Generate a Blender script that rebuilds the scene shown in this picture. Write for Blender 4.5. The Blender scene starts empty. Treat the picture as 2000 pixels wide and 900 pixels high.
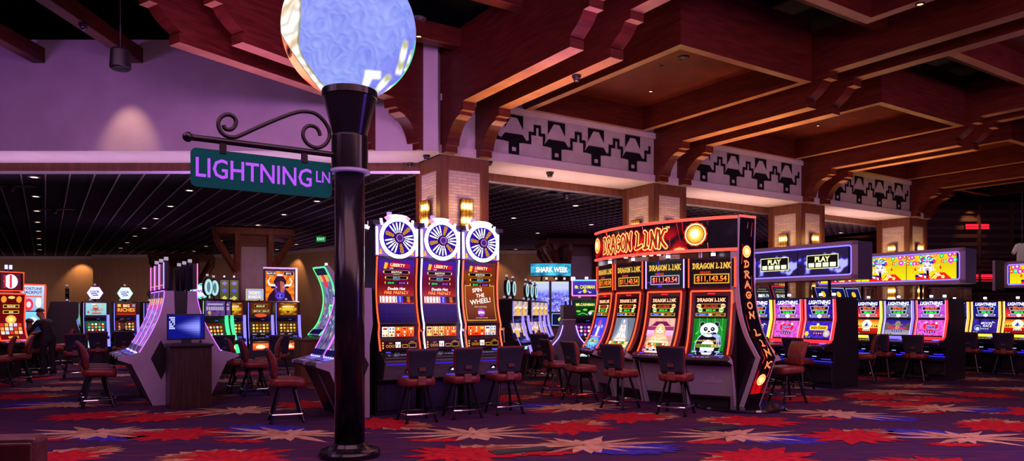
import bpy, bmesh, math, random
from mathutils import Vector, Matrix, noise
R = math.radians
random.seed(7)
scn = bpy.context.scene
col = scn.collection
F, HC, U0, V0 = 1400.0, 1.6, 1000.0, 608.0      # focal length in px of the 2000 px frame, eye height, principal point
TH = R(33.1)
AX = Vector((math.cos(TH), math.sin(TH), 0))    # along the arcade
BX = Vector((-math.sin(TH), math.cos(TH), 0))   # into the room behind the arcade
def fl(u, v): Y = F*HC/(v-V0); return Vector(((u-U0)/F*Y, Y, 0))
def at(u, v, Y): return Vector(((u-U0)/F*Y, Y, HC-(v-V0)/F*Y))

# ------------------------------------------------------------------ colour and materials
def lin(c):
    if isinstance(c, str):
        c = [int(c[i:i+2], 16)/255 for i in (0, 2, 4)]
        return tuple((x/12.92 if x <= .04045 else ((x+.055)/1.055)**2.4) for x in c)
    return tuple(c[:3])
def gc(c, k=1.0): return tuple(x*k for x in lin(c))
MATS = {}
def mat(name, c=(.5,.5,.5), rough=.5, metal=0., emit=None, k=1., spec=.5, coat=0.):
    if name in MATS: return MATS[name]
    m = bpy.data.materials.new(name); m.use_nodes = True
    b = m.node_tree.nodes['Principled BSDF']
    b.inputs['Base Color'].default_value = (*lin(c), 1)
    b.inputs['Roughness'].default_value = rough
    b.inputs['Metallic'].default_value = metal
    b.inputs['Specular IOR Level'].default_value = spec
    b.inputs['Coat Weight'].default_value = coat
    if emit is not None:
        b.inputs['Emission Color'].default_value = (*lin(emit), 1)
        b.inputs['Emission Strength'].default_value = k
    MATS[name] = m
    return m
def nd(m, t, **kw):
    n = m.node_tree.nodes.new(t)
    for k, v in kw.items(): setattr(n, k, v)
    return n
def lk(m, a, b): m.node_tree.links.new(a, b)
def ramp(m, stops):
    r = nd(m, 'ShaderNodeValToRGB')
    while len(r.color_ramp.elements) < len(stops): r.color_ramp.elements.new(.5)
    for e, (p, c) in zip(r.color_ramp.elements, stops): e.position = p; e.color = (*lin(c), 1)
    return r
def coords(m, scale=(1,1,1), rot=(0,0,0), kind='Object'):
    t = nd(m, 'ShaderNodeTexCoord'); mp = nd(m, 'ShaderNodeMapping')
    mp.inputs['Scale'].default_value = scale; mp.inputs['Rotation'].default_value = rot
    lk(m, t.outputs[kind], mp.inputs['Vector']); return mp.outputs['Vector']
def noisy(name, stops, scale=(1,1,1), ns=5., detail=6, rough=.5, metal=0., bump=0., rot=(0,0,0), spec=.5):
    m = mat(name, rough=rough, metal=metal, spec=spec); b = m.node_tree.nodes['Principled BSDF']
    v = coords(m, scale, rot); n = nd(m, 'ShaderNodeTexNoise')
    n.inputs['Scale'].default_value = ns; n.inputs['Detail'].default_value = detail
    lk(m, v, n.inputs['Vector']); r = ramp(m, stops); lk(m, n.outputs['Fac'], r.inputs['Fac'])
    lk(m, r.outputs['Color'], b.inputs['Base Color'])
    if bump:
        bp = nd(m, 'ShaderNodeBump'); bp.inputs['Strength'].default_value = bump; bp.inputs['Distance'].default_value = .01
        lk(m, n.outputs['Fac'], bp.inputs['Height']); lk(m, bp.outputs['Normal'], b.inputs['Normal'])
    return m
def vcol_mat(name, rough=.2, spec=.08, gain=1.0):
    m = mat(name, (0.003,0.003,0.005), rough, spec=spec); b = m.node_tree.nodes['Principled BSDF']
    a = nd(m, 'ShaderNodeAttribute', attribute_name='Col', attribute_type='GEOMETRY')
    lk(m, a.outputs['Color'], b.inputs['Emission Color']); b.inputs['Emission Strength'].default_value = gain
    return m
DISPLAY = vcol_mat('lit_display')
GLOW = vcol_mat('glowing_tube', .5, .1)
PRINT = None

# ------------------------------------------------------------------ mesh builder
class MB:
    def __init__(s): s.v = []; s.f = []; s.m = []; s.c = []
    def add(s, vs, fs, mi=0, cols=None):
        o = len(s.v); s.v += [tuple(v) for v in vs]
        s.f += [tuple(i+o for i in f) for f in fs]; s.m += [mi]*len(fs)
        s.c += list(cols) if cols else [(0,0,0)]*len(vs)
        return s
    def box(s, x0, x1, y0, y1, z0, z1, mi=0, col=None):
        vs = [(x,y,z) for z in (z0,z1) for y in (y0,y1) for x in (x0,x1)]
        return s.add(vs, [(0,2,3,1),(4,5,7,6),(0,1,5,4),(2,6,7,3),(0,4,6,2),(1,3,7,5)], mi, [col]*8 if col else None)
    def prism(s, pts, x0, x1, mi=0, col=None):
        """profile pts in (y,z), counter-clockwise seen from +x or not: normals fixed at build"""
        n = len(pts); vs = [(x0,y,z) for y,z in pts]+[(x1,y,z) for y,z in pts]
        fs = [tuple(range(n)), tuple(range(2*n-1, n-1, -1))]+[(i,(i+1)%n,(i+1)%n+n,i+n) for i in range(n)]
        return s.add(vs, fs, mi, [col]*2*n if col else None)
    def ext(s, pts, d, mi=0, col=None):
        """polygon of 3-D points swept by the vector d"""
        n = len(pts); d = Vector(d); P = [Vector(p) for p in pts]; vs = P+[p+d for p in P]
        fs = [tuple(range(n)), tuple(range(2*n-1, n-1, -1))]+[(i,(i+1)%n,(i+1)%n+n,i+n) for i in range(n)]
        return s.add(vs, fs, mi, [col]*2*n if col else None)
    def tube(s, path, r, seg=8, mi=0, closed=False, col=None, cap=True):
        P = [Vector(p) for p in path]; n = len(P); rs = r if isinstance(r, (list,tuple)) else [r]*n
        ring = []; vs = []; fs = []; up = None
        for i, p in enumerate(P):
            a = P[i-1] if (i or closed) else p; b = P[(i+1)%n] if (i < n-1 or closed) else p
            t = (b-a).normalized()
            if up is None:
                up = Vector((0,0,1)) if abs(t.z) < .9 else Vector((1,0,0))
            sd = t.cross(up)
            if sd.length < 1e-4: sd = t.cross(Vector((0,1,0)))
            sd.normalize(); up = sd.cross(t).normalized()
            for k in range(seg):
                q = 2*math.pi*k/seg; vs.append(p+(sd*math.cos(q)+up*math.sin(q))*rs[i])
        for i in range(n if closed else n-1):
            for k in range(seg):
                a = i*seg+k; b = i*seg+(k+1)%seg; c = ((i+1)%n)*seg
                fs.append((a, b, c+(k+1)%seg, c+k))
        if cap and not closed:
            fs.append(tuple(range(seg-1,-1,-1))); fs.append(tuple((n-1)*seg+k for k in range(seg)))
        return s.add(vs, fs, mi, [col]*len(vs) if col else None)
    def lathe(s, prof, seg=24, o=(0,0,0), mi=0, cols=None):
        n = len(prof); vs = []; cs = []; fs = []
        for j, (r, z) in enumerate(prof):
            for k in range(seg):
                q = 2*math.pi*k/seg; vs.append((o[0]+r*math.cos(q), o[1]+r*math.sin(q), o[2]+z))
                if cols: cs.append(cols[j])
        for j in range(n-1):
            for k in range(seg):
                fs.append((j*seg+k, j*seg+(k+1)%seg, (j+1)*seg+(k+1)%seg, (j+1)*seg+k))
        fs.append(tuple(range(seg-1,-1,-1))); fs.append(tuple((n-1)*seg+k for k in range(seg)))
        return s.add(vs, fs, mi, cs if cols else None)
    def grid(s, fn, nu, nv, mi=0, closed_u=False):
        vs = [fn(i/nu, j/nv) for j in range(nv+1) for i in range(nu+1)]
        fs = [(j*(nu+1)+i, j*(nu+1)+i+1, (j+1)*(nu+1)+i+1, (j+1)*(nu+1)+i) for j in range(nv) for i in range(nu)]
        return s.add(vs, fs, mi)
    def xf(s, M, i0=0):
        for i in range(i0, len(s.v)): s.v[i] = tuple(M @ Vector(s.v[i]))
        return s
    def build(s, name, ms, parent=None, bevel=0., smooth=False, seg=2, colors=False, fix=True, sub=0):
        me = bpy.data.meshes.new(name); me.from_pydata(s.v, [], s.f)
        ms = ms if isinstance(ms, (list,tuple)) else [ms]
        for m in ms: me.materials.append(m)
        me.polygons.foreach_set('material_index', s.m)
        if colors:
            ca = me.color_attributes.new('Col', 'FLOAT_COLOR', 'POINT')
            ca.data.foreach_set('color', [x for c in s.c for x in (c[0],c[1],c[2],1.)])
        if fix:
            bm = bmesh.new(); bm.from_mesh(me); bmesh.ops.recalc_face_normals(bm, faces=bm.faces); bm.to_mesh(me); bm.free()
        if smooth: me.polygons.foreach_set('use_smooth', [True]*len(me.polygons))
        ob = bpy.data.objects.new(name, me); col.objects.link(ob)
        if parent is not None: ob.parent = parent
        if bevel:
            b = ob.modifiers.new('bevel', 'BEVEL'); b.width = bevel; b.segments = seg; b.limit_method = 'ANGLE'; b.angle_limit = R(35)
        if sub:
            b = ob.modifiers.new('sub', 'SUBSURF'); b.levels = sub; b.render_levels = sub
        return ob

def thing(name, label, cat, loc=(0,0,0), rz=0., group=None, kind=None):
    o = bpy.data.objects.new(name, None); o.empty_display_size = .1; col.objects.link(o)
    o.location = loc; o.rotation_euler = (0,0,rz); tag(o, label, cat, group, kind); return o
def tag(o, label=None, cat=None, group=None, kind=None):
    if label: o['label'] = label
    if cat: o['category'] = cat
    if group: o['group'] = group
    if kind: o['kind'] = kind
    return o
KIDS = {}
def dup(o, loc=None, rz=None, label=None, group=None):
    kids = {}
    for c in bpy.data.objects:
        if c.parent is not None: kids.setdefault(c.parent.name, []).append(c)
    def rec(x, par):
        y = x.copy(); col.objects.link(y)
        if par is not None: y.parent = par
        for c in kids.get(x.name, []): rec(c, y)
        return y
    r = rec(o, None)
    if loc is not None: r.location = loc
    if rz is not None: r.rotation_euler = (0,0,rz)
    if label: r['label'] = label
    if group: r['group'] = group
    return r

# ------------------------------------------------------------------ lettering
TXT = {}
def text2d(t, off=0., shear=0.):
    k = (t, off, shear)
    if k not in TXT:
        cu = bpy.data.curves.new('lettering', 'FONT'); cu.body = t; cu.offset = off; cu.shear = shear
        cu.resolution_u = 2; cu.fill_mode = 'FRONT'
        ob = bpy.data.objects.new('lettering', cu); me = ob.to_mesh()
        vs = [(v.co.x, v.co.y) for v in me.vertices]; fs = [tuple(p.vertices) for p in me.polygons]
        ob.to_mesh_clear(); bpy.data.objects.remove(ob); bpy.data.curves.remove(cu)
        TXT[k] = (vs, fs)
    return TXT[k]
CAP = .69
STROKES = {  # hand-drawn brush letters, unit box
 'D': [[(.22,.95),(.25,.5),(.22,.05)], [(.0,.93),(.45,.97),(.82,.72),(.86,.4),(.6,.1),(.05,.03)]],
 'R': [[(.22,.95),(.25,.5),(.15,-.02)], [(.02,.9),(.5,1.),(.85,.8),(.7,.55),(.25,.46)], [(.4,.5),(.65,.2),(1.,-.05)]],
 'A': [[(.02,.02),(.25,.45),(.5,1.)], [(.42,.98),(.7,.5),(1.,-.04)], [(.15,.36),(.8,.38)]],
 'G': [[(.92,.82),(.6,.97),(.25,.82),(.08,.48),(.25,.13),(.6,.03),(.9,.22),(.88,.46)], [(.52,.44),(1.02,.5)]],
 'O': [[(.5,.98),(.2,.82),(.06,.48),(.25,.12),(.55,.02),(.85,.2),(.95,.52),(.8,.85),(.5,.98)]],
 'N': [[(.0,-.02),(.18,.4),(.15,.98)], [(.12,.95),(.5,.5),(.85,.02)], [(.85,.02),(.82,.6),(.98,1.05)]],
 'L': [[(.1,1.),(.3,.9),(.25,.5),(.15,.08)], [(.0,.05),(.45,.08),(.95,.2)]],
 'I': [[(.3,1.),(.55,.9),(.5,.4),(.4,0.)], [(.2,.02),(.7,.05)]],
 'K': [[(.12,1.),(.25,.5),(.1,-.02)], [(1.,.98),(.75,.98),(.5,.7),(.2,.45)], [(.35,.55),(.6,.25),(1.02,.0)]],
}
# ------------------------------------------------------------------ lit artwork on screens: flat shapes in layers of one mesh
class Art:
    def __init__(s, w, h, step=.0006): s.w, s.h, s.step = w, h, step; s.mb = MB(); s.z = 0.
    def up(s): s.z += s.step
    def pts(s, P, faces, cols): s.mb.add([(x,y,s.z) for x,y in P], faces, 0, cols); s.up()
    def rect(s, x0, y0, x1, y1, c, c2=None, nx=1, ny=1, fn=None):
        """c at the bottom, c2 at the top, or fn(x,y)->colour, on a grid"""
        if fn or c2: ny = max(ny, 6)
        P = []; C = []
        for j in range(ny+1):
            for i in range(nx+1):
                x = x0+(x1-x0)*i/nx; y = y0+(y1-y0)*j/ny; P.append((x*s.w, y*s.h))
                if fn: C.append(fn(x, y))
                else:
                    t = j/ny; C.append(tuple(a*(1-t)+b*t for a, b in zip(c, c2 or c)))
        fs = [(j*(nx+1)+i, j*(nx+1)+i+1, (j+1)*(nx+1)+i+1, (j+1)*(nx+1)+i) for j in range(ny) for i in range(nx)]
        s.pts(P, fs, C)
    def poly(s, P, c):
        s.pts([(x*s.w, y*s.h) for x,y in P], [tuple(range(len(P)))], [c]*len(P))
    def circ(s, x, y, r, c, c2=None, n=20, ry=None, jag=0., a0=0.):
        """r is a share of the width; ry, if given, a share of the height"""
        rx = r*s.w; ry = ry*s.h if ry else rx; P = [(x*s.w, y*s.h)]
        for k in range(n):
            q = 2*math.pi*k/n+a0; f = 1+(jag if k % 2 else 0)
            P.append((x*s.w+rx*f*math.cos(q), y*s.h+ry*f*math.sin(q)))
        s.pts(P, [(0, k+1, (k+1) % n+1) for k in range(n)], [c2 or c]+[c]*n)
    def ring(s, x, y, r0, r1, c, n=28):
        P = []
        for k in range(n):
            q = 2*math.pi*k/n
            for r in (r0, r1): P.append((x*s.w+r*s.w*math.cos(q), y*s.h+r*s.w*math.sin(q)))
        s.pts(P, [(2*k, 2*k+1, (2*k+3) % (2*n), (2*k+2) % (2*n)) for k in range(n)], [c]*2*n)
    def stroke(s, P, w, c, w2=None):
        """P in shares, w a share of the width; flat line with round ends, tapering to w2"""
        Q = [Vector((x*s.w, y*s.h)) for x,y in P]; n = len(Q); V = []; w *= s.w; w2 = w if w2 is None else w2*s.w
        for i, p in enumerate(Q):
            t = (Q[min(i+1,n-1)]-Q[max(i-1,0)]).normalized(); nn = Vector((-t.y, t.x)); k = (w+(w2-w)*i/max(n-1,1))/2
            V += [tuple(p+nn*k), tuple(p-nn*k)]
        fs = [(2*i, 2*i+1, 2*i+3, 2*i+2) for i in range(n-1)]
        for e, p, k in ((0, Q[0], w/2), (n-1, Q[-1], w2/2)):
            o = len(V); V.append(tuple(p)); V += [(p.x+k*math.cos(2*math.pi*j/8), p.y+k*math.sin(2*math.pi*j/8)) for j in range(8)]
            fs += [(o, o+1+j, o+1+(j+1) % 8) for j in range(8)]
        s.mb.add([(x,y,s.z) for x,y in V], fs, 0, [c]*len(V))
    def text(s, t, x, y, h, c, al='C', maxw=None, off=0., shear=0., c2=None, rot=0.):
        """y: baseline, h: cap height as shares of the height; maxw a share of the width"""
        vs, fs = text2d(t, off, shear)
        if not vs: return
        k = h*s.h/CAP; x0 = min(v[0] for v in vs); x1 = max(v[0] for v in vs); W = (x1-x0)*k; kx = k
        if maxw and W > maxw*s.w: kx = k*maxw*s.w/W; W = maxw*s.w
        ox = x*s.w-(W/2 if al == 'C' else 0 if al == 'L' else W); cr, sr = math.cos(rot), math.sin(rot)
        P = []; C = []
        for vx, vy in vs:
            px = (vx-x0)*kx; py = vy*k; dx = px-W/2
            P.append((ox+W/2+dx*cr-py*sr, y*s.h+dx*sr+py*cr))
            if c2: t_ = min(max(vy/CAP,0),1); C.append(tuple(a*(1-t_)+b*t_ for a,b in zip(c,c2)))
            else: C.append(c)
        s.pts(P, fs, C)
    def brush(s, t, x, y, w, h, layers, slant=0., gap=.22, vertical=False):
        """brush lettering from STROKES: layers = [(stroke width as a share of the letter height, colour), ...] from the outside in"""
        n = len(t); lw = w/(n+(n-1)*gap)
        for k, (sw, c) in enumerate(layers):
            for i, ch in enumerate(t):
                if ch not in STROKES: continue
                for st in STROKES[ch]:
                    P = [(x+lw*(i*(1+gap)+px)+slant*py*lw, y+h*py) for px,py in st]
                    s.stroke(P, sw*h*s.h/s.w, c)
            s.up()
    def panel(s, x0, y0, x1, y1, c, b, bw=.01):
        s.rect(x0-bw, y0-bw*s.w/s.h, x1+bw, y1+bw*s.w/s.h, b); s.rect(x0, y0, x1, y1, c)
    def build(s, name, parent, mapf, cut=None, m=None):
        mb = s.mb
        bm = bmesh.new(); L = bm.verts.layers.float_color.new('Col')
        vs = []
        for p, c in zip(mb.v, mb.c):
            v = bm.verts.new(p); v[L] = (c[0],c[1],c[2],1.); vs.append(v)
        for f in mb.f:
            try: bm.faces.new([vs[i] for i in f])
            except ValueError: pass
        if cut:
            for _ in range(4):
                es = [e for e in bm.edges if abs(e.verts[0].co.y-e.verts[1].co.y) > cut]
                if not es: break
                bmesh.ops.subdivide_edges(bm, edges=es, cuts=1)
            bmesh.ops.triangulate(bm, faces=bm.faces)
        for v in bm.verts: v.co = mapf(*v.co)
        me = bpy.data.meshes.new(name); bm.to_mesh(me); bm.free(); me.materials.append(m or DISPLAY)
        ob = bpy.data.objects.new(name, me); col.objects.link(ob); ob.parent = parent
        return ob
def flat(o, ex, ey, lift=.002):
    """map for a flat screen: lower-left corner o, unit directions ex (right) and ey (up) seen from the front"""
    o, ex, ey = Vector(o), Vector(ex).normalized(), Vector(ey).normalized(); n = ex.cross(ey)
    return lambda x, y, z: o+ex*x+ey*y+n*(z+lift)
def curved(prof, x0, lift=.003):
    """map for a screen bent along a side profile [(y,z) from bottom to top]; front faces -y"""
    S = [0.]
    for a, b in zip(prof, prof[1:]): S.append(S[-1]+math.hypot(b[0]-a[0], b[1]-a[1]))
    def nrm(i):
        a = prof[max(i-1,0)]; b = prof[min(i+1,len(prof)-1)]; d = math.hypot(b[0]-a[0], b[1]-a[1]); return (-(b[1]-a[1])/d, (b[0]-a[0])/d)
    def f(x, y, z):
        i = 0
        while i < len(S)-2 and y > S[i+1]: i += 1
        t = (y-S[i])/(S[i+1]-S[i]); n0, n1 = nrm(i), nrm(i+1); n = (n0[0]*(1-t)+n1[0]*t, n0[1]*(1-t)+n1[1]*t)
        return Vector((x0+x, prof[i][0]+(prof[i+1][0]-prof[i][0])*t+n[0]*(z+lift), prof[i][1]+(prof[i+1][1]-prof[i][1])*t+n[1]*(z+lift)))
    f.length = S[-1]; return f
def smooth_path(P, n=6):
    """Catmull-Rom through points of any dimension"""
    P = [tuple(p) for p in P]; out = []
    for i in range(len(P)-1):
        p0, p1, p2, p3 = P[max(i-1,0)], P[i], P[i+1], P[min(i+2,len(P)-1)]
        for k in range(n):
            t = k/n
            out.append(tuple(.5*((2*b)+(c-a)*t+(2*a-5*b+4*c-d)*t*t+(3*b-a-3*c+d)*t**3) for a,b,c,d in zip(p0,p1,p2,p3)))
    out.append(P[-1]); return out
W1 = gc('ffffff', 1.6)
# ================================================================== MATERIALS
WOODR = noisy('red_cherry_wood', [(.3,(.064,.0075,.005)),(.7,(.128,.018,.009))], (1,1,9), 2.2, 8, .42, spec=.35)
WOODU = noisy('honey_wood_painted_uplight', [(.3,(.36,.16,.065)),(.7,(.50,.25,.11))], (1,1,9), 2.2, 6, .38, spec=.5)  # lighter undersides: partly own tone, partly light from below put into the colour
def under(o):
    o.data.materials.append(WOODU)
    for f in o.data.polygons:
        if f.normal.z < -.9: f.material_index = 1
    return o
WOODB = noisy('brown_oak_trim', [(.3,(.10,.032,.014)),(.7,(.19,.062,.026))], (3,3,.5), 3., 8, .5)
PAINT = noisy('cream_wall_paint', [(.4,(.55,.48,.50)),(.6,(.60,.53,.55))], (1,1,1), 1.5, 3, .75)
FRIEZE = noisy('grey_plaster', [(.4,(.40,.35,.37)),(.6,(.46,.40,.42))], (1,1,1), 2.5, 4, .8)
INK = mat('black_stencil_paint', (.008,.006,.010), .9, spec=.1)
BLACKM = mat('black_powder_coat', (.012,.010,.016), .3, .55)
BLACKP = mat('black_plastic', (.010,.009,.013), .4)
DARKM = mat('dark_grey_metal', (.045,.04,.05), .38, .7)
SILVER = mat('satin_aluminium', (.52,.50,.54), .32, .9)
CHROME = mat('chrome', (.75,.74,.76), .14, 1.)
LAV = mat('pale_grey_laminate', (.42,.37,.46), .45)
def stone():
    m = mat('stacked_pale_brick', rough=.85); b = m.node_tree.nodes['Principled BSDF']
    t = nd(m, 'ShaderNodeTexCoord'); sp = nd(m, 'ShaderNodeSeparateXYZ'); lk(m, t.outputs['Object'], sp.inputs[0])
    ad = nd(m, 'ShaderNodeMath', operation='ADD'); lk(m, sp.outputs['X'], ad.inputs[0]); lk(m, sp.outputs['Y'], ad.inputs[1])
    cb = nd(m, 'ShaderNodeCombineXYZ'); lk(m, ad.outputs[0], cb.inputs['X']); lk(m, sp.outputs['Z'], cb.inputs['Y'])
    br = nd(m, 'ShaderNodeTexBrick'); br.inputs['Scale'].default_value = 1.
    br.inputs['Color1'].default_value = (.62,.53,.48,1); br.inputs['Color2'].default_value = (.48,.40,.37,1); br.inputs['Mortar'].default_value = (.36,.30,.28,1)
    br.inputs['Brick Width'].default_value = .24; br.inputs['Row Height'].default_value = .062; br.inputs['Mortar Size'].default_value = .006
    lk(m, cb.outputs[0], br.inputs['Vector']); lk(m, br.outputs['Color'], b.inputs['Base Color'])
    bp = nd(m, 'ShaderNodeBump'); bp.inputs['Strength'].default_value = .6; bp.inputs['Distance'].default_value = .02
    iv = nd(m, 'ShaderNodeMath', operation='SUBTRACT'); iv.inputs[0].default_value = 1.; lk(m, br.outputs['Fac'], iv.inputs[1])
    lk(m, iv.outputs[0], bp.inputs['Height']); lk(m, bp.outputs['Normal'], b.inputs['Normal']); return m
STONE = stone()
# ================================================================== FLOOR with its woven leaf pattern
CARPET = noisy('carpet_ground', [(.30,(.022,.014,.075)),(.42,(.070,.022,.050)),(.52,(.030,.017,.085)),(.62,(.115,.026,.040)),(.74,(.060,.028,.058))], (.22,2.4,1), 5.5, 6, .95, rot=(0,0,R(-14)), spec=.1)
C_BEIGE = noisy('carpet_sand', [(.35,(.30,.155,.085)),(.65,(.50,.30,.17))], (1,1,1), 9., 6, .95, spec=.1)
C_SAND = noisy('carpet_pale_sand', [(.35,(.42,.25,.15)),(.65,(.60,.38,.25))], (1,1,1), 9., 6, .95, spec=.1)
C_RED = noisy('carpet_red', [(.35,(.27,.006,.020)),(.65,(.50,.018,.026))], (1,1,1), 12., 6, .95, spec=.1)
C_BLUE = noisy('carpet_blue', [(.35,(.022,.018,.24)),(.65,(.055,.042,.40))], (1,1,1), 8., 6, .95, spec=.1)
C_RUST = noisy('carpet_rust', [(.35,(.16,.05,.03)),(.65,(.30,.12,.06))], (1,1,1), 14., 6, .95, spec=.1)
fm = MB(); fm.add([(-40,-6,0),(40,-6,0),(40,60,0),(-40,60,0)], [(0,1,2,3)], 0)
rg = random.Random(11)
def leaf(c, ang, L, w, z, mi, r0=0., bend=0.):
    t = Vector((math.cos(ang), math.sin(ang), 0)); n = Vector((-t.y, t.x, 0)); c = Vector((c[0], c[1], z))
    L_ = [c+t*(r0+(L-r0)*k)+n*(w*a+bend*L*k*k) for k, a in ((.0,.25),(.3,.85),(.5,1.),(.75,.6))]
    R_ = [c+t*(r0+(L-r0)*k)+n*(-w*a+bend*L*k*k) for k, a in ((.75,.5),(.5,.9),(.3,.8),(.0,.25))]
    P = L_+[c+t*L+n*bend*L]+R_; fm.add(P, [tuple(range(len(P)))], mi)
def jag(c, r, z, mi, n=26, a=.22, sx=1., sy=1., rot=0., seed=0):
    q_ = random.Random(seed); P = []
    for k in range(n):
        q = 2*math.pi*k/n; rr = r*(1-(a if k % 2 else 0)*(.6+q_.random()*.8)); x, y = rr*math.cos(q)*sx, rr*math.sin(q)*sy
        P.append((c[0]+x*math.cos(rot)-y*math.sin(rot), c[1]+x*math.sin(rot)+y*math.cos(rot), z))
    fm.add([(c[0],c[1],z)]+P, [(0,k+1,(k+1) % n+1) for k in range(n)], mi)
zc = [.001]
def nz(): zc[0] += .00006; return zc[0]
zi = [0]
def z0(): zi[0] += 1; zc[0] = .001+(zi[0] % 5)*.0014
def star(x, y, r=.95, rot=None, blue=1):
    z0(); rot = rg.uniform(-.4,.4) if rot is None else rot
    if blue:
        q = rot-.5 if blue > 0 else rot+2.6
        jag((x+.62*r*math.cos(q), y+.62*r*math.sin(q)), .52*r, nz(), 4, 30, .2, 1.35, .75, rot, rg.random())
    jag((x-.45*r, y-.5*r), .26*r, nz(), 3, 20, .3, 1.6, .6, rot, rg.random())
    n = 15
    for i in range(n):
        a = rot+2*math.pi*i/n+rg.uniform(-.12,.12); L = r*(.40+.72*abs(math.cos(a-rot))**2.5+rg.uniform(-.10,.16))
        leaf((x,y), a, L, .05*r+.035*rg.random(), nz(), 2 if i % 3 else 1, .03, rg.uniform(-.06,.06))
    for i in range(3):
        a = rot+2.1*i+.9+rg.uniform(-.3,.3); leaf((x,y), a, r*rg.uniform(.42,.60), .13*r, nz(), 1 if i % 2 else 2, .02, rg.uniform(-.1,.1))
def bloom(x, y, r=.62, rot=None):
    z0(); rot = rg.uniform(-.6,.6) if rot is None else rot; q = rot+rg.choice((0,.7,2.6,3.4))
    jag((x+.5*r*math.cos(q), y+.5*r*math.sin(q)), .75*r, nz(), 1, 34, .22, 1.2, .85, rot, rg.random())
    z = nz(); jag((x+.8*r*math.cos(q), y+.8*r*math.sin(q)), .5*r, z, 5, 26, .3, 1.5, .5, rot+.5, rg.random())
    for i in range(13):
        a = rot+2*math.pi*i/13+rg.uniform(-.15,.15)
        leaf((x,y), a, r*(.75+.4*abs(math.cos(a-rot))+rg.uniform(-.12,.12)), .19*r, nz(), 3, 0, rg.uniform(-.1,.1))
def frond(x, y, r, rot):
    z0()
    for i in range(7): leaf((x,y), rot+(i-3)*.13+rg.uniform(-.04,.04), r*(.7+.3*rg.random()), .035*r, nz(), 5, .05, .1)
S0 = [(190,845,1),(560,848,-1),(925,847,0),(1140,870,1),(1120,795,-1),(1435,850,1),(1630,808,1),(1885,855,-1),(1830,798,1),(1745,765,0),(1925,740,0),(140,790,-1),(470,802,0),(100,760,0),(55,728,0)]
B0 = [(350,848),(170,812),(305,815),(905,887),(1110,835),(1230,815),(1475,822),(1660,852),(1700,775),(1830,780),(1945,832),(745,827),(600,790),(1490,893),(450,893),(1990,803),(40,775),(1560,780),(1120,770),(90,897),(1760,790)]
used = []
for u, v, b in S0: p = fl(u, v); used.append(p); star(p.x, p.y, blue=b)
for u, v in B0: p = fl(u, v); used.append(p); bloom(p.x, p.y)
k = 0
for i in range(-14, 15):
    for j in range(-1, 20):
        p = AX*(i*1.75+(j % 2)*.85)+BX*(j*1.55+2)
        p = Vector((p.x+rg.uniform(-.2,.2), p.y+rg.uniform(-.2,.2), 0)); k += 1
        if abs(p.x) > 22 or p.y < -1 or p.y > 32 or abs(p.x) > .9*p.y+3 or min((p-q).length for q in used) < 1.35: continue
        used.append(p)
        if (i+2*j) % 5 in (0,2): star(p.x, p.y, .85, blue=rg.choice((1,-1,0)))
        elif (i+2*j) % 5 in (1,4): bloom(p.x, p.y, .58)
        else: frond(p.x, p.y, .9, rg.uniform(0,6)); jag((p.x,p.y), .3, nz(), 4, 24, .25, 1.4, .7, .2, rg.random())
floor = fm.build('floor', [CARPET, C_BEIGE, C_SAND, C_RED, C_BLUE, C_RUST], fix=False)
tag(floor, 'dark carpet woven with sand, red and blue leaf bursts', 'floor', kind='structure')
print('floor verts', len(fm.v))
# ================================================================== ARCADE: thick header on square columns
O = Vector((-1.5, 15.0, 0)); SP = 6.12; CW = 1.19; ZC = 4.89
def W(s, d, z): return O+AX*s-BX*d+Vector((0,0,z))      # along the arcade, towards the hall, up
def abox(mb, s0, s1, d0, d1, z0, z1, mi=0):
    vs = [W(s,d,z) for z in (z0,z1) for d in (d0,d1) for s in (s0,s1)]
    return mb.add(vs, [(0,1,3,2),(4,6,7,5),(0,4,5,1),(2,3,7,6),(0,2,6,4),(1,5,7,3)], mi)
SEND = 3*SP+1.25
aw = MB(); abox(aw, -.02, SEND, -CW, 0, ZC+.02, 7.3); abox(aw, -.02, SEND, 0, .05, ZC, ZC+.19); abox(aw, -.02, SEND, 0, .07, 6.0, 6.14); abox(aw, -.02, SEND, -CW, 0, ZC, ZC+.02)
aw.build('wall_arcade', PAINT)['kind'] = 'structure'
tb = MB(); abox(tb, -.3, SEND, -CW-.06, -CW, 4.7, ZC+.02)
tb.build('trim_1', WOODB)['kind'] = 'structure'
# hall wall on the left, parallel to the picture
lw = MB(); YL = 14.7
lw.box(-26, -1.52, YL, YL+1.17, ZC, 7.17); lw.add([(-1.52,YL,ZC),(-1.5,15,ZC),(-1.5,15.2,ZC),(-1.52,15.87,ZC),(-1.52,YL,7.17),(-1.5,15,7.17),(-1.5,15.2,7.17),(-1.52,15.87,7.17)], [(0,1,2,3),(4,7,6,5),(0,4,5,1)])
lw.build('wall_left', PAINT)['kind'] = 'structure'
tl = MB(); tl.box(-26, -2.0, YL+1.17, YL+1.24, 4.66, ZC+.02); tl.build('trim_2', WOODB)['kind'] = 'structure'
tl = MB(); tl.box(-26, -2.0, YL+1.13, YL+1.18, 4.64, 4.70); tl.build('trim_3', SILVER)['kind'] = 'structure'
ta = MB(); abox(ta, -.3, SEND, -CW-.05, -CW+.0, 4.66, 4.71); ta.build('trim_4', SILVER)['kind'] = 'structure'
COLS = []
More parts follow.
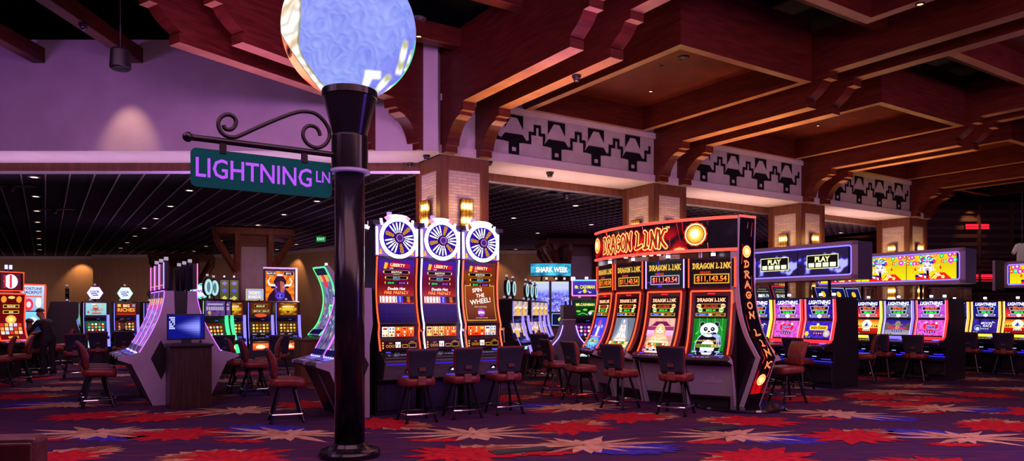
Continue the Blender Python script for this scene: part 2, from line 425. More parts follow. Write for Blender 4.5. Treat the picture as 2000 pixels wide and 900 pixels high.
for k in range(4):
    mb = MB(); s0 = k*SP; e = .05
    c = CW
    def lb(x0,x1,y0,y1,z0,z1,mi): mb.box(x0,x1,y0,y1,z0,z1,mi)
    lb(e, c-e, e, c-e, 0, ZC-.02, 1)                       # stone core, local x along the arcade, y into the room
    pw = .2
    for x0 in (0, c-pw):
        for y0 in (0, c-pw): lb(x0, x0+pw, y0, y0+pw, 0, ZC, 0)
    lb(.005, c-.005, .005, c-.005, ZC-.29, ZC-.001, 0); lb(.005, c-.005, .005, c-.005, 0, .5, 0)
    o = mb.build('column', [WOODB, STONE], bevel=.008, seg=1); p = W(s0, 0, 0); o.location = p; o.rotation_euler = (0,0,TH)
    tag(o, ['square pillar of pale brick framed in brown wood behind the wheel machines','square brick pillar behind the curved red sign','square brick pillar behind the blue framed PLAY display','square brick pillar behind the yellow display, farthest of the row'][k], 'column', kind='structure'); COLS.append(o)
# ------------------------------------------------------------------ frieze panels with a stencilled meander
for k in range(3):
    P = []
    s0, s1 = k*SP+1.125, (k+1)*SP-.02
    mb = MB(); mb.box(0, s1-s0, -.012, 0, 0, .90, 0)
    lay = [.0125]
    def pol(pts, mi):
        lay[0] += .0004
        mb.add([(x, -lay[0], z) for x, z in pts], [tuple(range(len(pts)))], mi)
    def path(pts, w):
        for a, b in zip(pts, pts[1:]):
            x0, x1 = min(a[0],b[0])-w/2, max(a[0],b[0])+w/2; z0, z1 = min(a[1],b[1])-w/2, max(a[1],b[1])+w/2
            pol([(x0,z0),(x1,z0),(x1,z1),(x0,z1)], 1)
    p = 1.18
    for i in range(4):
        cx = 1.83-1.125+i*p; U = lambda x: cx+(x-.5)*p
        Z = lambda y: .02+y*.88
        st = [(U(.78),Z(.36)),(U(.87),Z(.36)),(U(.87),Z(.60)),(U(.985),Z(.60)),(U(.985),Z(.80)),(U(1.1),Z(.80)),(U(1.1),Z(.60)),(U(1.2),Z(.60)),(U(1.2),Z(.36)),(U(1.26),Z(.36))]
        if i < 3: path(st, .075)
        else: path(st[:4]+[(U(.985),Z(.74))], .075)
        if i == 0: path([(U(.22),Z(.36)),(U(.12),Z(.36)),(U(.12),Z(.58)),(U(.03),Z(.58)),(U(.03),Z(.74))], .075)
        pol([(U(.29),Z(.60)),(U(.71),Z(.60)),(U(.71),Z(1.)),(U(.29),Z(1.))], 1)
        pol([(U(.3),Z(.52)),(U(.7),Z(.52)),(U(.82),Z(.33)),(U(.62),Z(.30)),(U(.62),Z(.0)),(U(.38),Z(.0)),(U(.38),Z(.30)),(U(.18),Z(.33))], 1)
        pol([(U(.43),Z(.93)),(U(.57),Z(.93)),(U(.74),Z(.58)),(U(.80),Z(.36)),(U(.69),Z(.54)),(U(.31),Z(.54)),(U(.20),Z(.36)),(U(.26),Z(.58))], 0)
        pol([(U(.455),Z(.08)),(U(.545),Z(.08)),(U(.545),Z(.18)),(U(.455),Z(.18))], 0)
    o = mb.build('frieze_panel', [FRIEZE, INK], fix=False); o.location = W(s0, .002, 5.085); o.rotation_euler = (0,0,TH)
    tag(o, ['grey frieze panel with black stencilled bells above the open doorway beside the lit post','middle grey frieze panel with black stencilled bells','grey frieze panel with black stencilled bells, smallest and farthest'][k], 'frieze', 'stencilled frieze panels over the arcade')
# ------------------------------------------------------------------ bracketed timber beams
PROF = [(0,4.9),(.24,4.9),(.24,5.03),(.30,5.03)] + smooth_path([(.30,5.03),(.36,5.20),(.50,5.38),(.70,5.50),(.84,5.53)],4) + [(.84,5.53),(.84,5.60),(.97,5.60),(.97,5.77),
        (4.42,5.77),(4.42,5.92),(4.36,5.92)] + smooth_path([(4.36,5.92),(4.50,6.00),(4.66,6.12),(4.76,6.24)],4) + [(4.90,6.24),(4.90,6.38),(12.5,6.38),(12.5,7.25),(0,7.25)]
pp = []
for q in PROF:
    if not pp or (abs(pp[-1][0]-q[0])+abs(pp[-1][1]-q[1])) > 1e-4: pp.append(q)
PROF = pp
def beam(base, d, wv, w, name='ceiling_beam', lab=None, cut=None):
    P = [Vector(base)+Vector(d)*a+Vector((0,0,z)) for a, z in PROF]
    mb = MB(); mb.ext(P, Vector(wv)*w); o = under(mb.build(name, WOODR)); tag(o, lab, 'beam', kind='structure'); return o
for k in range(4):
    for j, s0 in enumerate((.0, .84)):
        beam(W(k*SP+s0, 0, 0), -BX, AX, .28, lab='red timber beam on scrolled bracket, %s of the pair over the %s' % (('left','right')[j], ('pillar behind the wheel machines','pillar behind the curved red sign','third pillar','last pillar')[k]))
DL = Vector((-.547,-.837,0)); WL = Vector((.837,-.547,0))
for j, x in enumerate((-1.82, -2.80)):
    beam(Vector((x, YL, 0))-DL*.12-WL*.28, DL, WL, .28, lab='red timber beam on scrolled bracket over the left wall, %s the lamp globe' % ('just behind','left of')[j])
def bar(p0, p1, w, z0, z1, lab):
    p0, p1 = Vector(p0), Vector(p1); t = (p1-p0).normalized(); n = Vector((-t.y,t.x,0))*w/2
    mb = MB(); mb.ext([p0-n+Vector((0,0,z0)), p0+n+Vector((0,0,z0)), p0+n+Vector((0,0,z1)), p0-n+Vector((0,0,z1))], p1-p0)
    o = mb.build('ceiling_beam', WOODR, bevel=.012, seg=1); tag(o, lab, 'beam', kind='structure')
for x, l in ((-9.70,'plain red timber beam running over the left wall, at the edge'), (-7.69,'plain red timber beam over the left wall beside the hanging speaker')):
    bar((x, 4, 0), (x, YL+.02, 0), .25, 6.69, 7.0, l)
for dd, l in ((.74,'red cross beam with a small downlight behind the lamp globe'), (2.95,'red cross beam between brackets, nearer the hall')):
    a = W(.02, dd, 0); b = Vector((-1.95,YL,0))+DL*(dd+.1); bar(a, a-AX*2.9, .26, 6.87, 7.24, l)
for k in range(4):
    for dd in (5.95, 11.6): bar(W(k*SP+1.1, dd, 0), W((k+1)*SP+.02, dd, 0), .26, 6.87, 7.24, 'red cross beam between timber pairs, bay %s' % ('one','two','three','four')[k])
# ------------------------------------------------------------------ coffers
def coffer(s0, s1, d0, d1, zb, zt, lab, fw=.17, rec=.55):
    mb = MB()
    abox(mb, s0, s1, d0, d0+fw, zb, zt); abox(mb, s0, s1, d1-fw, d1, zb, zt); abox(mb, s0, s0+fw, d0+fw, d1-fw, zb, zt); abox(mb, s1-fw, s1, d0+fw, d1-fw, zb, zt)
    abox(mb, s0+fw, s1-fw, d0+fw, d1-fw, zb+rec, zb+rec+.06); 
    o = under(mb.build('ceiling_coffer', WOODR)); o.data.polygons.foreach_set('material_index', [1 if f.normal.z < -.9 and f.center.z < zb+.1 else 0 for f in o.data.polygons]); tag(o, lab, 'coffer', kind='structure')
LED = mat('warm_lamp_disc', (.1,.08,.05), .5, emit=(1.,.42,.08), k=9.)
def spotlet(p, r, lab, grp, ring_m=None, em=None, name='recessed_downlight', cat='downlight'):
    mb = MB(); mb.lathe([(r*1.45,0),(r*1.45,-.012),(r*1.15,-.02),(r,-.02),(r*.9,.0)], 16, mi=0); mb.lathe([(0.001,-.006),(r*.95,-.006),(r*.95,-.002),(0.001,-.002)], 16, mi=1)
    o = mb.build(name, [ring_m or DARKM, em or LED], fix=False); o.location = p; tag(o, lab, cat, grp); return o
GD = 'small amber downlights in the timber ceiling'
for k in range(4):
    s = k*SP
    coffer(s+2.08, s+5.72, .02, 4.78, 6.12, 7.3, 'red timber ceiling box with lit rim, bay %s' % ('one','two','three','four')[k])
    coffer(s+1.55, s+5.05, 6.3, 11, 6.6, 7.4, 'red timber ceiling box nearer the hall, bay %s' % ('one','two','three','four')[k], .2, .5)
VENT = mat('grey_vent_metal', (.10,.09,.10), .5, .4)
w_ = {0: 'on the large near ceiling box', 1: 'in the second ceiling box', 2: 'in the far ceiling box'}
for (u, v, lab) in ((1271,178,'amber downlight inside the large near ceiling box'),(1598,245,'amber downlight inside the second ceiling box')):
    z = 6.665; Y = (z-HC)*F/(V0-v); p = at(u, v, Y); spotlet((p.x,p.y,6.668), .045, lab, GD)
p = at(1797, 7, 5.0*F/601); spotlet((p.x,p.y,6.598), .05, 'amber downlight on the rim of the ceiling box at the top edge', GD)
p = at(818, 70, 5.27*F/538); spotlet((p.x,p.y,6.868), .05, 'amber downlight under the cross beam beside the lamp globe', GD)
p = at(1292, 129, 5.065*F/479); spotlet((p.x,p.y,6.668), .025, 'tiny pale sensor light inside the large near ceiling box', None, None, mat('pale_sensor_led', (.2,.2,.2), .5, emit=(.7,.6,.9), k=1.2), 'ceiling_sensor', 'sensor')
def vent(p, r, lab):
    mb = MB(); mb.lathe([(.001,0),(r,0),(r,-.015),(r*.92,-.03),(r*.8,-.012),(r*.6,-.03),(r*.5,-.012),(r*.3,-.03),(.001,-.03)], 24)
    o = mb.build('ceiling_vent', VENT, fix=False); o.location = p; tag(o, lab, 'vent')
p = at(1335, 112, 5.065*F/496); vent((p.x,p.y,6.668), .12, 'round vent inside the large near ceiling box')
p = at(817, 36, 5.6*F/572); vent((p.x,p.y,7.2), .16, 'round grey vent above the lamp globe')
# ------------------------------------------------------------------ ceilings
VOID = mat('black_ceiling_void', (.006,.005,.009), .9, spec=.1)
cm = MB(); cm.add([(-40,-6,8.2),(40,-6,8.2),(40,60,8.2),(-40,60,8.2)], [(0,3,2,1)]); 
for i, x in enumerate((-13,-10.4,-6.6,-4.2,-2.0)): cm.box(x, x+.14, 0, 14.2, 7.75, 7.9)
cm.tube([(-14,9,7.8),(-5.5,13.5,7.5)], .05, 8); cm.tube([(-16,12,7.7),(-3,12,7.7)], .09, 10)
cm.build('ceiling', VOID, fix=False)['kind'] = 'structure'
LOUV = mat('charcoal_ceiling_louver', (.034,.028,.040), .7)
TBAR = mat('grey_ceiling_runner', (.34,.27,.31), .5)
c2 = MB(); zg = 4.7
back = [Vector((-36,YL+1.2,zg)), Vector((-2.05,YL+1.2,zg))]+[W(-.1,-CW-.02,zg), W(20,-CW-.02,zg), W(20,-40,zg), Vector((-36,46,zg))]
c2.add([p+Vector((0,0,.22)) for p in back], [tuple(range(6))], 0)
def clipx(p, t):      # where a line leaves the room's front edge
    return p
inside = lambda p: (p.y > YL+1.2 if p.x < -2.05 else (p-O).dot(BX) > CW+.02) and (p-O).dot(AX) < 19.9
def seg(p, t, L):
    a = None; last = None; k = 0.; out = []
    while k <= L:
        q = p+t*k; ok = inside(q) and q.y < 41 and abs(q.x) < 33
        if ok and a is None: a = q
        if not ok and a is not None: out.append((a, last)); a = None
        last = q; k += .1
    if a is not None: out.append((a, last))
    return out
for i in range(-60, 60):
    base = Vector((-11.0,16.5,zg))+AX*(i*.47+.22)-BX*14
    for a, b in seg(base, BX, 60):
        n = AX*.014; c2.ext([a-n, a+n, a+n+Vector((0,0,.07)), a-n+Vector((0,0,.07))], b-a, 2)
for j in range(-90, 110):
    base = Vector((-11.0,16.5,zg+.01))+BX*(j*.277+.13)-AX*40
    for a, b in seg(base, AX, 90):
        n = BX*.012; c2.ext([a-n, a+n, a+n+Vector((0,0,.085)), a-n+Vector((0,0,.085))], b-a, 1)
c2.build('ceiling_back', [VOID, LOUV, TBAR], fix=True)['kind'] = 'structure'
DLW = mat('downlight_lamp', (.1,.1,.1), .5, emit=(1.,.72,.45), k=14.)
ndl = 0
pr = None
for i in range(-4, 9):
    for j in range(-6, 10):
        p = Vector((-11.0,16.5,zg-.0))+AX*(i*3.3)+BX*(j*2.77*1.2 if False else j*3.3)
        if not inside(p-BX*.3) or p.y > 37.5 or abs(p.x) > 30: continue
        q = (p.x/p.y*F+U0)
        if q < -40 or q > 2040: continue
        if pr is None: pr = spotlet(p, .085, 'round white downlight in the black louvered ceiling of the far room', 'downlights in the black louvered ceiling', TBAR, DLW)
        else: x = pr.copy(); col.objects.link(x); x.location = p
        ndl += 1
print('downlights', ndl)
# ------------------------------------------------------------------ far walls
TAN = noisy('tan_wall_covering', [(.4,(.30,.19,.11)),(.6,(.35,.22,.13))], (8,8,.4), 3., 3, .8)
CROWN = mat('pale_crown_moulding', (.42,.36,.38), .6)
def wallseg(a, b, h, name, mtl=TAN, th=.25, crown=True):
    a = Vector((*a,0)); b = Vector((*b,0)); t = (b-a).normalized(); n = Vector((-t.y,t.x,0))
    if n.y < 0: n = -n
    mb = MB(); mb.ext([a, b, b+n*th, a+n*th], (0,0,h)); o = mb.build(name, mtl); o['kind'] = 'structure'
    if crown:
        m2 = MB(); m2.ext([a-n*.12, b-n*.12, b+n*.01, a+n*.01], (0,0,.16)); m2.xf(Matrix.Translation((0,0,h-.16))); o = m2.build('trim_%d' % (10+len(bpy.data.objects) % 7), CROWN); o['kind'] = 'structure'
c3 = MB(); zr = 6.25; abox(c3, 20, 20.15, -40, -CW-.02, 4.6, 8.2, 0); abox(c3, 20.15, 60, -40, 8, zr+.15, zr+.25, 0)
for j in range(-28, 140):
    a, b = W(20.2, -j*.277, zr), W(48, -j*.277, zr); n = BX*.012
    if b.y < 40: c3.ext([a-n, a+n, a+n+Vector((0,0,.085)), a-n+Vector((0,0,.085))], b-a, 1)
c3.build('ceiling_right', [VOID, LOUV])['kind'] = 'structure'
for (u, v) in ((1893,408),(1960,401),(1708,431),(1657,436)):
    Y = (zr-HC)*F/(V0-v); p = at(u, v, Y); x = pr.copy(); col.objects.link(x); x.location = (p.x,p.y,zr); x['label'] = 'white downlight in the high dark ceiling over the louvered shopfront'; x['group'] = 'downlights over the shopfront'
wallseg((-34,40), (-22.8,40), 4.68, 'wall_back')
wallseg((-22.8,39.0), (-13.3,38.6), 4.68, 'wall_back_far')
wallseg((-13.3,38.4), (-5.8,31.5), 4.68, 'wall_back_jog')
wallseg((-5.8,35.9), (4.6,36.5), 4.68, 'wall_back_centre')
wallseg((4.6,36.5), (16.5,37), 4.68, 'wall_back_right')
# shopfront of louvers on the right
DARKW = mat('dark_slat_cladding', (.065,.035,.040), .6)
SLAT = mat('brown_slat', (.13,.07,.06), .55)
REDL = mat('red_light_strip', (.1,.0,.0), .5, emit=(1.,.012,.035), k=1.6)
mb = MB(); X0, X1, YR = 11.2, 26.5, 30.
mb.box(X0, X1, YR, YR+.3, 0, 6.3, 0)
for i in range(18): mb.box(X0, X1, YR-.10, YR, .25+i*.34, .25+i*.34+.15, 1)
for x in (19.4, 20.75, 22.4): mb.box(x, x+.10, YR-.2, YR, 0, 6.2, 1)
mb.box(20.9, 22.3, YR-.02, YR+.02, 4.05, 5.15, 2)
for z in (2.85, 3.45, 3.8): mb.box(17.8, 25, YR-.9, YR-.85, z, z+.07, 1)
mb.box(17.8, 25, YR-.9, YR-.1, 2.5, 2.8, 0)
mb.build('wall_right', [DARKW, SLAT, VOID])['kind'] = 'structure'
for i, (xa, xb, z, h, y, lab) in enumerate(((13.7,16.9,5.05,.10,YR-.13,'thin upper red light strip on the dark louvered shopfront'),(13.7,16.9,3.62,.13,YR-.13,'red light strip on the louvered shopfront left of the last pillar'),(18.9,19.85,5.03,.20,YR-.13,'short red light strip on the louvered shopfront, high up'),(19.05,21.6,2.86,.28,YR-.13,'long red light bar behind the yellow display end'))):
    m2 = MB(); m2.box(xa, xb, y-.05, y, z, z+h*.42, 0); m2.box(xa, xb, y-.05, y, z+h*.55, z+h, 0); m2.box(xa-.03, xb+.03, y, y+.02, z-.03, z+h+.03, 1)
    tag(m2.build('light_strip', [REDL, BLACKP]), lab, 'light strip', 'red light strips on the shopfront')
CURT = noisy('beige_drape', [(.4,(.36,.26,.19)),(.6,(.48,.36,.27))], (1,1,.2), 6., 4, .8)
for i, (xa, xb, lab) in enumerate(((13.1,14.6,'beige floor length drape left of the last pillar'),(16.05,17.6,'beige floor length drape right of the last pillar'))):
    m2 = MB(); n = 60
    m2.grid(lambda a, b: (xa+(xb-xa)*a, 27.5+.06*math.sin(a*55)+.02*math.sin(a*23+b*3), .02+2.45*b), n, 6)
    m2.grid(lambda a, b: (xa+(xb-xa)*a, 27.53+.06*math.sin(a*55)+.02*math.sin(a*23+b*3), .02+2.45*b), n, 6)
    m2.box(xa-.05, xb+.05, 27.45, 27.6, 2.46, 2.52)
    tag(m2.build('curtain', CURT, smooth=True, fix=False), lab, 'curtain')

# timber tree pillars in the far room
def tree_pillar(p, w, h, rz, lab):
    mb = MB(); a = w*.36
    mb.box(-a+.06,a-.06,-a+.06,a-.06,0,h-.02,1)
    for x in (-1,1):
        for y in (-1,1): mb.box(x*a-.13,x*a+.13,y*a-.13,y*a+.13,0,h-.2,0)
    mb.box(-w*.9,w*.9,-w*.9,w*.9,h-.22,h,0); mb.box(-a-.05,a+.05,-a-.05,a+.05,h-.62,h-.2,0); mb.box(-a-.08,a+.08,-a-.08,a+.08,0,.4,0)
    for x in (-1,1):
        for y in (-1,1):
            for dx,dy in ((1,0),(0,1),(1,1)):
                p0 = Vector((x*a,y*a,h-1.5)); p1 = Vector((x*(a+dx*w*.48),y*(a+dy*w*.48),h-.2)); n = Vector((-dy*y,dx*x,0)).normalized()*.08; mb.ext([p0-n,p0+n,p0+n+Vector((0,0,-.28)),p0-n+Vector((0,0,-.28))], p1-p0, 0)
    o = mb.build('tree_pillar', [WOODB, FRIEZE]); o.location = p; o.rotation_euler = (0,0,rz); tag(o, lab, 'pillar', kind='structure')
p = at(496,600,27.6); tree_pillar((p.x,p.y,0), 1.6, 4.66, R(20), 'timber pillar with slanted braces behind the gold machines')
p = at(358,600,36.); tree_pillar((p.x,p.y,0), 1.6, 4.4, R(20), 'timber pillar with slanted braces far behind the kiosk')
p = at(1128,600,30.); tree_pillar((p.x,p.y,0), 1.7, 4.5, R(8), 'timber pillar with slanted braces behind the SHARK WEEK sign')
# ================================================================== LAMP POST with a video globe
PX, PY = -1.80, 7.95
lp = thing('lamp_post', 'tall black lamp post with a big glowing video globe in the foreground', 'lamp post', (PX,PY,0))
POSTM = mat('black_enamel', (.012,.009,.016), .2, .3, spec=.45)
mb = MB(); mb.lathe([(.335,0),(.335,.05),(.32,.075),(.235,.085),(.20,.11),(.17,.15)], 48); mb.build('base_flange', POSTM, lp, smooth=False, bevel=.006)
mb = MB(); mb.lathe([(.165,.1),(.163,3.2)], 48); mb.build('pole', POSTM, lp, smooth=True)
mb = MB(); mb.lathe([(.165,3.16),(.2,3.16),(.2,3.53),(.185,3.55),(.17,3.55)], 48); mb.build('sleeve', POSTM, lp, bevel=.006)
mb = MB(); mb.lathe([(.185,3.53),(.29,3.96),(.30,3.96),(.305,4.09),(.285,4.10),(.2,4.06)], 48); mb.build('collar', POSTM, lp, bevel=.006)
mb = MB(); mb.lathe([(.19,3.125),(.222,3.13),(.222,3.16),(.19,3.16)], 40); mb.build('glow_ring', mat('painted_glint_ring', (.3,.25,.4), .4, emit=(.45,.25,1.), k=.12), lp)  # faint glow stands in for small pale glints below the sleeve
# the globe: an LED sphere whose picture is a pale violet field with a wrapped banner at either side
GR, GZ = .73, 4.70
def lerp(a, b, t): t = min(max(t,0),1); return tuple(x*(1-t)+y*t for x, y in zip(a, b))
def sst(a, b, x): t = min(max((x-a)/(b-a),0),1); return t*t*(3-2*t)
view = Vector((-PX,-PY,HC-GZ)).normalized(); rt = Vector((-view.y, view.x, 0)).normalized()*1.; upv = view.cross(rt)
if upv.z < 0: upv = -upv
rt = upv.cross(view)
def globe_col(n):
    x, y = n.dot(rt), n.dot(upv)                       # direction on the ball, as the side that faces the hall shows it
    q = noise.noise(n*3.2)*.5+noise.noise(n*8.)*.25; m = math.sin(34*(n.x+q*.5)+8*n.z)*.5+math.sin(41*(n.z+q*.6)-6*n.y)*.5
    c = lerp(gc('6f7ae0'), gc('a6b4f6'), .45+.45*q+.2*m)
    c = lerp(c, gc('5a48e0'), sst(.35,1.,x*.7-y*.6)*.65)
    c = tuple(k*1.15 for k in c)
    e = x+.69-(.42*((-.2-y)/.72)**1.6 if y < -.2 else 0)-.02*math.sin(y*6)      # right edge of the wrapped banner on the left
    if e < .02:
        fold = .5+.5*math.sin(46*(x*.6-y*.7)+6*q)
        w = lerp(gc('d9d2c4', 1.15), gc('fffdf6', 1.5), fold)
        w = lerp(w, gc('d8a860', 1.1), .55*sst(.45,.9,math.sin(15*(x*.7-y*.8)+1.)))
        sk = -.13-1.36*(x+.96)-y
        if sk > 0:
            w = lerp(gc('e0602c', 1.2), gc('f8b088', 1.35), sst(.0,.14,-e+.02)*(.6+.4*math.sin(9*y)))
            w = lerp(gc('6a5030', 1.), w, sst(.0,.035,sk))
            if ((x+.87)/.022)**2+((y+.34)/.05)**2 < 1: w = gc('100606')
            elif ((x+.865)/.05)**2+((y+.33)/.10)**2 < 1: w = gc('a04020', 1.)
            if ((x+.60)/.09)**2+((y+.80+.9*(x+.60))/.035)**2 < 1: w = gc('f01818', 1.3)
        w = lerp(w, gc('6a7448', 1.), sst(-.035,.0,e)*.8)
        c = lerp(w, c, sst(.0,.02,e))
    for (x0, y0, x1, y1, w0, w1) in ((.30,-.50,.14,-.98,.075,.045),(.59,-.55,.28,-.96,.065,.05),(.73,-.68,.42,-.96,.045,.04),(.81,-.05,.71,-.58,.055,.065),(.92,-.18,.82,-.52,.025,.03)):
        dx, dy = x1-x0, y1-y0; L2 = dx*dx+dy*dy; t = ((x-x0)*dx+(y-y0)*dy)/L2
        if -.04 < t < 1:
            d = abs((x-x0)*dy-(y-y0)*dx)/math.sqrt(L2); w = w0+(w1-w0)*t
            k = (1-sst(w*.45, w*1.15, d))*sst(-.04,.08,t)*(1-sst(.85,1.,t)); cc = lerp(gc('ffffff', 1.35), gc('b9bd86', 1.1), .5+.5*math.sin(11*t+22*d))
            c = lerp(c, cc, k)
    kb = sst(.19,.24,x)*(1-sst(.42,.47,x))*sst(-.64,-.60,y)*(1-sst(-.52,-.48,y)); c = lerp(c, gc('fbfaf0', 1.35), .85*kb)
    if x > .62 and y < -.05: c = lerp(c, gc('30e8a0', 1.3), sst(.955,.985,math.hypot(x,y)))
    return c
mb = MB(); NU, NV = 360, 220
for j in range(NV+1):
    for i in range(NU):
        t = math.pi*j/NV; p = 2*math.pi*i/NU; n = Vector((math.sin(t)*math.cos(p), math.sin(t)*math.sin(p), math.cos(t)))
        mb.v.append((n.x*GR, n.y*GR, n.z*GR+GZ)); mb.c.append(globe_col(n))
for j in range(NV):
    for i in range(NU):
        mb.f.append((j*NU+i, (j+1)*NU+i, (j+1)*NU+(i+1) % NU, j*NU+(i+1) % NU)); mb.m.append(0)
mb.build('globe', DISPLAY, lp, smooth=True, colors=True, fix=False)['label'] = 'glowing pale blue video globe'
# arm, scroll and finial; the arm points along the arcade towards the hall's left
arm_o = Vector((PX,PY,0)); loc = lambda p: Vector(p)-arm_o
def on_arm(u, v):
    r = (u-U0)/F; t = (PX-r*PY)/(AX.x-r*AX.y); p = arm_o-AX*t; return t, HC-(v-V0)/F*p.y
AL, AZ = 1.655, 3.315
mb = MB(); mb.tube([-AX*.14+Vector((0,0,AZ)), -AX*AL+Vector((0,0,AZ))], .032, 16); mb.build('sign_arm', POSTM, lp, smooth=False, bevel=0)
mb = MB(); 
prof = [(.05*math.sin(math.pi*k/12), -.05*math.cos(math.pi*k/12)) for k in range(13)]; prof[0] = (.001,-.05); prof[-1] = (.001,.05)
mb.lathe(prof, 20, (*(-AX*AL).xy, AZ)); mb.build('finial', POSTM, lp, smooth=True)
sc_px = [(392,200),(402,228),(440,240),(478,222),(498,180),(490,140),(455,112),(412,108),(370,128),(345,170),(348,220),(372,265),(420,298),(480,306),(530,294),(700,216),(900,132),(1030,88),(1110,80),(1195,98),(1265,155),(1312,230),(1320,300),(1292,360),(1240,394),(1185,394),(1130,365),(1095,315),(1088,265),(1110,222),(1155,204),(1205,222),(1232,262),(1236,292)]
P = [on_arm(350+x/4.5, 200+y/4.5) for x, y in sc_px]
P = smooth_path(P, 5)
mb = MB(); mb.tube([-AX*t+Vector((0,0,z)) for t, z in P], .021, 10); mb.build('scroll_bracket', mat('black_wrought_iron', (.01,.008,.012), .45, .3), lp, smooth=True)
# ================================================================== STREET SIGN hung under the arm
sx = 1.63
so = thing('street_sign', 'green street sign reading LIGHTNING LN hung from the lamp post arm', 'sign', arm_o-AX*sx, TH)
SG = mat('teal_sign_green', (.0,.10,.095), .8, spec=.15)
SW, SH, SB = 1.425, .385, 2.832
mb = MB(); r = .055; pts = []
for cx, cz, a0 in ((SW-r,SB+SH-r,0),(r,SB+SH-r,90),(r,SB+r,180),(SW-r,SB+r,270)):
    for k in range(7): q = R(a0+15*k); pts.append((cx+r*math.cos(q), cz+r*math.sin(q)))
mb.ext([Vector((x,-.012,z)) for x, z in pts], (0,.024,0)); mb.build('sign_plate', SG, so)
LIL = mat('violet_lit_lettering', (.32,.10,.75), .5, emit=(.36,.075,.95), k=.62)
def letters(t, x, z, h, W, name):
    vs, fs = text2d(t, .012); k = h/CAP; x0 = min(v[0] for v in vs); x1 = max(v[0] for v in vs); kx = W/(x1-x0)
    mb = MB(); mb.add([(x+(vx-x0)*kx, -.0135, z+vy*k) for vx, vy in vs], fs); return mb.build(name, LIL, so, fix=False)
letters('LIGHTNING', .045, SB+.105, .187, 1.155, 'lettering'); letters('LN', 1.248, SB+.165, .118, .155, 'lettering')
for u in (435.5, 594.5):
    t, _ = on_arm(u, 285); x = sx-t
    mb = MB(); mb.box(x-.032, x+.032, -.02, .02, SB+SH-.03, AZ-.025); mb.build('hanger', BLACKM, so, bevel=.004)
# ================================================================== WALL SCONCES: amber glass tubes in two rows
def glass_col(z, h):
    b = sum(math.exp(-((z-h*c)/(h*.07))**2) for c in (.28,.76)); return tuple(a+b*k for a, k in zip((.55,.16,.01),(13,7.5,2.)))
GLASSM = GLOW; BRASS = mat('dark_brass', (.16,.08,.02), .35, 1.)
def make_sconce():
    t = thing('wall_sconce', 'x', 'wall light'); h = .62
    mb = MB(); mb.box(-.13, .13, -.02, 0, -.02, h+.02); mb.build('backplate', BRASS, t, bevel=.004)
    for i in (-1,0,1):
        mb = MB(); prof = []; cs = []
        for k in range(33):
            z = h*k/32; prof.append((.036+.006*abs(math.sin(z*26)), z)); cs.append(glass_col(z, h))
        mb.lathe(prof, 12, (i*.085,-.075,0), cols=cs); mb.build('amber_tube', GLASSM, t, smooth=True, colors=True)
    mb = MB()
    for z in (0, .315*1., h): mb.box(-.135, .135, -.12, -.02, z-.006, z+.006)
    for i in range(4):
        for j in range(5): 
            for s in (-1,1): mb.tube([(-.13+i*.087,-.118,j*.124), (-.13+i*.087+s*.02,-.12,j*.124+.062), (-.13+i*.087,-.118,j*.124+.124)], .004, 4)
    mb.build('honeycomb_grille', BRASS, t)
    return t
sc0 = None; wh = ['pillar behind the wheel machines','pillar behind the curved red sign','pillar behind the PLAY display','last pillar behind the yellow display']
for k in range(4):
    for side in (0, 1):
        for lev, z in (('upper',3.36),('lower',1.86)):
            if lev == 'lower' and k < 2: continue
            if side == 0: p, rz = W(k*SP+CW*.5, 0, z), TH
            else: p, rz = W(k*SP, -CW*.5, z), TH-math.pi/2
            lab = '%s amber sconce, %s face of the %s' % (lev, ('right','left')[side], wh[k])
            if sc0 is None: sc0 = make_sconce(); sc0.location = p; sc0.rotation_euler = (0,0,rz); tag(sc0, lab, None, 'amber tube sconces on the brick pillars')
            else: dup(sc0, p, rz, lab)
# ================================================================== CEILING SPEAKER, CAMERAS, EXIT SIGN
t = thing('pendant_speaker', 'black bucket speaker hung on a thin rod before the left wall', 'speaker', at(235,115,10.5))
mb = MB(); mb.lathe([(.001,-.155),(.13,-.15),(.145,-.13),(.13,.12),(.105,.15),(.001,.15)], 28); mb.build('housing', BLACKP, t, smooth=False, bevel=.008)
mb = MB(); mb.lathe([(.001,-.162),(.12,-.158),(.12,-.15),(.001,-.15)], 28); mb.build('grille', DARKM, t)
mb = MB(); mb.tube([(0,0,.14),(0,0,.45),(0,0,2.6)], .006, 6); mb.tube([(0,0,.3),(0,0,.5)], .011, 6); mb.build('rod', DARKM, t)
def dome(p, lab, s=1.):
    t = thing('dome_camera', lab, 'security camera', p, group='black dome cameras')
    mb = MB(); mb.lathe([(.001,0),(.10*s,0),(.105*s,-.03*s),(.085*s,-.06*s),(.001,-.06*s)], 20); mb.build('mount', BLACKP, t)
    mb = MB(); mb.lathe([(.075*s,-.055*s),(.078*s,-.08*s),(.06*s,-.125*s),(.03*s,-.145*s),(.001,-.15*s)], 20); mb.build('dome', mat('smoked_dome', (.03,.02,.04), .05, spec=1.), t, smooth=True)
    return t
for (u, v, z, lab, s) in ((833,303,ZC,'black dome camera on the soffit left of the near pillar corner',.75),(801,318,ZC,'black dome camera on the soffit farther left of the near pillar',.7),(956,315,ZC,'black dome camera on the soffit right of the near pillar',.7),(1074,336,ZC,'black dome camera in the middle of the pale soffit over the near doorway',.9),(1126,147,5.77,'dome camera under the bracketed beam before the frieze',.8),(163,47,6.69,'dome camera under the plain beam near the hanging speaker',.75)):
    Y = (z-HC)*F/(V0-v); p = at(u, v, Y); dome((p.x,p.y,z), lab, s)
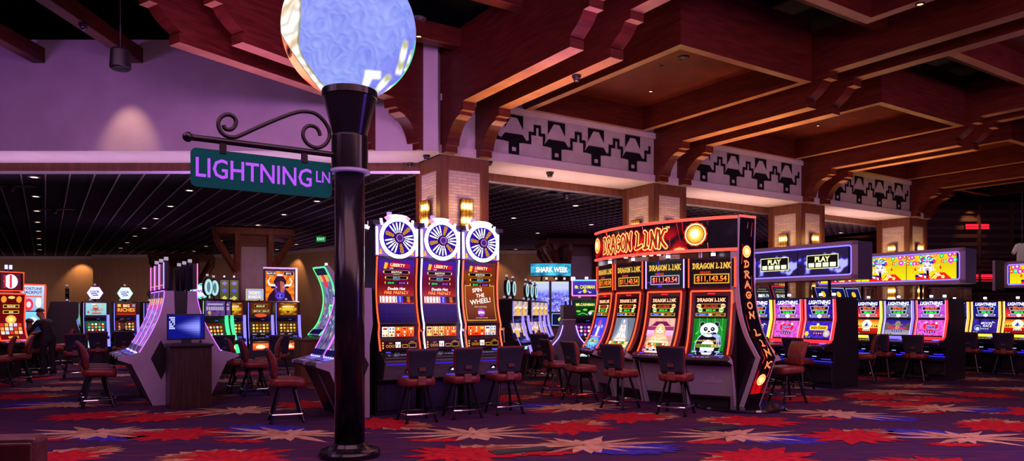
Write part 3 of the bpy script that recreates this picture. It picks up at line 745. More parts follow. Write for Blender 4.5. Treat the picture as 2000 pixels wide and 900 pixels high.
for (u, v) in ((22,363),(107,408),(1106,379)):
    Y = (4.7-HC)*F/(V0-v); p = at(u, v, Y); 
    t = dome((p.x,p.y,4.69), 'dome camera in a plate of the black louvered ceiling, %s' % {22:'at the edge',107:'left of the street sign',1106:'beyond the near doorway'}[u], .9)
    mb = MB(); mb.box(-.55,.55,-.14,.14,-.004,.01); o = mb.build('ceiling_plate', DARKM, t)
ex = thing('exit_sign', 'small green lit exit sign hung far back beside the lamp post', 'exit sign', at(627,467,24.), R(10))
mb = MB(); mb.box(-.16,.16,-.03,.03,-.1,.1); mb.build('housing', DARKM, ex, bevel=.01)
mb = MB(); mb.box(-.015,.015,-.015,.015,.1,.75); mb.build('stem', DARKM, ex)
a = Art(.30,.18); a.rect(0,0,1,1,gc('0a9040',.9)); a.text('EXIT', .5,.28,.46, gc('d0ffe0',1.4), maxw=.85); a.build('sign_face', ex, flat((-.15,-.031,-.09),(1,0,0),(0,0,1)))
# ================================================================== CHAIRS
LEA = noisy('maroon_leather', [(.35,(.13,.014,.016)),(.65,(.21,.026,.024))], (1,1,1), 14., 5, .38, bump=.12)
LEA2 = noisy('brown_red_leather', [(.35,(.16,.028,.020)),(.65,(.24,.050,.032))], (1,1,1), 14., 5, .38, bump=.12)
NAVY = noisy('navy_upholstery_weave', [(.4,(.010,.010,.028)),(.6,(.018,.017,.045))], (1,1,1), 60., 2, .85)
PATCH = mat('brown_logo_patch', (.09,.025,.018), .6)
def loft(mb, sect, mi=0):
    n = len(sect[0]); vs = [p for s in sect for p in s]; m = len(sect)
    fs = [(j*n+k, j*n+(k+1) % n, (j+1)*n+(k+1) % n, (j+1)*n+k) for j in range(m-1) for k in range(n)]
    fs += [tuple(range(n-1,-1,-1)), tuple((m-1)*n+k for k in range(n))]
    mb.add(vs, fs, mi)
def sup(q, e): c = math.cos(q); return math.copysign(abs(c)**e, c)
def backsec(t, w0, w1, th, y0, n=24, e=.35):
    z = .645+.425*t; w = w0+(w1-w0)*(t**.7); edge = min(1, (min(t,1-t)/.06))**.5*.5+.5; yy = y0-.10*t+.03*math.sin(math.pi*t)
    out = []
    for k in range(n):
        q = 2*math.pi*k/n; x = w/2*sup(q, e)*(.94+.06*edge); y = yy+th/2*edge*(.75+.55*math.sin(math.pi*t))*sup(q-math.pi/2, .6)+.22*x*x
        out.append((x, y, z))
    return out
def make_chair(kind='maroon'):
    t = thing('casino_chair', 'x', 'chair', group=None)
    lm = LEA if kind == 'maroon' else LEA2
    mb = MB(); sec = []
    for tz, sc_ in ((.525,.88),(.535,.96),(.575,1.),(.61,.99),(.635,.95),(.645,.86)):
        sec.append([(.245*sc_*sup(2*math.pi*k/28,.45)*(1-.10*math.sin(2*math.pi*k/28)*-1*.0), (.265 if math.sin(2*math.pi*k/28-math.pi/2+math.pi/2) > 0 else .235)*sc_*sup(2*math.pi*k/28-math.pi/2,.45)+.01, tz-(.035*max(0,sup(2*math.pi*k/28-math.pi/2,.45))**2 if tz < .6 else .012*max(0,sup(2*math.pi*k/28-math.pi/2,.45)))) for k in range(28)])
    loft(mb, sec); mb.build('seat', lm, t, smooth=True)
    mb = MB(); mb.box(-.17,.17,-.15,.15,.515,.55); mb.box(-.05,.05,-.14,.14,.495,.52); mb.build('seat_frame', BLACKM, t, bevel=.006)
    mb = MB(); loft(mb, [backsec(j/14,.35,.47,.085,-.175) for j in range(15)]); mb.build('backrest', lm, t, smooth=True)
    mb = MB(); loft(mb, [backsec(.03+.93*j/12,.325,.43,.035,-.208) for j in range(13)]); mb.build('back_panel', NAVY, t, smooth=True)['label'] = 'navy fabric back panel'
    mb = MB(); mb.box(-.05,.05,-.262,-.242,.745,.80); mb.build('logo_patch', PATCH, t, bevel=.003)
    mb = MB(); mb.box(-.06,.06,-.245,-.205,.545,.67); mb.build('back_bracket', mat('brown_bracket_cover', (.20,.06,.045), .4), t, bevel=.01)
    for x in (-1,1):
        for y in (-1,1):
            mb = MB(); P = smooth_path([(.12*x,.10*y,.51),(.145*x,.125*y,.40),(.19*x,.18*y,.18),(.225*x,.225*y,.0)], 4)
            mb.tube(P, .021, 8); mb.tube([(.225*x,.225*y,.0),(.222*x,.222*y,.03)], .026, 8); mb.build('leg', BLACKM, t, smooth=False)
    mb = MB(); q = .215
    P = smooth_path([(-q,.205,.13),(-.1,.25,.13),(.1,.25,.13),(q,.205,.13)], 4); mb.tube(P, .0125, 6)
    P = smooth_path([(-q,-.205,.13),(-.1,-.23,.13),(.1,-.23,.13),(q,-.205,.13)], 4); mb.tube(P, .0125, 6)
    for x in (-1,1): mb.tube([(x*q,-.205,.13),(x*(q+.015),0,.13),(x*q,.205,.13)], .0125, 6)
    mb.build('footrest', CHROME, t)
    return t
chairs = {'maroon': make_chair('maroon'), 'brown': make_chair('brown')}; placed = {}
def chair(u, v, face, lab, group, kind='maroon', twist=0.):
    """u,v: pixel of the floor point under the seat; face: direction the sitter looks"""
    p = fl(u, v); rz = math.atan2(face[1], face[0])-math.pi/2+R(twist)
    if kind not in placed: o = chairs[kind]; placed[kind] = 1; o.location = p; o.rotation_euler = (0,0,rz); o['label'] = lab; o['group'] = group
    else: o = dup(chairs[kind], p, rz, lab, group)
    return o
B_ = (BX.x,BX.y); A_ = (AX.x,AX.y); NB = (-BX.x,-BX.y); NA = (-AX.x,-AX.y)
g = 'chairs at the wheel machines'
def chair_at(p, face, lab, group, kind='maroon', twist=0.):
    v = V0+F*HC/p[1]; return chair(U0+F*p[0]/p[1], v, face, lab, group, kind, twist)
for i, lab in enumerate(('chair seen from behind at the first wheel machine, beside the lamp post','chair seen from behind at the middle wheel machine','chair seen from behind at the wheel machine showing SPIN THE WHEEL')):
    p = Vector((-1.754,11.1,0))+AX*(.755*i)-BX*.74-AX*.045; chair_at(p, B_, lab, g, twist=-7)
g = 'chairs at the curved red bank'
chair_at((2.56,11.20), (.53,.85), 'chair seen from behind in front of the panda screen', g)
chair_at((1.80,11.92), (.72,.69), 'chair in front of the machine with the bearded old man on its screen', g)
chair_at((1.22,12.92), (.86,.51), 'chair seen from its side at the far left end of the curved red bank', g, 'brown')
chair_at((.87,13.86), (.94,.35), 'chair standing one place left of the curved red bank, farther from the panda', g, 'brown')
g = 'chairs at the three bright banks on the far side'
chair(1538, 785, (-.92,-.25), 'brown red leather chair showing its front beside the lettered end post', g, 'brown')
chair_at((6.40-.838*.62,15.06-.546*.62), A_, 'dark chair half hidden behind the brown red one at the HIGH STAKES machine', g, twist=8)
chair_at((5.98-.838*.62,15.71-.546*.62), A_, 'dark chair glimpsed right behind the lettered end post', g)
chair(1688, 745, (-.35,.95), 'chair turned sideways between the two banks under the displays', g, 'brown', 40)
chair_at((9.35-.838*.60,17.44-.546*.60), A_, 'dark chair seen from behind at the middle machine under the yellow display', g, twist=10)
chair_at((9.77-.838*.60,16.79-.546*.60), A_, 'dark chair seen from behind at the heart machine under the yellow display', g, twist=14)
chair_at((12.55-.838*.68,19.1-.546*.68), A_, 'chair partly behind the dark end panel under the yellow display', g, twist=10)
chair_at((12.97-.838*.68,18.41-.546*.68), A_, 'dark chair seen from behind at the far right bank', g, twist=14)
g = 'chairs at the violet curved bank'
for i, lab in enumerate(('nearest of the three chairs lined up at the violet curved bank','middle of the three chairs lined up at the violet curved bank','farthest of the three chairs lined up at the violet curved bank')):
    p = Vector((-6.95,12.04,0))+BX*.62*i; chair_at(p, A_, lab, g, twist=-3)
chair_at((-3.28,10.42), (.95,.31), 'lone maroon chair in side view left of the lamp post', g, twist=4)
g = 'chairs before the gold machines'
chair(497, 771, (.86,.5), 'front chair of the tight row before the gold machines', g, 'maroon')
chair(470, 764, (.86,.5), 'chair behind the front one, close to the dark kiosk cabinet', g, 'brown')
chair(524, 757, (-.88,-.3), 'chair with its violet lit front turned to the kiosk', g, 'brown')
chair(440, 744, (-.3,.95), 'chair at the first gold machine, partly behind the kiosk', g)
chair(546, 744, (-.3,.95), 'chair seen from behind at the third gold machine', g)
g = 'chairs on the far left'
chair(36, 747, (-.75,-.65), 'chair at the left edge of the room showing its striped front', g, 'brown')
chair(0, 754, (-.8,-.6), 'chair cut by the left edge, beyond the striped one', g, 'brown')
chair(76, 728, (-.4,.9), 'dark backed chair behind the striped ones', g)
chair(98, 722, (.9,-.4), 'chair with red front edge under the standing person', g)
chair(122, 712, (-.75,-.6), 'striped chair farther back between the left machines', g, 'brown')
chair(146, 737, (-.55,.83), 'dark backed chair before the dark hexagon machine side', g)
chair(190, 727, (-.55,.83), 'dark backed chair at the octopus machine', g)
chair(240, 722, (-.55,.83), 'chair occupied by the seated player', g)
g = 'chairs in the far centre'
chair(1036, 731, (-.9,-.3), 'brown red chair farther back behind the third wheel machine', g, 'brown')
chair(1058, 738, (.3,.95), 'dark chair behind the brown red one near the double tank screens', g)
chair(1090, 712, (.2,-.95), 'small far chair in front of the double tank screens', g, 'brown')
# the leather chair top in the lower left corner
lc = thing('lounge_chair', 'plum brown leather lounge chair back cut off by the lower left corner', 'chair', (-3.62,4.85,0), R(6))
mb = MB(); mb.box(-.42,.42,-.09,.09,.24,.76); PLUM = noisy('plum_brown_leather', [(.35,(.075,.022,.026)),(.65,(.12,.038,.042))], (1,1,1), 14., 5, .4, bump=.12)
mb.build('backrest', PLUM, lc, bevel=.04, seg=3)
for x0, x1 in ((-.40,-.14),(-.13,.13),(.14,.40)):
    mb = MB(); mb.box(x0,x1,-.105,-.08,.30,.72); mb.build('back_cushion', PLUM, lc, bevel=.02, seg=2)
mb = MB(); mb.box(-.42,.42,-.05,.62,.2,.42); mb.build('seat', PLUM, lc, bevel=.05, seg=3)
for x in (-.36,.36):
    for y in (-.04,.56): mb = MB(); mb.tube([(x,y,0),(x,y,.22)], .022, 10); mb.build('leg', BLACKM, lc)
# floor plates
for i, (u, v, w, lab) in enumerate(((1018,881,.36,'dark metal floor box cover left of the large sand leaf'),(1400,838,.30,'dark metal floor box cover near the round plinth'))):
    p = fl(u, v); t = thing('floor_box', lab, 'floor box', p, R(25)); mb = MB(); mb.box(-w,w,-.12,.12,.0085,.016); mb.build('cover', DARKM, t, bevel=.003)
    mb = MB(); mb.box(-w+.05,w-.05,-.08,.08,.016,.019); mb.build('lid', mat('floor_lid_grey', (.03,.035,.045), .5, .3), t)
# ================================================================== PEOPLE
SKIN = mat('skin', (.42,.22,.15), .55); CLO = noisy('dark_clothing', [(.4,(.010,.009,.014)),(.6,(.02,.018,.026))], (1,1,1), 20., 4, .85); HAIRM = noisy('dark_hair', [(.4,(.03,.018,.014)),(.6,(.07,.045,.035))], (1,1,3), 30., 4, .7)
SHOE = mat('black_shoe', (.01,.01,.012), .4)
def person(lab, J, loc, rz, hair=True):
    """J: joint name -> (x,y,z); the figure faces +y"""
    V = []; E = []; RAD = []; IDX = {}; SK = {}
    def v(n, p, r, k='c'): IDX[n] = len(V); V.append(Vector(p)); RAD.append(r); SK[IDX[n]] = k; return IDX[n]
    def e(a, b): E.append((IDX[a], IDX[b]))
    mid = lambda a, b, t=.5: Vector(a)*(1-t)+Vector(b)*t
    hd = Vector(J['head']); nk = Vector(J['neck']); ch = Vector(J['chest']); pv = Vector(J['pelvis'])
    v('pelvis', pv, .15); v('waist', mid(pv, ch, .5), .135); v('chest', ch, .15); v('upper', mid(ch, nk, .6), .12); v('neck', nk, .055, 's'); v('jaw', mid(nk, hd, .6), .075, 's'); v('head', hd, .098, 's'); v('crown', hd+(hd-nk).normalized()*.07, .075, 'h')
    for a, b in (('pelvis','waist'),('waist','chest'),('chest','upper'),('upper','neck'),('neck','jaw'),('jaw','head'),('head','crown')): e(a, b)
    fw = Vector(J.get('look', (0,1,0))).normalized(); v('nose', mid(nk, hd, .85)+fw*.105, .014, 's'); e('head', 'nose')
    for s in 'lr':
        sh, el, wr, hp, kn, an = (Vector(J[k+s]) for k in ('sh','el','wr','hp','kn','an'))
        v('sh'+s, sh, .075); v('ua'+s, mid(sh, el, .5), .055); v('el'+s, el, .045); v('fa'+s, mid(el, wr, .5), .042); v('wr'+s, wr, .028, 's')
        for a, b in (('upper','sh'+s),('sh'+s,'ua'+s),('ua'+s,'el'+s),('el'+s,'fa'+s),('fa'+s,'wr'+s)): e(a, b)
        d = (wr-el).normalized(); sd = d.cross(Vector((0,0,1))); sd = sd.normalized() if sd.length > .1 else Vector((1,0,0)); dn = sd.cross(d)
        v('pm'+s, wr+d*.06, .032, 's'); e('wr'+s, 'pm'+s)
        for i, L in enumerate((.085,.095,.088,.068)):
            o = sd*(i-1.5)*.021; a = v('f%d%s' % (i,s), wr+d*.10+o, .010, 's'); v('g%d%s' % (i,s), wr+d*(.10+L*.55)+o-dn*.015*-1, .009, 's'); v('h%d%s' % (i,s), wr+d*(.10+L*.85)+o+dn*.035*(-1), .008, 's')
            e('pm'+s, 'f%d%s' % (i,s)); e('f%d%s' % (i,s), 'g%d%s' % (i,s)); e('g%d%s' % (i,s), 'h%d%s' % (i,s))
        q = sd*(-.045 if s == 'l' else .045); v('t0'+s, wr+d*.05+q, .011, 's'); v('t1'+s, wr+d*.09+q*1.4, .009, 's'); e('pm'+s, 't0'+s); e('t0'+s, 't1'+s)
        v('hp'+s, hp, .105); v('th'+s, mid(hp, kn, .5), .085); v('kn'+s, kn, .062); v('ca'+s, mid(kn, an, .4), .058); v('an'+s, an, .04); v('he'+s, an+Vector((0,-.03,-.05)), .035, 'o'); v('to'+s, an+Vector((0,.17,-.055)), .032, 'o')
        for a, b in (('pelvis','hp'+s),('hp'+s,'th'+s),('th'+s,'kn'+s),('kn'+s,'ca'+s),('ca'+s,'an'+s),('an'+s,'he'+s),('an'+s,'to'+s)): e(a, b)
    me = bpy.data.meshes.new('body'); me.from_pydata(V, E, []); ob = bpy.data.objects.new('tmp', me); col.objects.link(ob)
    ob.modifiers.new('skin', 'SKIN'); 
    for i, sv in enumerate(me.skin_vertices[0].data): sv.radius = (RAD[i], RAD[i]*.82 if SK[i] == 'c' and i < 4 else RAD[i]); sv.use_root = (i == 0)
    ss = ob.modifiers.new('sub', 'SUBSURF'); ss.levels = 2; ss.render_levels = 2
    dg = bpy.context.evaluated_depsgraph_get(); m2 = bpy.data.meshes.new_from_object(ob.evaluated_get(dg)); bpy.data.objects.remove(ob)
    m2.materials.clear(); [m2.materials.append(x) for x in (CLO, SKIN, HAIRM, SHOE)]
    for p in m2.polygons:
        k = min(range(len(V)), key=lambda i: (V[i]-p.center).length-RAD[i]*.6); p.material_index = {'c':0,'s':1,'h':2,'o':3}[SK[k]]; p.use_smooth = True
    root = thing('person', lab, 'person', loc, rz)
    b = bpy.data.objects.new('body', m2); col.objects.link(b); b.parent = root
    if hair:
        mb = MB(); up = (hd-nk).normalized(); c = hd+up*.012-fw*.012
        prof = [(.104*math.sin(math.pi*k/18+.001), .112*math.cos(math.pi*k/18)) for k in range(9)]
        mb.lathe(prof, 18); M = Vector((0,0,1)).rotation_difference((up-fw*.45).normalized()).to_matrix().to_4x4(); M.translation = c; mb.xf(M); mb.build('hair', HAIRM, root, smooth=True)
    for s in (-1, 1):
        mb = MB(); sd = fw.cross((hd-nk).normalized()).normalized(); o = mid(nk, hd, .82)+sd*s*.098
        mb.lathe([(.001,-.03),(.012,-.02),(.016,0),(.012,.022),(.001,.03)], 8, tuple(o)); mb.build('ear', SKIN, root, smooth=True)
        mb = MB(); o = mid(nk, hd, 1.0)+sd*s*.034+fw*.086; mb.lathe([(.001,-.008),(.010,-.004),(.012,0),(.010,.004),(.001,.008)], 8, tuple(o)); mb.build('eye', mat('eye', (.02,.015,.015), .2), root)
    mb = MB(); o = mid(nk, hd, .52)+fw*.082; mb.lathe([(.001,-.006),(.02,-.003),(.022,0),(.02,.003),(.001,.006)], 8, tuple(o)); mb.build('mouth', mat('lips', (.35,.12,.10), .5), root)
    return root
sit = dict(head=(0,.06,1.30), neck=(0,.02,1.10), chest=(0,-.03,.92), pelvis=(0,-.06,.73), shl=(-.19,0,1.03), shr=(.19,0,1.03), ell=(-.26,.16,.80), elr=(.27,.14,.80), wrl=(-.16,.40,.90), wrr=(.18,.40,.90), hpl=(-.10,-.02,.72), hpr=(.10,-.02,.72), knl=(-.13,.40,.66), knr=(.13,.40,.66), anl=(-.13,.36,.22), anr=(.13,.36,.22))
d = math.atan2(.85,-.5)-math.pi/2
p = fl(240, 722); person('seated player in a black top seen from behind at the red BIG machine', sit, p, d)
sit2 = dict(sit); p = at(58, 700, 18.5); p.z = 0; person('seated person in dark clothes bent towards the red edged curved machine', sit2, p, R(40))
chair_p = p.copy(); o = dup(chairs['maroon'], chair_p, R(40), 'chair under the seated person on the far left', 'chairs on the far left')
st = dict(head=(0,.22,1.56), neck=(0,.12,1.40), chest=(0,.02,1.22), pelvis=(0,-.06,.95), shl=(-.19,.08,1.33), shr=(.19,.08,1.33), ell=(-.25,.25,1.10), elr=(.24,.28,1.08), wrl=(-.16,.48,1.10), wrr=(.14,.48,1.05), hpl=(-.10,-.05,.92), hpr=(.10,-.05,.92), knl=(-.11,.02,.50), knr=(.12,-.02,.50), anl=(-.12,-.04,.09), anr=(.13,-.10,.09), look=(0,.9,-.4))
p = at(92, 700, 17.9); p.z = 0; person('standing person in black leaning over beside the red edged curved machine', st, p, R(75))
# ================================================================== SLOT MACHINES: shared pieces
def candle(t, x, y, z, lit=(6,5.2,6.5), h=.09, r=.035, on=True):
    mb = MB(); mb.tube([(x,y,z),(x,y,z+h*.45)], r*.8, 12); o = mb.build('candle_light', BLACKP, t)
    mb = MB(); mb.tube([(x,y,z+h*.4),(x,y,z+h)], r, 14, col=lit); mb.build('lens', GLOW if on else mat('frosted_lens', (.35,.30,.38), .3), o, colors=True)
def neon(t, path, r, c, name='neon_trim', seg=8):
    mb = MB(); mb.tube(path, r, seg, col=c); return mb.build(name, GLOW, t, colors=True, smooth=True)
RO = (3.4,.17,.05); VI = (1.6,.55,4.2); BLU = (.35,.30,4.2); WHT = (4.2,4.,5.)
def deck(t, w, p0, p1, n=9, c=None, name='button_deck', rows=1, m=None, lit=.6):
    """sloping button shelf from front edge p0=(y,z) to back edge p1"""
    mb = MB(); mb.prism([(p0[0],p0[1]-.05),(p0[0]-.012,p0[1]-.03),(p0[0],p0[1]),(p1[0],p1[1]),(p1[0],p1[1]-.06)], -w/2, w/2)
    d = mb.build(name, m or BLACKP, t, bevel=.004, seg=1)
    L = math.hypot(p1[0]-p0[0], p1[1]-p0[1]); a = Art(w, L)
    a.rect(0,0,1,1,gc('0a0614',.5))
    for j in range(rows):
        for i in range(n):
            x = .10+.80*(i+.5)/n; y = .28+.30*j; q = rg.random()
            a.rect(x-.30/n, y-.10, x+.30/n, y+.12, c or (lerp(gc('3a2a60',lit), gc('8a7ad0',lit*1.5), q)))
    a.rect(.70,.55,.90,.85,gc('5a5cff',2.2*lit)); a.rect(.12,.60,.24,.82,gc('5a48ff',1.6*lit))
    a.build('button_lights', d, flat((-w/2,p0[0],p0[1]),(1,0,0),(0,p1[0]-p0[0],p1[1]-p0[1]),.001))
    return d
def blob(a, x, y, r, c, n=14, seed=0, ry=None): a.circ(x, y, r, c, None, n, ry, -.25)
def fire(x, y, k=1.):
    q = noise.noise(Vector((x*5,y*2.2,1.3)))*.5+.5; return lerp(gc('5a0804',k), gc('e0461a',k), q*1.1-.05)
# ------------------------------------------------------------------ wheel machines (three in a bank, more back to back)
WPROF = [(.10,0),(.10,.50),(-.17,.55),(-.25,.84),(-.235,.90),(-.02,.985),(-.01,1.16),(.03,1.20),(.03,1.37),(.02,1.41),(.07,1.6),(.105,1.8),(.115,2.0),(.105,2.2),(.085,2.42),(.085,2.97),(.30,2.97),(.70,2.45),(.74,2.3),(.74,0)]
GREYB = noisy('brushed_grey_panel', [(.4,(.16,.15,.18)),(.6,(.24,.22,.26))], (1,1,30), 6., 3, .35, .6)
VIOL = mat('violet_lit_backplate', (.05,.02,.1), .4, emit=(.22,.07,.55), k=.8)
def wheel_machine(label, neon_c, variant, meter):
    t = thing('slot_machine', label, 'slot machine')
    mb = MB(); mb.prism(WPROF, -.345, .345); mb.build('cabinet', BLACKP, t, bevel=.008, seg=1)
    # main curved display
    SP_ = smooth_path([(.012,1.43),(.058,1.6),(.095,1.8),(.105,2.0),(.095,2.2),(.075,2.41)], 4); f = curved(SP_, -.30); H = f.length
    a = Art(.60, H)
    if variant < 2:
        a.rect(0,.0,1,.30,gc('14065a',.55),gc('200a78',.7))
        for i in range(1,5): a.rect(i/5-.002,.0,i/5+.002,.30,gc('4a28d0',.5))
        for i in range(1,3): a.rect(0,i/10-.0012,1,i/10+.0012,gc('4a28d0',.5))
        a.rect(0,.30,1,1,None or (0,0,0),None,14,22,lambda x,y: lerp(lerp(gc('c03010',1.),gc('7a0a18',.8),sst(.36,.62,y)), gc('3a22c0',.8), sst(.70,.98,y)*(.35+.65*abs(2*x-1))) if y > .42 else fire(x,y,1.3))
    else:
        a.rect(0,0,1,1,(0,0,0),None,14,24,lambda x,y: lerp(lerp(gc('4a2006',.8),gc('a04408',.95),.5+.5*noise.noise(Vector((x*4,y*7,0)))), gc('3a22b0',.7), sst(.82,1.,y)*(1-x)))
        for x0,y0,x1,y1 in ((.03,.02,.97,.03),(.03,.61,.97,.62),(.03,.02,.045,.62),(.955,.02,.97,.62)): a.rect(x0,y0,x1,y1,gc('f0c040',1.2))
        a.rect(.045,.03,.955,.61,gc('6a2408',.7),gc('a8480c',.9))
        a.text('SPIN',.42,.51,.065,gc('ffffff',1.6),off=.01,rot=.12,maxw=.55); a.text('THE',.52,.42,.062,gc('ffffff',1.5),off=.01,rot=.12,maxw=.4); a.text('WHEEL!',.52,.315,.08,gc('fff4e0',1.5),off=.012,rot=.14,maxw=.82)
        a.text('WITH 3 OR MORE',.5,.245,.02,gc('ffe6b0',1.3)); a.circ(.5,.155,.12,gc('8a2ab0',1.),gc('c060ff',1.2)); a.text('SPIN',.5,.135,.042,gc('f6f6c0',1.7),off=.015); a.text('PLAY NOW TO ENTER',.5,.055,.016,gc('ffe6b0',1.1))
    def cap(y, h, w, t_, c, c2):
        a.circ(.5-w/2,y+h/2,.035,gc('f0c020',1.3)); a.circ(.5+w/2,y+h/2,.035,gc('f0c020',1.3)); a.rect(.5-w/2,y-.004,.5+w/2,y+h+.004,gc('d0901c',1.2)); a.rect(.5-w/2,y,.5+w/2,y+h,gc('0c0a1c'))
        a.text(t_,.5,y+h*.22,h*.56,gc(c,1.7),off=.01,maxw=w*.82); a.text(c2,.5,y-.016,.010,gc(c,1.1))
    a.poly([(.16,.90),(.40,.955),(.88,.925),(.86,.865),(.50,.88),(.18,.85)],gc('c01414',1.2)); a.poly([(.14,.85),(.22,.85),(.26,.94),(.17,.95)],gc('e8b818',1.2))
    a.text('LIBERTY',.53,.885,.047,gc('ffe9b0',1.6),off=.012,rot=-.05,maxw=.6); a.text('LINK',.36,.848,.020,gc('ffffff',1.4))
    cap(.775,.050,.68,'$10,717.61','fff6d8','GRAND JACKPOT'); cap(.690,.045,.58,meter,'50c8ff','MAJOR JACKPOT')
    a.circ(.2,.632,.03,gc('f0c020',1.3)); a.circ(.8,.632,.03,gc('f0c020',1.3)); a.rect(.2,.607,.485,.657,gc('06240e')); a.rect(.515,.607,.8,.657,gc('240a36'))
    a.text('$50.00',.345,.617,.026,gc('40ff70',1.4),off=.01); a.text('$10.00',.66,.617,.026,gc('c060ff',1.4),off=.01)
    if variant < 2:
        a.text('Double Hot',.5,.52,.042,gc('ffffff',1.6),off=.012,shear=.25,maxw=.55); a.text('FIRE FRENZY',.5,.455,.050,gc('e03808',1.2),off=.03,shear=.15,maxw=.72); a.text('FIRE FRENZY',.5,.455,.050,gc('ffd080',1.5),shear=.15,maxw=.70,c2=gc('f07020',1.4))
        a.rect(.02,.31,.98,.425,gc('c81414',1.)); a.rect(.03,.315,.50,.42,gc('e8e2ee',1.2))
        for i in range(5):
            for j in range(4): a.circ(.08+i*.093,.33+j*.026,.020,gc(('c82818','a05010','a8a818','d03c28')[j],1.1),None,6)
        a.rect(.50,.31,.66,.425,gc('2a30d0',1.1)); [a.text(q,.58,.325+.024*i,.014,gc('ffffff',1.4)) for i,q in enumerate(('100','150','250','500'))]
        a.rect(.66,.315,.97,.42,gc('3a140a',.9)); a.text('LIBERTY',.815,.395,.013,gc('ffd860',1.3)); a.text('LOCK',.815,.375,.013,gc('ffd860',1.3)); a.circ(.815,.345,.05,gc('e05018',1.2))
    a.build('screen', t, f, cut=.06)
    # reels, glass, deck
    a = Art(.54,.165); a.rect(0,0,1,1,gc('1a0a06'))
    for i in range(5):
        x0, x1 = .01+i*.197, .195+i*.197; red = (i >= (2,3,0)[variant] and i < (5,5,3)[variant])
        hot = gc('ff3008',1.5) if red else gc(('e8ddd0','e89a30','b8c0d8')[variant],1.2)
        a.rect(x0,.04,x1,.96,hot,gc('ff7a28',1.5) if red else gc(('ffffff','ffd070','e8ecff')[variant],1.3))
        for j in range(3): a.rect(x0+.03,.10+j*.3,x1-.03,.26+j*.3, gc(('c02808','ffd040','7a1408','282430','e06010')[(i+j+variant) % 5],1.2)); a.circ((x0+x1)/2,.18+j*.3,.03,gc(('ffe070','b01010','f0f0f0')[(i+2*j) % 3],1.3),None,8)
    a.build('reel_window', t, flat((-.27,.028,1.202),(1,0,0),(0,0,1)))
    a = Art(.60,.155); a.rect(0,0,1,1,gc('2a060c',.6),gc('4a0a10',.7)); a.rect(.40,.30,.54,.85,gc('f6f0f0',1.4)); a.text('1¢',.47,.40,.34,gc('5a2a10'),off=.02)
    for x in (.17,.25,.33): a.ring(x,.45,.025,.035,gc('e8a820',1.2)); 
    for x0,x1,y0,y1 in ((.58,.74,.28,.6),(.77,.98,.25,.75)): a.rect(x0,y0,x1,y1,gc('d8a818',1.)); a.rect(x0+.012,y0+.05,x1-.012,y1-.05,gc('2a060c',.6))
    for j in range(3): a.rect(.03,.2+j*.25,.07,.36+j*.25,gc('e8c020',1.2))
    a.text('LINES',.26,.7,.10,gc('f0d080')); a.text('REVEAL',.87,.82,.09,gc('f0c030',1.2)); a.build('belly_glass', t, flat((-.30,-.021,.995),(1,0,0),(0,.012,.155)))
    d = deck(t, .66, (-.245,.91), (-.025,.99), 10, None, lit=.5)
    mb = MB(); mb.prism([(-.18,.565),(-.262,.845),(-.25,.85),(-.165,.57)], -.33,.33); mb.build('belly_panel', GREYB, t, bevel=.004)
    a = Art(.62,.24); a.rect(.52,.38,.70,.66,gc('06060e')); a.circ(.61,.50,.03,gc('d8e0ff',1.6),None,8); a.rect(.555,.44,.665,.48,gc('c8d0ff',1.5)); a.rect(.46,.10,.80,.17,gc('4a50ff',2.6),gc('2a20ff',2.)); a.rect(0,.93,1,.99,gc('3a28ff',.9)); a.build('bill_acceptor', t, flat((-.31,-.19,.575),(1,0,0),(0,-.08,.27)))
    mb = MB(); mb.box(-.33,.33,.06,.1,.06,.48); mb.build('door_panel', mat('black_panel', (.014,.012,.017), .3), t, bevel=.01)
    mb = MB(); mb.tube([(.365,-.03,1.30),(.375,-.07,1.31)], .022, 12); mb.tube([(.375,-.06,1.31),(.372,-.09,1.08)], .010, 8); mb.build('lever', CHROME, t)
    # neon along the front edges
    NP = smooth_path([(-.07,1.0),(-.035,1.12),(-.005,1.25),(-.02,1.38),(.02,1.5),(.07,1.7),(.09,2.0),(.075,2.25),(.055,2.44)], 5)
    for s in (-1,1): neon(t, [(s*.336, y-.01, z) for y, z in NP], .013, neon_c)
    # the wheel head
    tp = MB(); tp.prism([(.06,2.455),(.06,2.97),(.12,2.97),(.12,2.455)], -.345,.345); hd = tp.build('wheel_topper', VIOL, t)
    zc_ = 2.735
    mb = MB(); mb.tube([(0,.08,zc_),(0,-.005,zc_)], .30, 48); mb.build('wheel_drum', BLACKP, hd)
    a = Art(.52,.52); a.circ(.5,.5,.5,gc('2c0ab0',1.),gc('14042a',.5),40)
    for i in range(24):
        q = 2*math.pi*i/24+(.2,.5,.9)[variant]; c, s_ = math.cos(q), math.sin(q)
        if i % 8 == (2,3,0)[variant]:
            for k_, rr in ((.22,.045),(.31,.055),(.40,.062)): a.circ(.5+c*k_,.5+s_*k_,rr,gc('e89a14',1.4)); a.circ(.5+c*k_,.5+s_*k_,rr*.72,gc('3a1206',.8)); a.circ(.5+c*k_,.5+s_*k_,rr*.35,gc('f0b030',1.3))
        elif i % 8 not in ((1,3),(2,4),(7,1))[variant]:
            a.stroke([(.5+c*.17,.5+s_*.17),(.5+c*.28,.5+s_*.28)],.020,gc('ffffff',1.8)); a.stroke([(.5+c*.26,.5+s_*.26),(.5+c*.45,.5+s_*.45)],.042,gc('f6ecc8',1.9)); a.circ(.5+c*.38,.5+s_*.38,.013,gc('b88a20',1.),None,8); a.circ(.5+c*.44,.5+s_*.44,.012,gc('5a2ac0',1.),None,8)
    a.circ(.5,.5,.14,gc('6a0a12',.9)); a.circ(.5,.5,.12,gc('3a1a5a',1.),gc('4a2a78',1.)); a.ring(.5,.5,.085,.115,gc('9a6ad0',1.2))
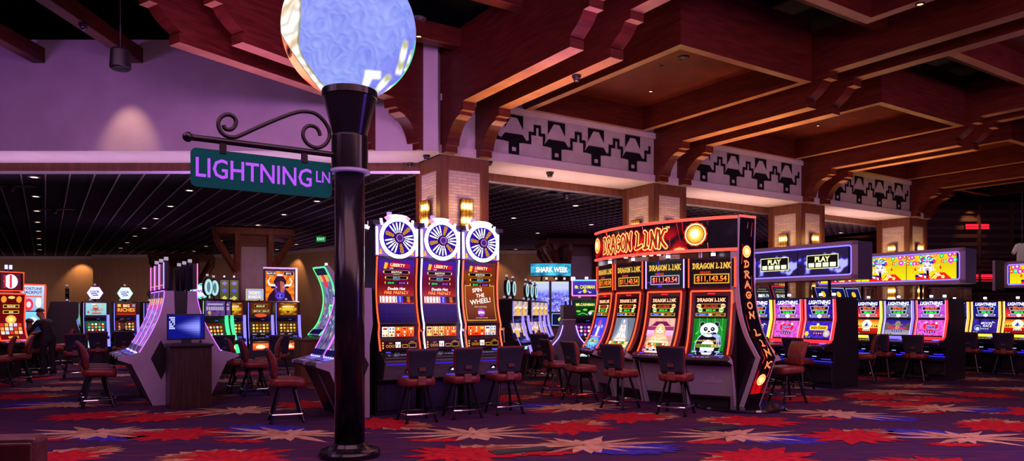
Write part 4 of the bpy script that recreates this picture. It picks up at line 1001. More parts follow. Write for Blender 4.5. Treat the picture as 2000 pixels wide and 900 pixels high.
    a.build('wheel_face', hd, flat((-.26,-.006,zc_-.26),(1,0,0),(0,0,1)))
    rc = ((4.4,3.9,4.6),(4.,4.,5.),(3.9,4.6,4.2))[variant]
    neon(hd, [(.287*math.cos(2*math.pi*k/48), -.004, zc_+.287*math.sin(2*math.pi*k/48)) for k in range(49)], .030, rc, 'glow_ring')
    crown = ((4.,.5,1.2),(4.,.35,.6),(3.6,4.,3.4))[variant]
    mb = MB(); mb.ext([(-.055,.02,2.985),(.055,.02,2.985),(.15,.02,3.085),(.06,.02,3.10),(-.06,.02,3.10),(-.15,.02,3.085)], (0,.05,0), col=(4.2,3.9,3.9))
    mb.ext([(-.13,.025,2.965),(-.07,.025,2.99),(-.16,.025,3.08),(-.21,.025,3.05)], (0,.05,0), col=crown); mb.ext([(.07,.025,2.99),(.13,.025,2.965),(.21,.025,3.05),(.16,.025,3.08)], (0,.05,0), col=crown)
    mb.build('crown_light', GLOW, hd, colors=True)
    mb = MB()
    for s in (-1,1):
        mb = MB(); mb.ext([(s*.315,.045,2.47),(s*.348,.045,2.47),(s*.352,.045,2.90),(s*.325,.045,2.90)], (0,.02,0), col=(3.6,3.4,4.4)); mb.build('light_bar', GLOW, hd, colors=True)
        mb = MB(); mb.ext([(s*.235,.05,2.93),(s*.27,.05,2.93),(s*.285,.05,3.03),(s*.25,.05,3.03)], (0,.02,0), col=(2.8,2.2,3.4)); mb.build('light_bar', GLOW, hd, colors=True)
    for x in (-.30,.23): mb = MB(); mb.ext([(x,.052,2.48),(x+.05,.052,2.48),(x+.035,.052,2.56),(x+.015,.052,2.56)], (0,.01,0), col=(2.2,.5,.05)); mb.build('amber_lamp', GLOW, hd, colors=True)
    for s in (-1,1): mb = MB(); mb.box(s*.36-.06,s*.36+.06,.02,.2,2.93,3.0); mb.build('corner_housing', DARKM, hd, bevel=.006)
    candle(t, -.08, .18, 3.06, (.7,.35,1.2), .09, .04)
    return t
M1 = Vector((-1.754,11.1,0))
wl = ['wheel slot machine with orange neon edges beside the lamp post','wheel slot machine with white neon edges in the middle of the three','wheel slot machine showing SPIN THE WHEEL']
wm = []
for i in range(3):
    m = wheel_machine(wl[i], (RO,(2.6,2.2,5.),(3.8,.26,.12))[i], i, ('$593.15','$512.48','$522.44')[i]); m.location = M1+AX*(.755*i); m.rotation_euler = (0,0,TH); m['group'] = 'wheel slot machines'; wm.append(m)
for i in (0,2):
    dup(wm[i], M1+AX*(.755*i)+BX*1.56, TH+math.pi, 'wheel slot machine facing away, back to back with the %s one of the three' % ('first','last')[i//2], 'wheel slot machines')
# ------------------------------------------------------------------ curved red bank: four machines, a bowed header and a lettered end post
CP = Vector((5.10,14.88,0)); RH = 3.46; A0 = 52.6
DPROF = smooth_path([(-.33,.91),(-.235,1.06),(-.15,1.26),(-.085,1.5),(-.04,1.74),(-.02,1.94)], 5)
MAGM = mat('magenta_black_shell', (.045,.006,.016), .35)
def dr_title(a, x, y, w, h, c1, c2, tm=True):
    a.brush('DRAGON', x, y, w*.56, h, ((.30,c1),(.15,c2)), gap=.16); a.brush('LINK', x+w*.62, y, w*.38, h, ((.30,c1),(.15,c2)), gap=.16)
def rock(seed=0):
    return lambda x, y: lerp(gc('181018',.5), gc('3a1a24',.6), .5+.5*noise.noise(Vector((x*6,y*6,seed))))
def dragon_art(a, th):
    R_ = a.rect
    bgs = {'panda': (('06380c','149a2a')), 'buddha': ('f6d8b0','d8287a'), 'sage': ('58606e','8a94a8'), 'rocket': ('2a2ad0','5a50f0')}
    b0, b1 = bgs[th]
    R_(0,0,1,.62,(0,0,0),None,16,14,lambda x,y: tuple(q*1.15 for q in lerp(gc(b0), gc(b1), .5+.5*noise.noise(Vector((x*9,y*2.5,3.)))+(.15 if th=='panda' else 0))))
    R_(0,.62,1,1,gc('2a0c0a',.6),gc('120608',.5))
    dr_title(a, .06, .905, .88, .055, gc('c02808',1.3), gc('ffe2b0',1.5))
    for y, c, tx, w in ((.805,'ff3a3a','$11,143.54',.62),(.735,'3aff5a','$822.40',.52)):
        a.rect(.5-w/2-.08,y-.012,.5+w/2+.08,y+.062,gc('d89a28',1.2)); a.rect(.5-w/2,y-.004,.5+w/2,y+.054,gc('1a0808')); a.text(tx,.5,y+.008,.034,gc(c,1.5),off=.012,maxw=w*.8)
        for s in (-1,1): a.circ(.5+s*(w/2+.07),y+.025,.075,gc('e0c060' if c[0]=='f' else 'a8d860',1.4),gc('fff8e0',1.6)); a.rect(.5+s*(w/2+.07)-.06,y+.015,.5+s*(w/2+.07)+.06,y+.035,gc('e03820' if c[0]=='f' else '30a030',1.3))
    a.rect(.03,.655,.97,.71,gc('c89a40',1.1)); a.rect(.06,.665,.44,.702,gc('2038c0',1.)); a.rect(.56,.665,.94,.702,gc('5a2408',1.)); a.text('$100.00',.25,.672,.02,gc('c0d8ff',1.3)); a.text('$50.00',.75,.672,.02,gc('ffc060',1.3)); a.circ(.5,.683,.05,gc('b0d060',1.3))
    K = gc('101018'); Wt = gc('f2f4ff',1.45)
    if th == 'panda':
        for i in range(9): a.stroke([(.04+.12*i,.0),(.06+.12*i,.62)],.03,gc('2ab83a' if i % 2 else '0a6018',1.1))
        for x,y,q in ((.1,.35,.5),(.9,.42,2.4),(.88,.2,2.7),(.08,.2,.4)): a.stroke([(x,y),(x+.1*math.cos(q),y+.06*math.sin(q)+.04)],.04,gc('68e060',1.2),.005)
        a.circ(.5,.13,.40,gc('c8d8ff',1.3),ry=.26); a.circ(.5,.13,.38,K,ry=.245); a.circ(.5,.10,.22,Wt,ry=.15)
        for s in (-1,1): a.circ(.5+s*.22,.515,.09,gc('c8d8ff',1.2)); a.circ(.5+s*.22,.515,.08,K)
        a.circ(.5,.42,.285,gc('dfe6ff',1.3),ry=.125); a.circ(.5,.42,.27,Wt,gc('ffffff',1.6),ry=.118)
        for s in (-1,1): a.circ(.5+s*.11,.435,.066,K,ry=.038); a.circ(.5+s*.105,.44,.022,gc('c8c8e0',1.3))
        a.circ(.5,.39,.045,K,ry=.018); a.stroke([(.42,.36),(.5,.345),(.58,.36)],.018,K); a.circ(.5,.38,.11,gc('ffffff',1.5),ry=.035); a.circ(.5,.392,.045,K,ry=.016); a.stroke([(.43,.365),(.5,.352),(.57,.365)],.016,K)
        a.stroke([(.85,.15),(.80,.30),(.66,.345)],.15,gc('b0c0f0',1.1)); a.stroke([(.85,.15),(.80,.30),(.66,.345)],.125,K)
        for x in (.60,.65,.70): a.circ(x,.36,.035,K)
        a.circ(.36,.35,.05,gc('9ae8a0',1.3),None,8); tt, tc = 'PANDA MAGIC', 'e05a28'
    elif th == 'buddha':
        a.rect(.0,.40,1,.47,gc('a02a70',1.1)); a.poly([(.18,.50),(.30,.56),(.70,.56),(.82,.50),(.9,.48),(.1,.48)],gc('7a1250',1.)); a.rect(0,.30,1,.40,gc('ff9ad0',1.2),gc('f0c0e0',1.3))
        a.circ(.5,.10,.44,gc('f4b890',1.35),gc('fff0dc',1.6),ry=.24); a.circ(.5,.39,.19,gc('f0b078',1.3),gc('ffe8c8',1.6),ry=.13)
        for s in (-1,1): a.circ(.5+s*.19,.37,.035,gc('e8a070',1.2),ry=.05); a.stroke([(.5+s*.12,.42),(.5+s*.04,.415)],.018,gc('8a4a28')); a.stroke([(.5+s*.11,.445),(.5+s*.04,.45)],.014,gc('a06038'))
        a.stroke([(.40,.345),(.5,.325),(.60,.345)],.022,gc('b03828')); a.circ(.5,.375,.03,gc('e89a68',1.2))
        for i in range(12): a.circ(.08+.077*i,.10+.03*math.sin(i*2),.045,gc(('ff5a30','ffd860','f08a40')[i % 3],1.3))
        a.poly([(0,0),(1,0),(1,.10),(.78,.03),(.22,.03),(0,.10)],gc('c01848',1.1)); tt, tc = 'HAPPY & PROSPEROUS', '5a9010'
    elif th == 'sage':
        a.poly([(.1,.2),(.35,.6),(.62,.6),(.9,.2)],gc('9aa6bc',1.1)); a.circ(.5,.12,.34,gc('e8d0d8',1.3),gc('ffffff',1.5),ry=.22)
        a.circ(.5,.42,.12,gc('f0d0b8',1.3),ry=.09); a.poly([(.40,.47),(.5,.58),(.60,.47)],gc('c8b0d8',1.2)); a.circ(.5,.555,.05,gc('f0e6ff',1.4)); a.poly([(.41,.39),(.59,.39),(.55,.20),(.5,.15),(.45,.20)],gc('ffffff',1.6))
        a.stroke([(.44,.43),(.48,.43)],.014,K); a.stroke([(.52,.43),(.56,.43)],.014,K); a.stroke([(.5,.37),(.5,.22)],.03,gc('5a4a5a'))
        for s in (-1,1): a.stroke([(.5+s*.10,.48),(.5+s*.18,.30),(.5+s*.30,.20)],.05,gc('ffffff',1.2),.02)
        a.rect(0,0,1,.16,gc('d8901c',1.3),gc('ffd890',1.5)); 
        for i in range(7): a.circ(.08+.14*i,.06,.05,gc('fff6d0',1.8)); 
        tt, tc = 'AUTUMN MOON', 'b05a08'
    else:
        a.circ(.5,.10,.5,gc('4aa8f0',1.2),gc('8ad8ff',1.4),ry=.13); a.poly([(.42,.24),(.40,.48),(.5,.58),(.60,.48),(.58,.24)],gc('f0f0ff',1.4)); a.poly([(.41,.44),(.40,.48),(.5,.58),(.60,.48),(.59,.44)],gc('f03a50',1.3))
        for s in (-1,1): a.poly([(.5+s*.08,.26),(.5+s*.2,.20),(.5+s*.08,.36)],gc('d85a78',1.2)); a.circ(.5+s*.3,.44,.07,gc('9ab8ff',1.3))
        a.circ(.5,.42,.05,gc('8ad0ff',1.3)); tt, tc = 'GOLDEN CENTURY', '8a2ad0'
    a.text(tt,.5,.205,.036,gc('301008'),off=.035,maxw=.92); a.text(tt,.5,.205,.036,gc(tc,1.4),off=.014,maxw=.90,c2=gc('ffe0a0',1.4))
    a.rect(.16,.10,.84,.165,gc('d8a828',1.2)); a.rect(.175,.108,.825,.157,gc('2a0a06'))
    for i in range(6): a.rect(.19+.106*i,.114,.28+.106*i,.151,gc(('18a040','d03a28','e8e0d0','d8b030')[(i+{'panda':0,'buddha':1,'sage':3,'rocket':2}[th]) % (2 if th=='x' else 4)] if th != 'panda' else ('18a050' if i < 4 else 'c8c060'),1.3))
    a.rect(0,0,1,.035,gc('1a1a60',.9)); [a.rect(.05+.24*i,.008,.20+.24*i,.028,gc('c8d0ff',1.3)) for i in range(4)]
def dragon_machine(label, th, edge, glare=0):
    t = thing('slot_machine', label, 'slot machine', group='machines of the curved red bank')
    w = .40
    mb = MB(); mb.prism([(.0,.16),(-.20,.74),(-.44,.80),(-.46,.84),(-.36,.90)]+[(y+.02,z) for y,z in DPROF]+[(-.02,1.98),(-.02,2.50),(.14,2.50),(.4,1.9),(.4,.16)], -w, w); mb.build('cabinet', MAGM, t, bevel=.006, seg=1)
    mb = MB(); mb.box(-w,w,.08,.4,0,.17); mb.build('plinth', BLACKP, t)
    f = curved(DPROF, -.265, .004); a = Art(.53, f.length*.925); dragon_art(a, th); a.build('screen', t, f, cut=.05)
    a = Art(.74,.45); a.rect(0,0,1,1,(0,0,0),None,12,6,(lambda x,y: lerp(gc('0c0c14',.6), gc('1a2a2c',.9), .5+.5*noise.noise(Vector((x*5,y*3,7))))) if glare else rock(2))
    if glare: a.rect(.30,0,.34,1,gc('3a20d0',.9)); a.rect(.34,.0,.42,.22,gc('5a30d0',.8)); a.rect(0,.18,.9,.22,gc('6a30f0',.9))
    dr_title(a, .07, .66, .86, .20, gc('8a5a10',1.), gc('f0c050',1.3)); a.rect(.10,.10,.90,.46,gc('d8a838' if not glare else 'a89ac0',1.2)); a.rect(.13,.14,.87,.42,gc('140606')); a.text('$11,143.54',.5,.19,.19,gc('ff3a18',1.2),off=.035,maxw=.68); a.text('$11,143.54',.5,.19,.19,gc('ff5a1c' if not glare else 'ff2a90',1.5),off=.015,maxw=.68,c2=gc('ffb040',1.4)); a.text('GRAND',.36,.48,.08,gc('e0401a',1.3),off=.02)
    a.build('top_screen', t, flat((-.37,-.022,2.02),(1,0,0),(0,0,1)))
    for s in (-1,1): neon(t, [(s*.385,-.035,2.0),(s*.385,-.035,2.49)], .011, edge, 'top_neon_trim')
    P = [(-.342,y-.020,z) for y,z in DPROF]; P2 = [(.342,y-.020,z) for y,z in reversed(DPROF)]
    neon(t, P+P2, .0135, RO)
    mb = MB(); mb.box(-.06,.06,-.04,-.02,1.885,1.905); mb.build('maker_badge', REDL, t)
    deck(t, .74, (-.455,.842), (-.35,.902), 8, None, lit=.75)
    mb = MB(); mb.prism([(-.022,.20),(-.212,.70),(-.19,.71),(.03,.20)], -.37,.37); bp = mb.build('belly_panel', LAV, t, bevel=.003)
    a = Art(.5,.12); 
    vs = [(.40,.45),(.5,.62),(.60,.45),(.56,.40),(.5,.5),(.44,.40)]; 
    mbx = MB()
    def onb(x, y): return (x, -.186+.197*(1-y)-.002*0-.004, .70-.5*(1-y)*1.0)
    tv, tf = text2d('ARISTOCRAT', .01); x0 = min(q[0] for q in tv); x1 = max(q[0] for q in tv)
    mbx.add([((vx-x0)/(x1-x0)*.30-.10, -.112-.21*(vy*.06)*1.4-.013, .42+.085*vy*.9) for vx, vy in tv], tf)
    mbx.build('maker_mark', mat('pale_print', (.6,.55,.66), .5), bp, fix=False)
    mbx = MB(); mbx.add([(.06+x*.06,-.131-.0025-(z*.06)*.39,.49+z*.06) for x,z in ((-.8,.0),(-.35,.25),(-.45,.75),(-.12,.45),(0,1.1),(.12,.45),(.45,.75),(.35,.25),(.8,0),(0,.2))], [tuple(range(10))]); mbx.build('maker_emblem', mat('pale_print'), bp, fix=False)
    for s in (-1,1):
        mb = MB(); mb.prism([(-.46,.80),(-.40,.88),(-.24,.80),(.06,.03),(.06,0),(-.04,0),(-.24,.73)], s*.39-.012, s*.39+.012); mb.build('side_leg', LAV, t)
    candle(t, .0, .08, 2.50, (5,4.4,5.2), .08)
    return t
ths = ['panda','buddha','sage','rocket']; dl = ['slot machine with a panda on its tall curved screen','slot machine with a smiling seated monk on its curved screen','slot machine with a white bearded old man on its curved screen','slot machine with a blue rocket screen at the far end of the red bank']
pod = []
for i in range(4):
    ang = A0-21.4+14.25*i; n = Vector((-math.sin(R(ang)), -math.cos(R(ang)), 0)); m = dragon_machine(dl[i], ths[i], (RO,(1.2,.7,4.),RO,RO)[i], i == 1)
    m.location = CP+n*(RH-.06); m.rotation_euler = (0,0,-R(ang)); pod.append(m)
dup(pod[1], Vector((4.13,12.39,0)), math.atan2(-.26,.966)+math.pi/2, 'slot machine on the back of the curved red bank, only its shelf showing')
# header
hdr = thing('illuminated_header', 'curved red glowing overhead sign reading DRAGON LINK', 'sign', (CP.x,CP.y,0), -R(A0))
HB, HT = 2.60, 3.17; AH = R(28.5)
def arc(r, a0, a1, n): return [(r*math.sin(a0+(a1-a0)*k/n), -r*math.cos(a0+(a1-a0)*k/n)) for k in range(n+1)]
mb = MB(); o1 = arc(RH,-AH,AH,28); i1 = arc(RH-.30,-AH,AH,28); n = len(o1)
mb.add([(x,y,HB) for x,y in o1]+[(x,y,HB) for x,y in i1]+[(x,y,HT) for x,y in o1]+[(x,y,HT) for x,y in i1], [(k,k+1,n+k+1,n+k) for k in range(n-1)]+[(2*n+k,2*n+k+1,3*n+k+1,3*n+k) for k in range(n-1)]+[(k,k+1,2*n+k+1,2*n+k) for k in range(n-1)]+[(n+k,n+k+1,3*n+k+1,3*n+k) for k in range(n-1)]+[(0,n,3*n,2*n),(n-1,2*n-1,4*n-1,3*n-1)])
mb.build('sign_box', MAGM, hdr)
LW = 2*AH*RH; a = Art(LW, HT-HB-.08, .0012)
def lava(x, y):
    q = noise.noise(Vector((x*9,y*2.,4.)))+.5*noise.noise(Vector((x*26,y*3,1.))); k = sst(.0,.7,1.-y)*(1-sst(.66,.80,x))
    return lerp(lerp(gc('1a0f18',.7), gc('c0101c',1.), sst(.05,.6,q+.45*k)*k*1.25), gc('2a2028',.7), sst(.1,.5,-q)*.6)
a.rect(0,0,1,1,(0,0,0),None,70,14,lava)
for x0,y0,x1,y1,w,c in ((.165,1.,.235,0,.014,'ff4a18'),(.455,.05,.49,.5,.012,'ff3a14'),(.56,.0,.55,.8,.012,'ff5020'),(.30,.9,.31,.2,.004,'ff6070'),(.70,.95,.72,.3,.004,'e01820'),(.66,.45,.665,.05,.003,'ff3040'),(.62,.9,.63,.5,.003,'ffb0b0'),(.36,.9,.37,.6,.003,'ff8090'),(.10,.9,.11,.3,.004,'c02028'),(.49,.95,.5,.7,.003,'ff90a0'),(.73,.98,.735,.55,.006,'d01018'),(.27,.0,.30,.25,.004,'ff8080'),(.43,.3,.40,.0,.006,'ff5a30'),(.86,.95,.86,.8,.003,'c01018'),(.86,.2,.862,.0,.004,'ff6050')): a.stroke([(x0,y0),(x1,y1)],w,gc(c,1.2),w*.3)
a.poly([(.665,0),(.68,.10),(.715,.17),(.75,.10),(.765,0)],gc('e02414',1.2)); a.poly([(.68,0),(.69,.07),(.715,.11),(.74,.07),(.75,0)],gc('ffb078',1.3))
HL = ((.36,gc('ff2a08',1.3)),(.27,gc('ffd878',1.7)),(.155,gc('6a0a12',.9)),(.075,gc('c8200e',1.1)))
a.brush('DRAGON',.135,.16,.275,.60,HL,gap=.10); a.brush('LINK',.445,.16,.195,.60,HL,gap=.12); a.text('TM',.652,.80,.08,gc('ffc060',1.5),off=.02)
for x, r in ((.80,.058),(.05,.046)):
    a.circ(x,.52,r*1.05,gc('ff3408',1.3),None,26,None,-.08); a.circ(x,.52,r*.92,gc('ffe0a0',1.8)); a.circ(x,.52,r*.80,gc('5a1206',.9)); a.circ(x,.52,r*.74,gc('e88a10',1.5),gc('ffe070',1.9)); a.circ(x-.003,.54,r*.45,gc('ffd040',1.6),gc('fffbe8',2.6))
    a.poly([(x+.008,.52-r*4.6),(x+.022,.52-r*5.6),(x+.03,.52-r*4.2)],gc('ff6018',1.3))
a.build('sign_face', hdr, lambda x, y, z: Vector(((RH+.004+z)*math.sin(-AH+x/RH), -(RH+.004+z)*math.cos(-AH+x/RH), HB+.04+y)))
for z in (HB+.02, HT-.02):
    P = [((RH+.012)*math.sin(-AH+2*AH*k/28), -(RH+.012)*math.cos(-AH+2*AH*k/28), z) for k in range(29)]; mb = MB(); mb.tube(P, .026, 8, col=(1.7,.14,.10)); mb.build('glowing_rail', GLOW, hdr, colors=True)
for s in (-1,1):
    mb = MB(); a_ = s*(AH-.02); c, sn = math.cos(a_), math.sin(a_); mb.add([((RH-o)*sn+d*c, -(RH-o)*c+d*sn, z) for z in (0,HB+.01) for o, d in ((.02,-.045),(.02,.045),(.3,.045),(.3,-.045))], [(0,1,2,3),(4,5,6,7),(0,1,5,4),(1,2,6,5),(2,3,7,6),(3,0,4,7)])
    mb.build('support_leg', SILVER, hdr)
for s in (-.62,-.2,.22,.62):
    mb = MB(); mb.tube([((RH-.14)*math.sin(AH*s), -(RH-.14)*math.cos(AH*s), 2.5),((RH-.14)*math.sin(AH*s), -(RH-.14)*math.cos(AH*s), 2.61)], .03, 8); mb.build('hanger_tube', SILVER, hdr)
for s in (-.35,-.05,.05,.15):
    mb = MB(); mb.tube([((RH-.1)*math.sin(AH*s), -(RH-.1)*math.cos(AH*s), HB-.012),((RH-.1)*math.sin(AH*s), -(RH-.1)*math.cos(AH*s), HB+.002)], .035, 10, col=(4,3.,1.6)); mb.build('under_lamp', GLOW, hdr, colors=True)
# lettered end post
ep = thing('sign_post_panel', 'kinked black end post lettered DRAGON LINK in red neon, on a round plinth', 'sign', (3.70,11.72,0), TH)
EP = smooth_path([(-.02,3.17),(0.,2.6),(-.0,2.1),(-.05,1.65),(-.18,1.25),(-.36,.95),(-.42,.86)], 5)[:-1]+[(-.42,.86),(-.30,.55),(-.10,.05)]      # (y,z): y negative comes forward
EW = .40
mb = MB(); mb.prism(EP+[(.62,.05),(.62,3.17)], .012, EW-.012); mb.build('post_body', mat('black_gloss_panel', (.010,.006,.010), .25), ep)
for x0 in (-.012, EW-.012):
    mb = MB(); inner = [(y+.075,z) for y,z in EP]; n = len(EP)
    fs = [(k,k+1,n+k+1,n+k) for k in range(n-1)]; vs = [(x0,y-.006,z) for y,z in EP]+[(x0,y,z) for y,z in inner]; 
    mb.add(vs+[(x+.024,y,z) for x,y,z in vs], fs+[tuple(q+2*n for q in f_) for f_ in fs]+[(k,k+1,2*n+k+1,2*n+k) for k in range(n-1)]+[(n+k,n+k+1,3*n+k+1,3*n+k) for k in range(n-1)]+[(0,n,3*n,2*n),(n-1,2*n-1,4*n-1,3*n-1)]); mb.build('edge_trim', LAV, ep)
EPr = list(reversed(EP)); f = curved(EPr, .03, .006); L = f.length; a = Art(EW-.06, L, .0012)
a.rect(0,.07,1,.985,(0,0,0),None,6,60,lambda x,y: lerp(gc('10060a',.5), gc('d00a14',1.), sst(.36,.8,.8*noise.noise(Vector((x*9,y*7,2.)))+.55*sst(.24,.10,y)+.12*sst(.86,.98,y))))
for x0,y0,x1,y1 in ((.8,.30,.95,.36),(.12,.42,.16,.5),(.85,.62,.88,.7),(.15,.76,.2,.86),(.8,.9,.85,.97),(.1,.13,.16,.2),(.5,.94,.55,.97),(.2,.24,.3,.31),(.9,.16,.93,.24)): a.stroke([(x0,y0),(x1,y1)],.03,gc('ff3040',1.3),.01)
def coin(y, r):
    a.circ(.5,y,r*1.08,gc('ff3408',1.3),None,22,None,-.07); a.circ(.5,y,r*.94,gc('ffe0a0',1.8)); a.circ(.5,y,r*.8,gc('d07a10',1.3),gc('ffe070',1.8)); a.ring(.5,y,r*.5,r*.6,gc('ffe890',1.7)); a.circ(.5,y,r*.42,gc('ffc840',1.7),gc('fff8d8',2.4))
coin(.822,.30); coin(.148,.30)
L1 = ((.30,gc('ff2a0c',1.3)),(.20,gc('ffc078',1.5)),(.09,gc('4a0a10',.8)))
lw_, lh_ = .38, .033
for ch, y in zip('DRAGON', (.742,.690,.638,.585,.531,.480)): a.brush(ch,.29,y,lw_,lh_,L1)
for ch, y in zip('LINK', (.385,.325,.272,.218)): a.brush(ch,.29,y,lw_,lh_,L1)
a.build('lettering_panel', ep, f, cut=.05)
neon(ep, [(0,-.02,3.165),(EW,-.02,3.165)], .02, (2.,.15,.12), 'glowing_rail')
mb = MB(); mb.lathe([(.001,0),(.72,0),(.74,.02),(.72,.05),(.001,.055)], 56); o = mb.build('round_plinth', mat('black_gloss_plinth', (.012,.010,.014), .12, spec=.8), None, fix=True); o.location = Vector((3.70,11.72,0))+AX*.22+BX*.12
tag(o, 'round glossy black plinth under the lettered end post', 'plinth')
# ================================================================== two-screen machines of the far side banks
LPROF = [(.02,0),(.02,.10),(-.02,.12),(-.02,.40),(-.07,.44),(-.07,.50),(.06,.54),(.05,.74),(-.30,.80),(-.32,.83),(-.30,.87),(-.03,.955),(.0,1.0),(.125,1.43),(.11,1.86),(.16,1.90),(.88,1.90),(.92,1.6),(.95,.5),(.98,.5),(.98,.44),(.93,.40),(.93,0)]
def light_upper(a, bg, meter):
    a.rect(0,0,1,1,(0,0,0),None,10,8,bg)
    a.rect(0,.80,1,1,gc('100a50',.7),gc('1a1280',.7))
    a.text('LIGHTNING',.5,.765,.19,gc('2a2ae0',1.),off=.06,shear=.25,maxw=.86); a.text('LIGHTNING',.5,.765,.19,gc('ffffff',1.9),off=.022,shear=.25,maxw=.84); a.text('LINK',.74,.68,.065,gc('ffffff',1.5),off=.02)
    def trap(y0,y1,x0,x1,c,t,tc,hh):
        d = .035; a.poly([(x0+d,y0),(x1-d,y0),(x1,y1),(x0,y1)],gc('d8d8f0',1.3)); e = .014; a.poly([(x0+d+e,y0+.015),(x1-d-e,y0+.015),(x1-e*1.6,y1-.015),(x0+e*1.6,y1-.015)],gc('120a18')); a.text(t,.5,(y0+y1)/2-hh/2,hh,gc(tc,1.7),off=.02,maxw=(x1-x0)*.62)
    a.text('GRAND',.36,.655,.05,gc('ff8020',1.4),off=.02); trap(.45,.64,.14,.86,0,'$20,704.47','ff6a1c',.12); a.text('MAJOR',.36,.425,.04,gc('80ff40',1.2)); trap(.24,.42,.18,.82,0,meter,'30ff48',.11)
    a.poly([(.14,.06),(.86,.06),(.90,.19),(.10,.19)],gc('c8c8e8',1.3)); a.rect(.16,.08,.40,.17,gc('2436b8',1.1)); a.rect(.60,.08,.84,.17,gc('702a08',1.1)); a.text('$100.00',.28,.10,.05,gc('a8b8ff',1.4)); a.text('$20.00',.72,.10,.05,gc('ffb040',1.5)); a.circ(.5,.125,.07,gc('f8f8ff',1.5)); a.text('2',.5,.09,.07,gc('2030a0'),off=.02)
def tiles(a, y, c, n=4, x0=.32, x1=.68, h=.085):
    a.rect(x0-.02,y-.02,x1+.02,y+h+.02,gc('3a2010',.9))
    for i in range(n): w = (x1-x0)/n; a.rect(x0+w*i+.008,y,x0+w*(i+1)-.008,y+h,gc(c,1.3)); a.circ(x0+w*(i+.5),y+h/2,.016,gc('f0f0ff',1.5),None,8)
def sparkle(c1, c2, s, seed): return lambda x, y: lerp(gc(c1,1.15), gc(c2,1.25), .5+.8*noise.noise(Vector((x*s,y*s*.7,seed))))
def light_lower(a, th):
    if th == 'heart':
        a.rect(0,0,1,1,(0,0,0),None,18,12,sparkle('a020b0','ff70e0',11,1.))
        def heart(k,c,c2=None):
            P = []
            for i in range(40):
                q = 2*math.pi*i/40; P.append((.5+k*.0135*16*math.sin(q)**3, .52+k*.0195*(13*math.cos(q)-5*math.cos(2*q)-2*math.cos(3*q)-math.cos(4*q))))
            a.poly(P,c)
        heart(1.42,gc('ff8ab0',1.2)); heart(1.33,gc('e8102a',1.25)); a.stroke([(.28,.80),(.36,.88)],.05,gc('ffd0e0',1.5),.02); a.circ(.70,.80,.045,gc('ffe0f0',1.6))
        a.text('Heart',.5,.56,.17,gc('2030d0',1.2),off=.035,shear=.2); a.text('Throb',.5,.36,.17,gc('2030d0',1.2),off=.035,shear=.2); a.text('Heart',.5,.56,.17,gc('7ab0ff',1.4),shear=.2); a.text('Throb',.5,.36,.17,gc('7ab0ff',1.4),shear=.2); tiles(a,.20,'3050d0')
    elif th == 'stakes':
        a.rect(0,0,1,1,(0,0,0),None,18,12,sparkle('1a0a70','5a30e0',9,2.)); a.poly([(.15,.60),(.18,.74),(.82,.74),(.85,.60),(.82,.46),(.18,.46)],gc('c8e0a0',1.3)); a.poly([(.18,.60),(.20,.71),(.80,.71),(.82,.60),(.80,.49),(.20,.49)],gc('e8b818',1.35)); a.text('HIGH STAKES',.5,.54,.13,gc('5a2a06'),off=.03,maxw=.56)
        a.circ(.46,.80,.07,gc('ffe060',1.5),None,10,None,-.5); a.circ(.83,.28,.13,gc('e07ab0',1.2),gc('b0e8c0',1.4)); a.circ(.08,.25,.10,gc('e8d030',1.3),None,12,None,-.3); tiles(a,.24,'c8182a')
    elif th == 'desert':
        a.rect(0,0,1,.42,gc('8a0808',1.1),gc('d81a0a',1.3)); a.rect(0,.42,1,1,gc('ffd840',1.6),gc('c83008',1.2)); a.circ(.48,.62,.22,gc('fff0a0',1.9),gc('ffffff',2.2)); a.poly([(.36,.52),(.48,.82),(.60,.52)],gc('3a3ab0',1.1)); a.poly([(.48,.82),(.60,.52),(.52,.52)],gc('7a8af0',1.3))
        for x in (.06,.15,.24,.72,.82,.92): a.poly([(x-.06,.46),(x,.64),(x+.06,.46)],gc('6a1a06',1.))
        a.text('Sahara Gold',.5,.40,.15,gc('5a2a04'),off=.05,maxw=.82); a.text('Sahara Gold',.5,.40,.15,gc('f0d040',1.5),off=.015,maxw=.80); tiles(a,.20,'d8b8a0')
    elif th == 'west':
        a.rect(0,0,1,.4,gc('b8b0c8',1.),gc('8a80a0',1.)); a.rect(0,.4,1,1,gc('4a3ac0',1.),gc('2a1a80',1.)); a.poly([(0,.3),(0,.85),(.30,.62),(.30,.36)],gc('7a6a70',1.)); a.poly([(1,.3),(1,.85),(.72,.62),(.72,.36)],gc('5a4a60',1.))
        for i in range(5): a.stroke([(.03+.06*i,.32),(.03+.06*i,.78-.035*i)],.012,gc('3a2a3a'))
        a.circ(.5,.52,.10,gc('c89a80',1.2)); a.circ(.5,.66,.22,gc('8a7a6a',1.),ry=.06); a.circ(.5,.76,.11,gc('9a8a78',1.),ry=.16); a.text('Wild Chuco',.5,.40,.17,gc('2a0606'),off=.05,maxw=.9); a.text('Wild Chuco',.5,.40,.17,gc('ff3a30',1.4),off=.015,maxw=.88); tiles(a,.22,'4a5ab8')
    else:
        a.rect(0,0,1,1,(0,0,0),None,14,10,sparkle('140a50','3a2a9a',5,5.)); a.text('MOON',.56,.62,.16,gc('e8e0ff',1.5),off=.02,shear=.2); a.text('RACE',.60,.42,.16,gc('e8e0ff',1.5),off=.02,shear=.2); a.circ(.22,.34,.14,gc('8a9ae8',1.2)); a.circ(.22,.36,.10,gc('2a2a60')); a.circ(.22,.30,.07,gc('c8d0ff',1.3)); a.stroke([(.78,.8),(.9,.72)],.05,gc('c0c0e8',1.3),.01); tiles(a,.24,'8a8ac8')
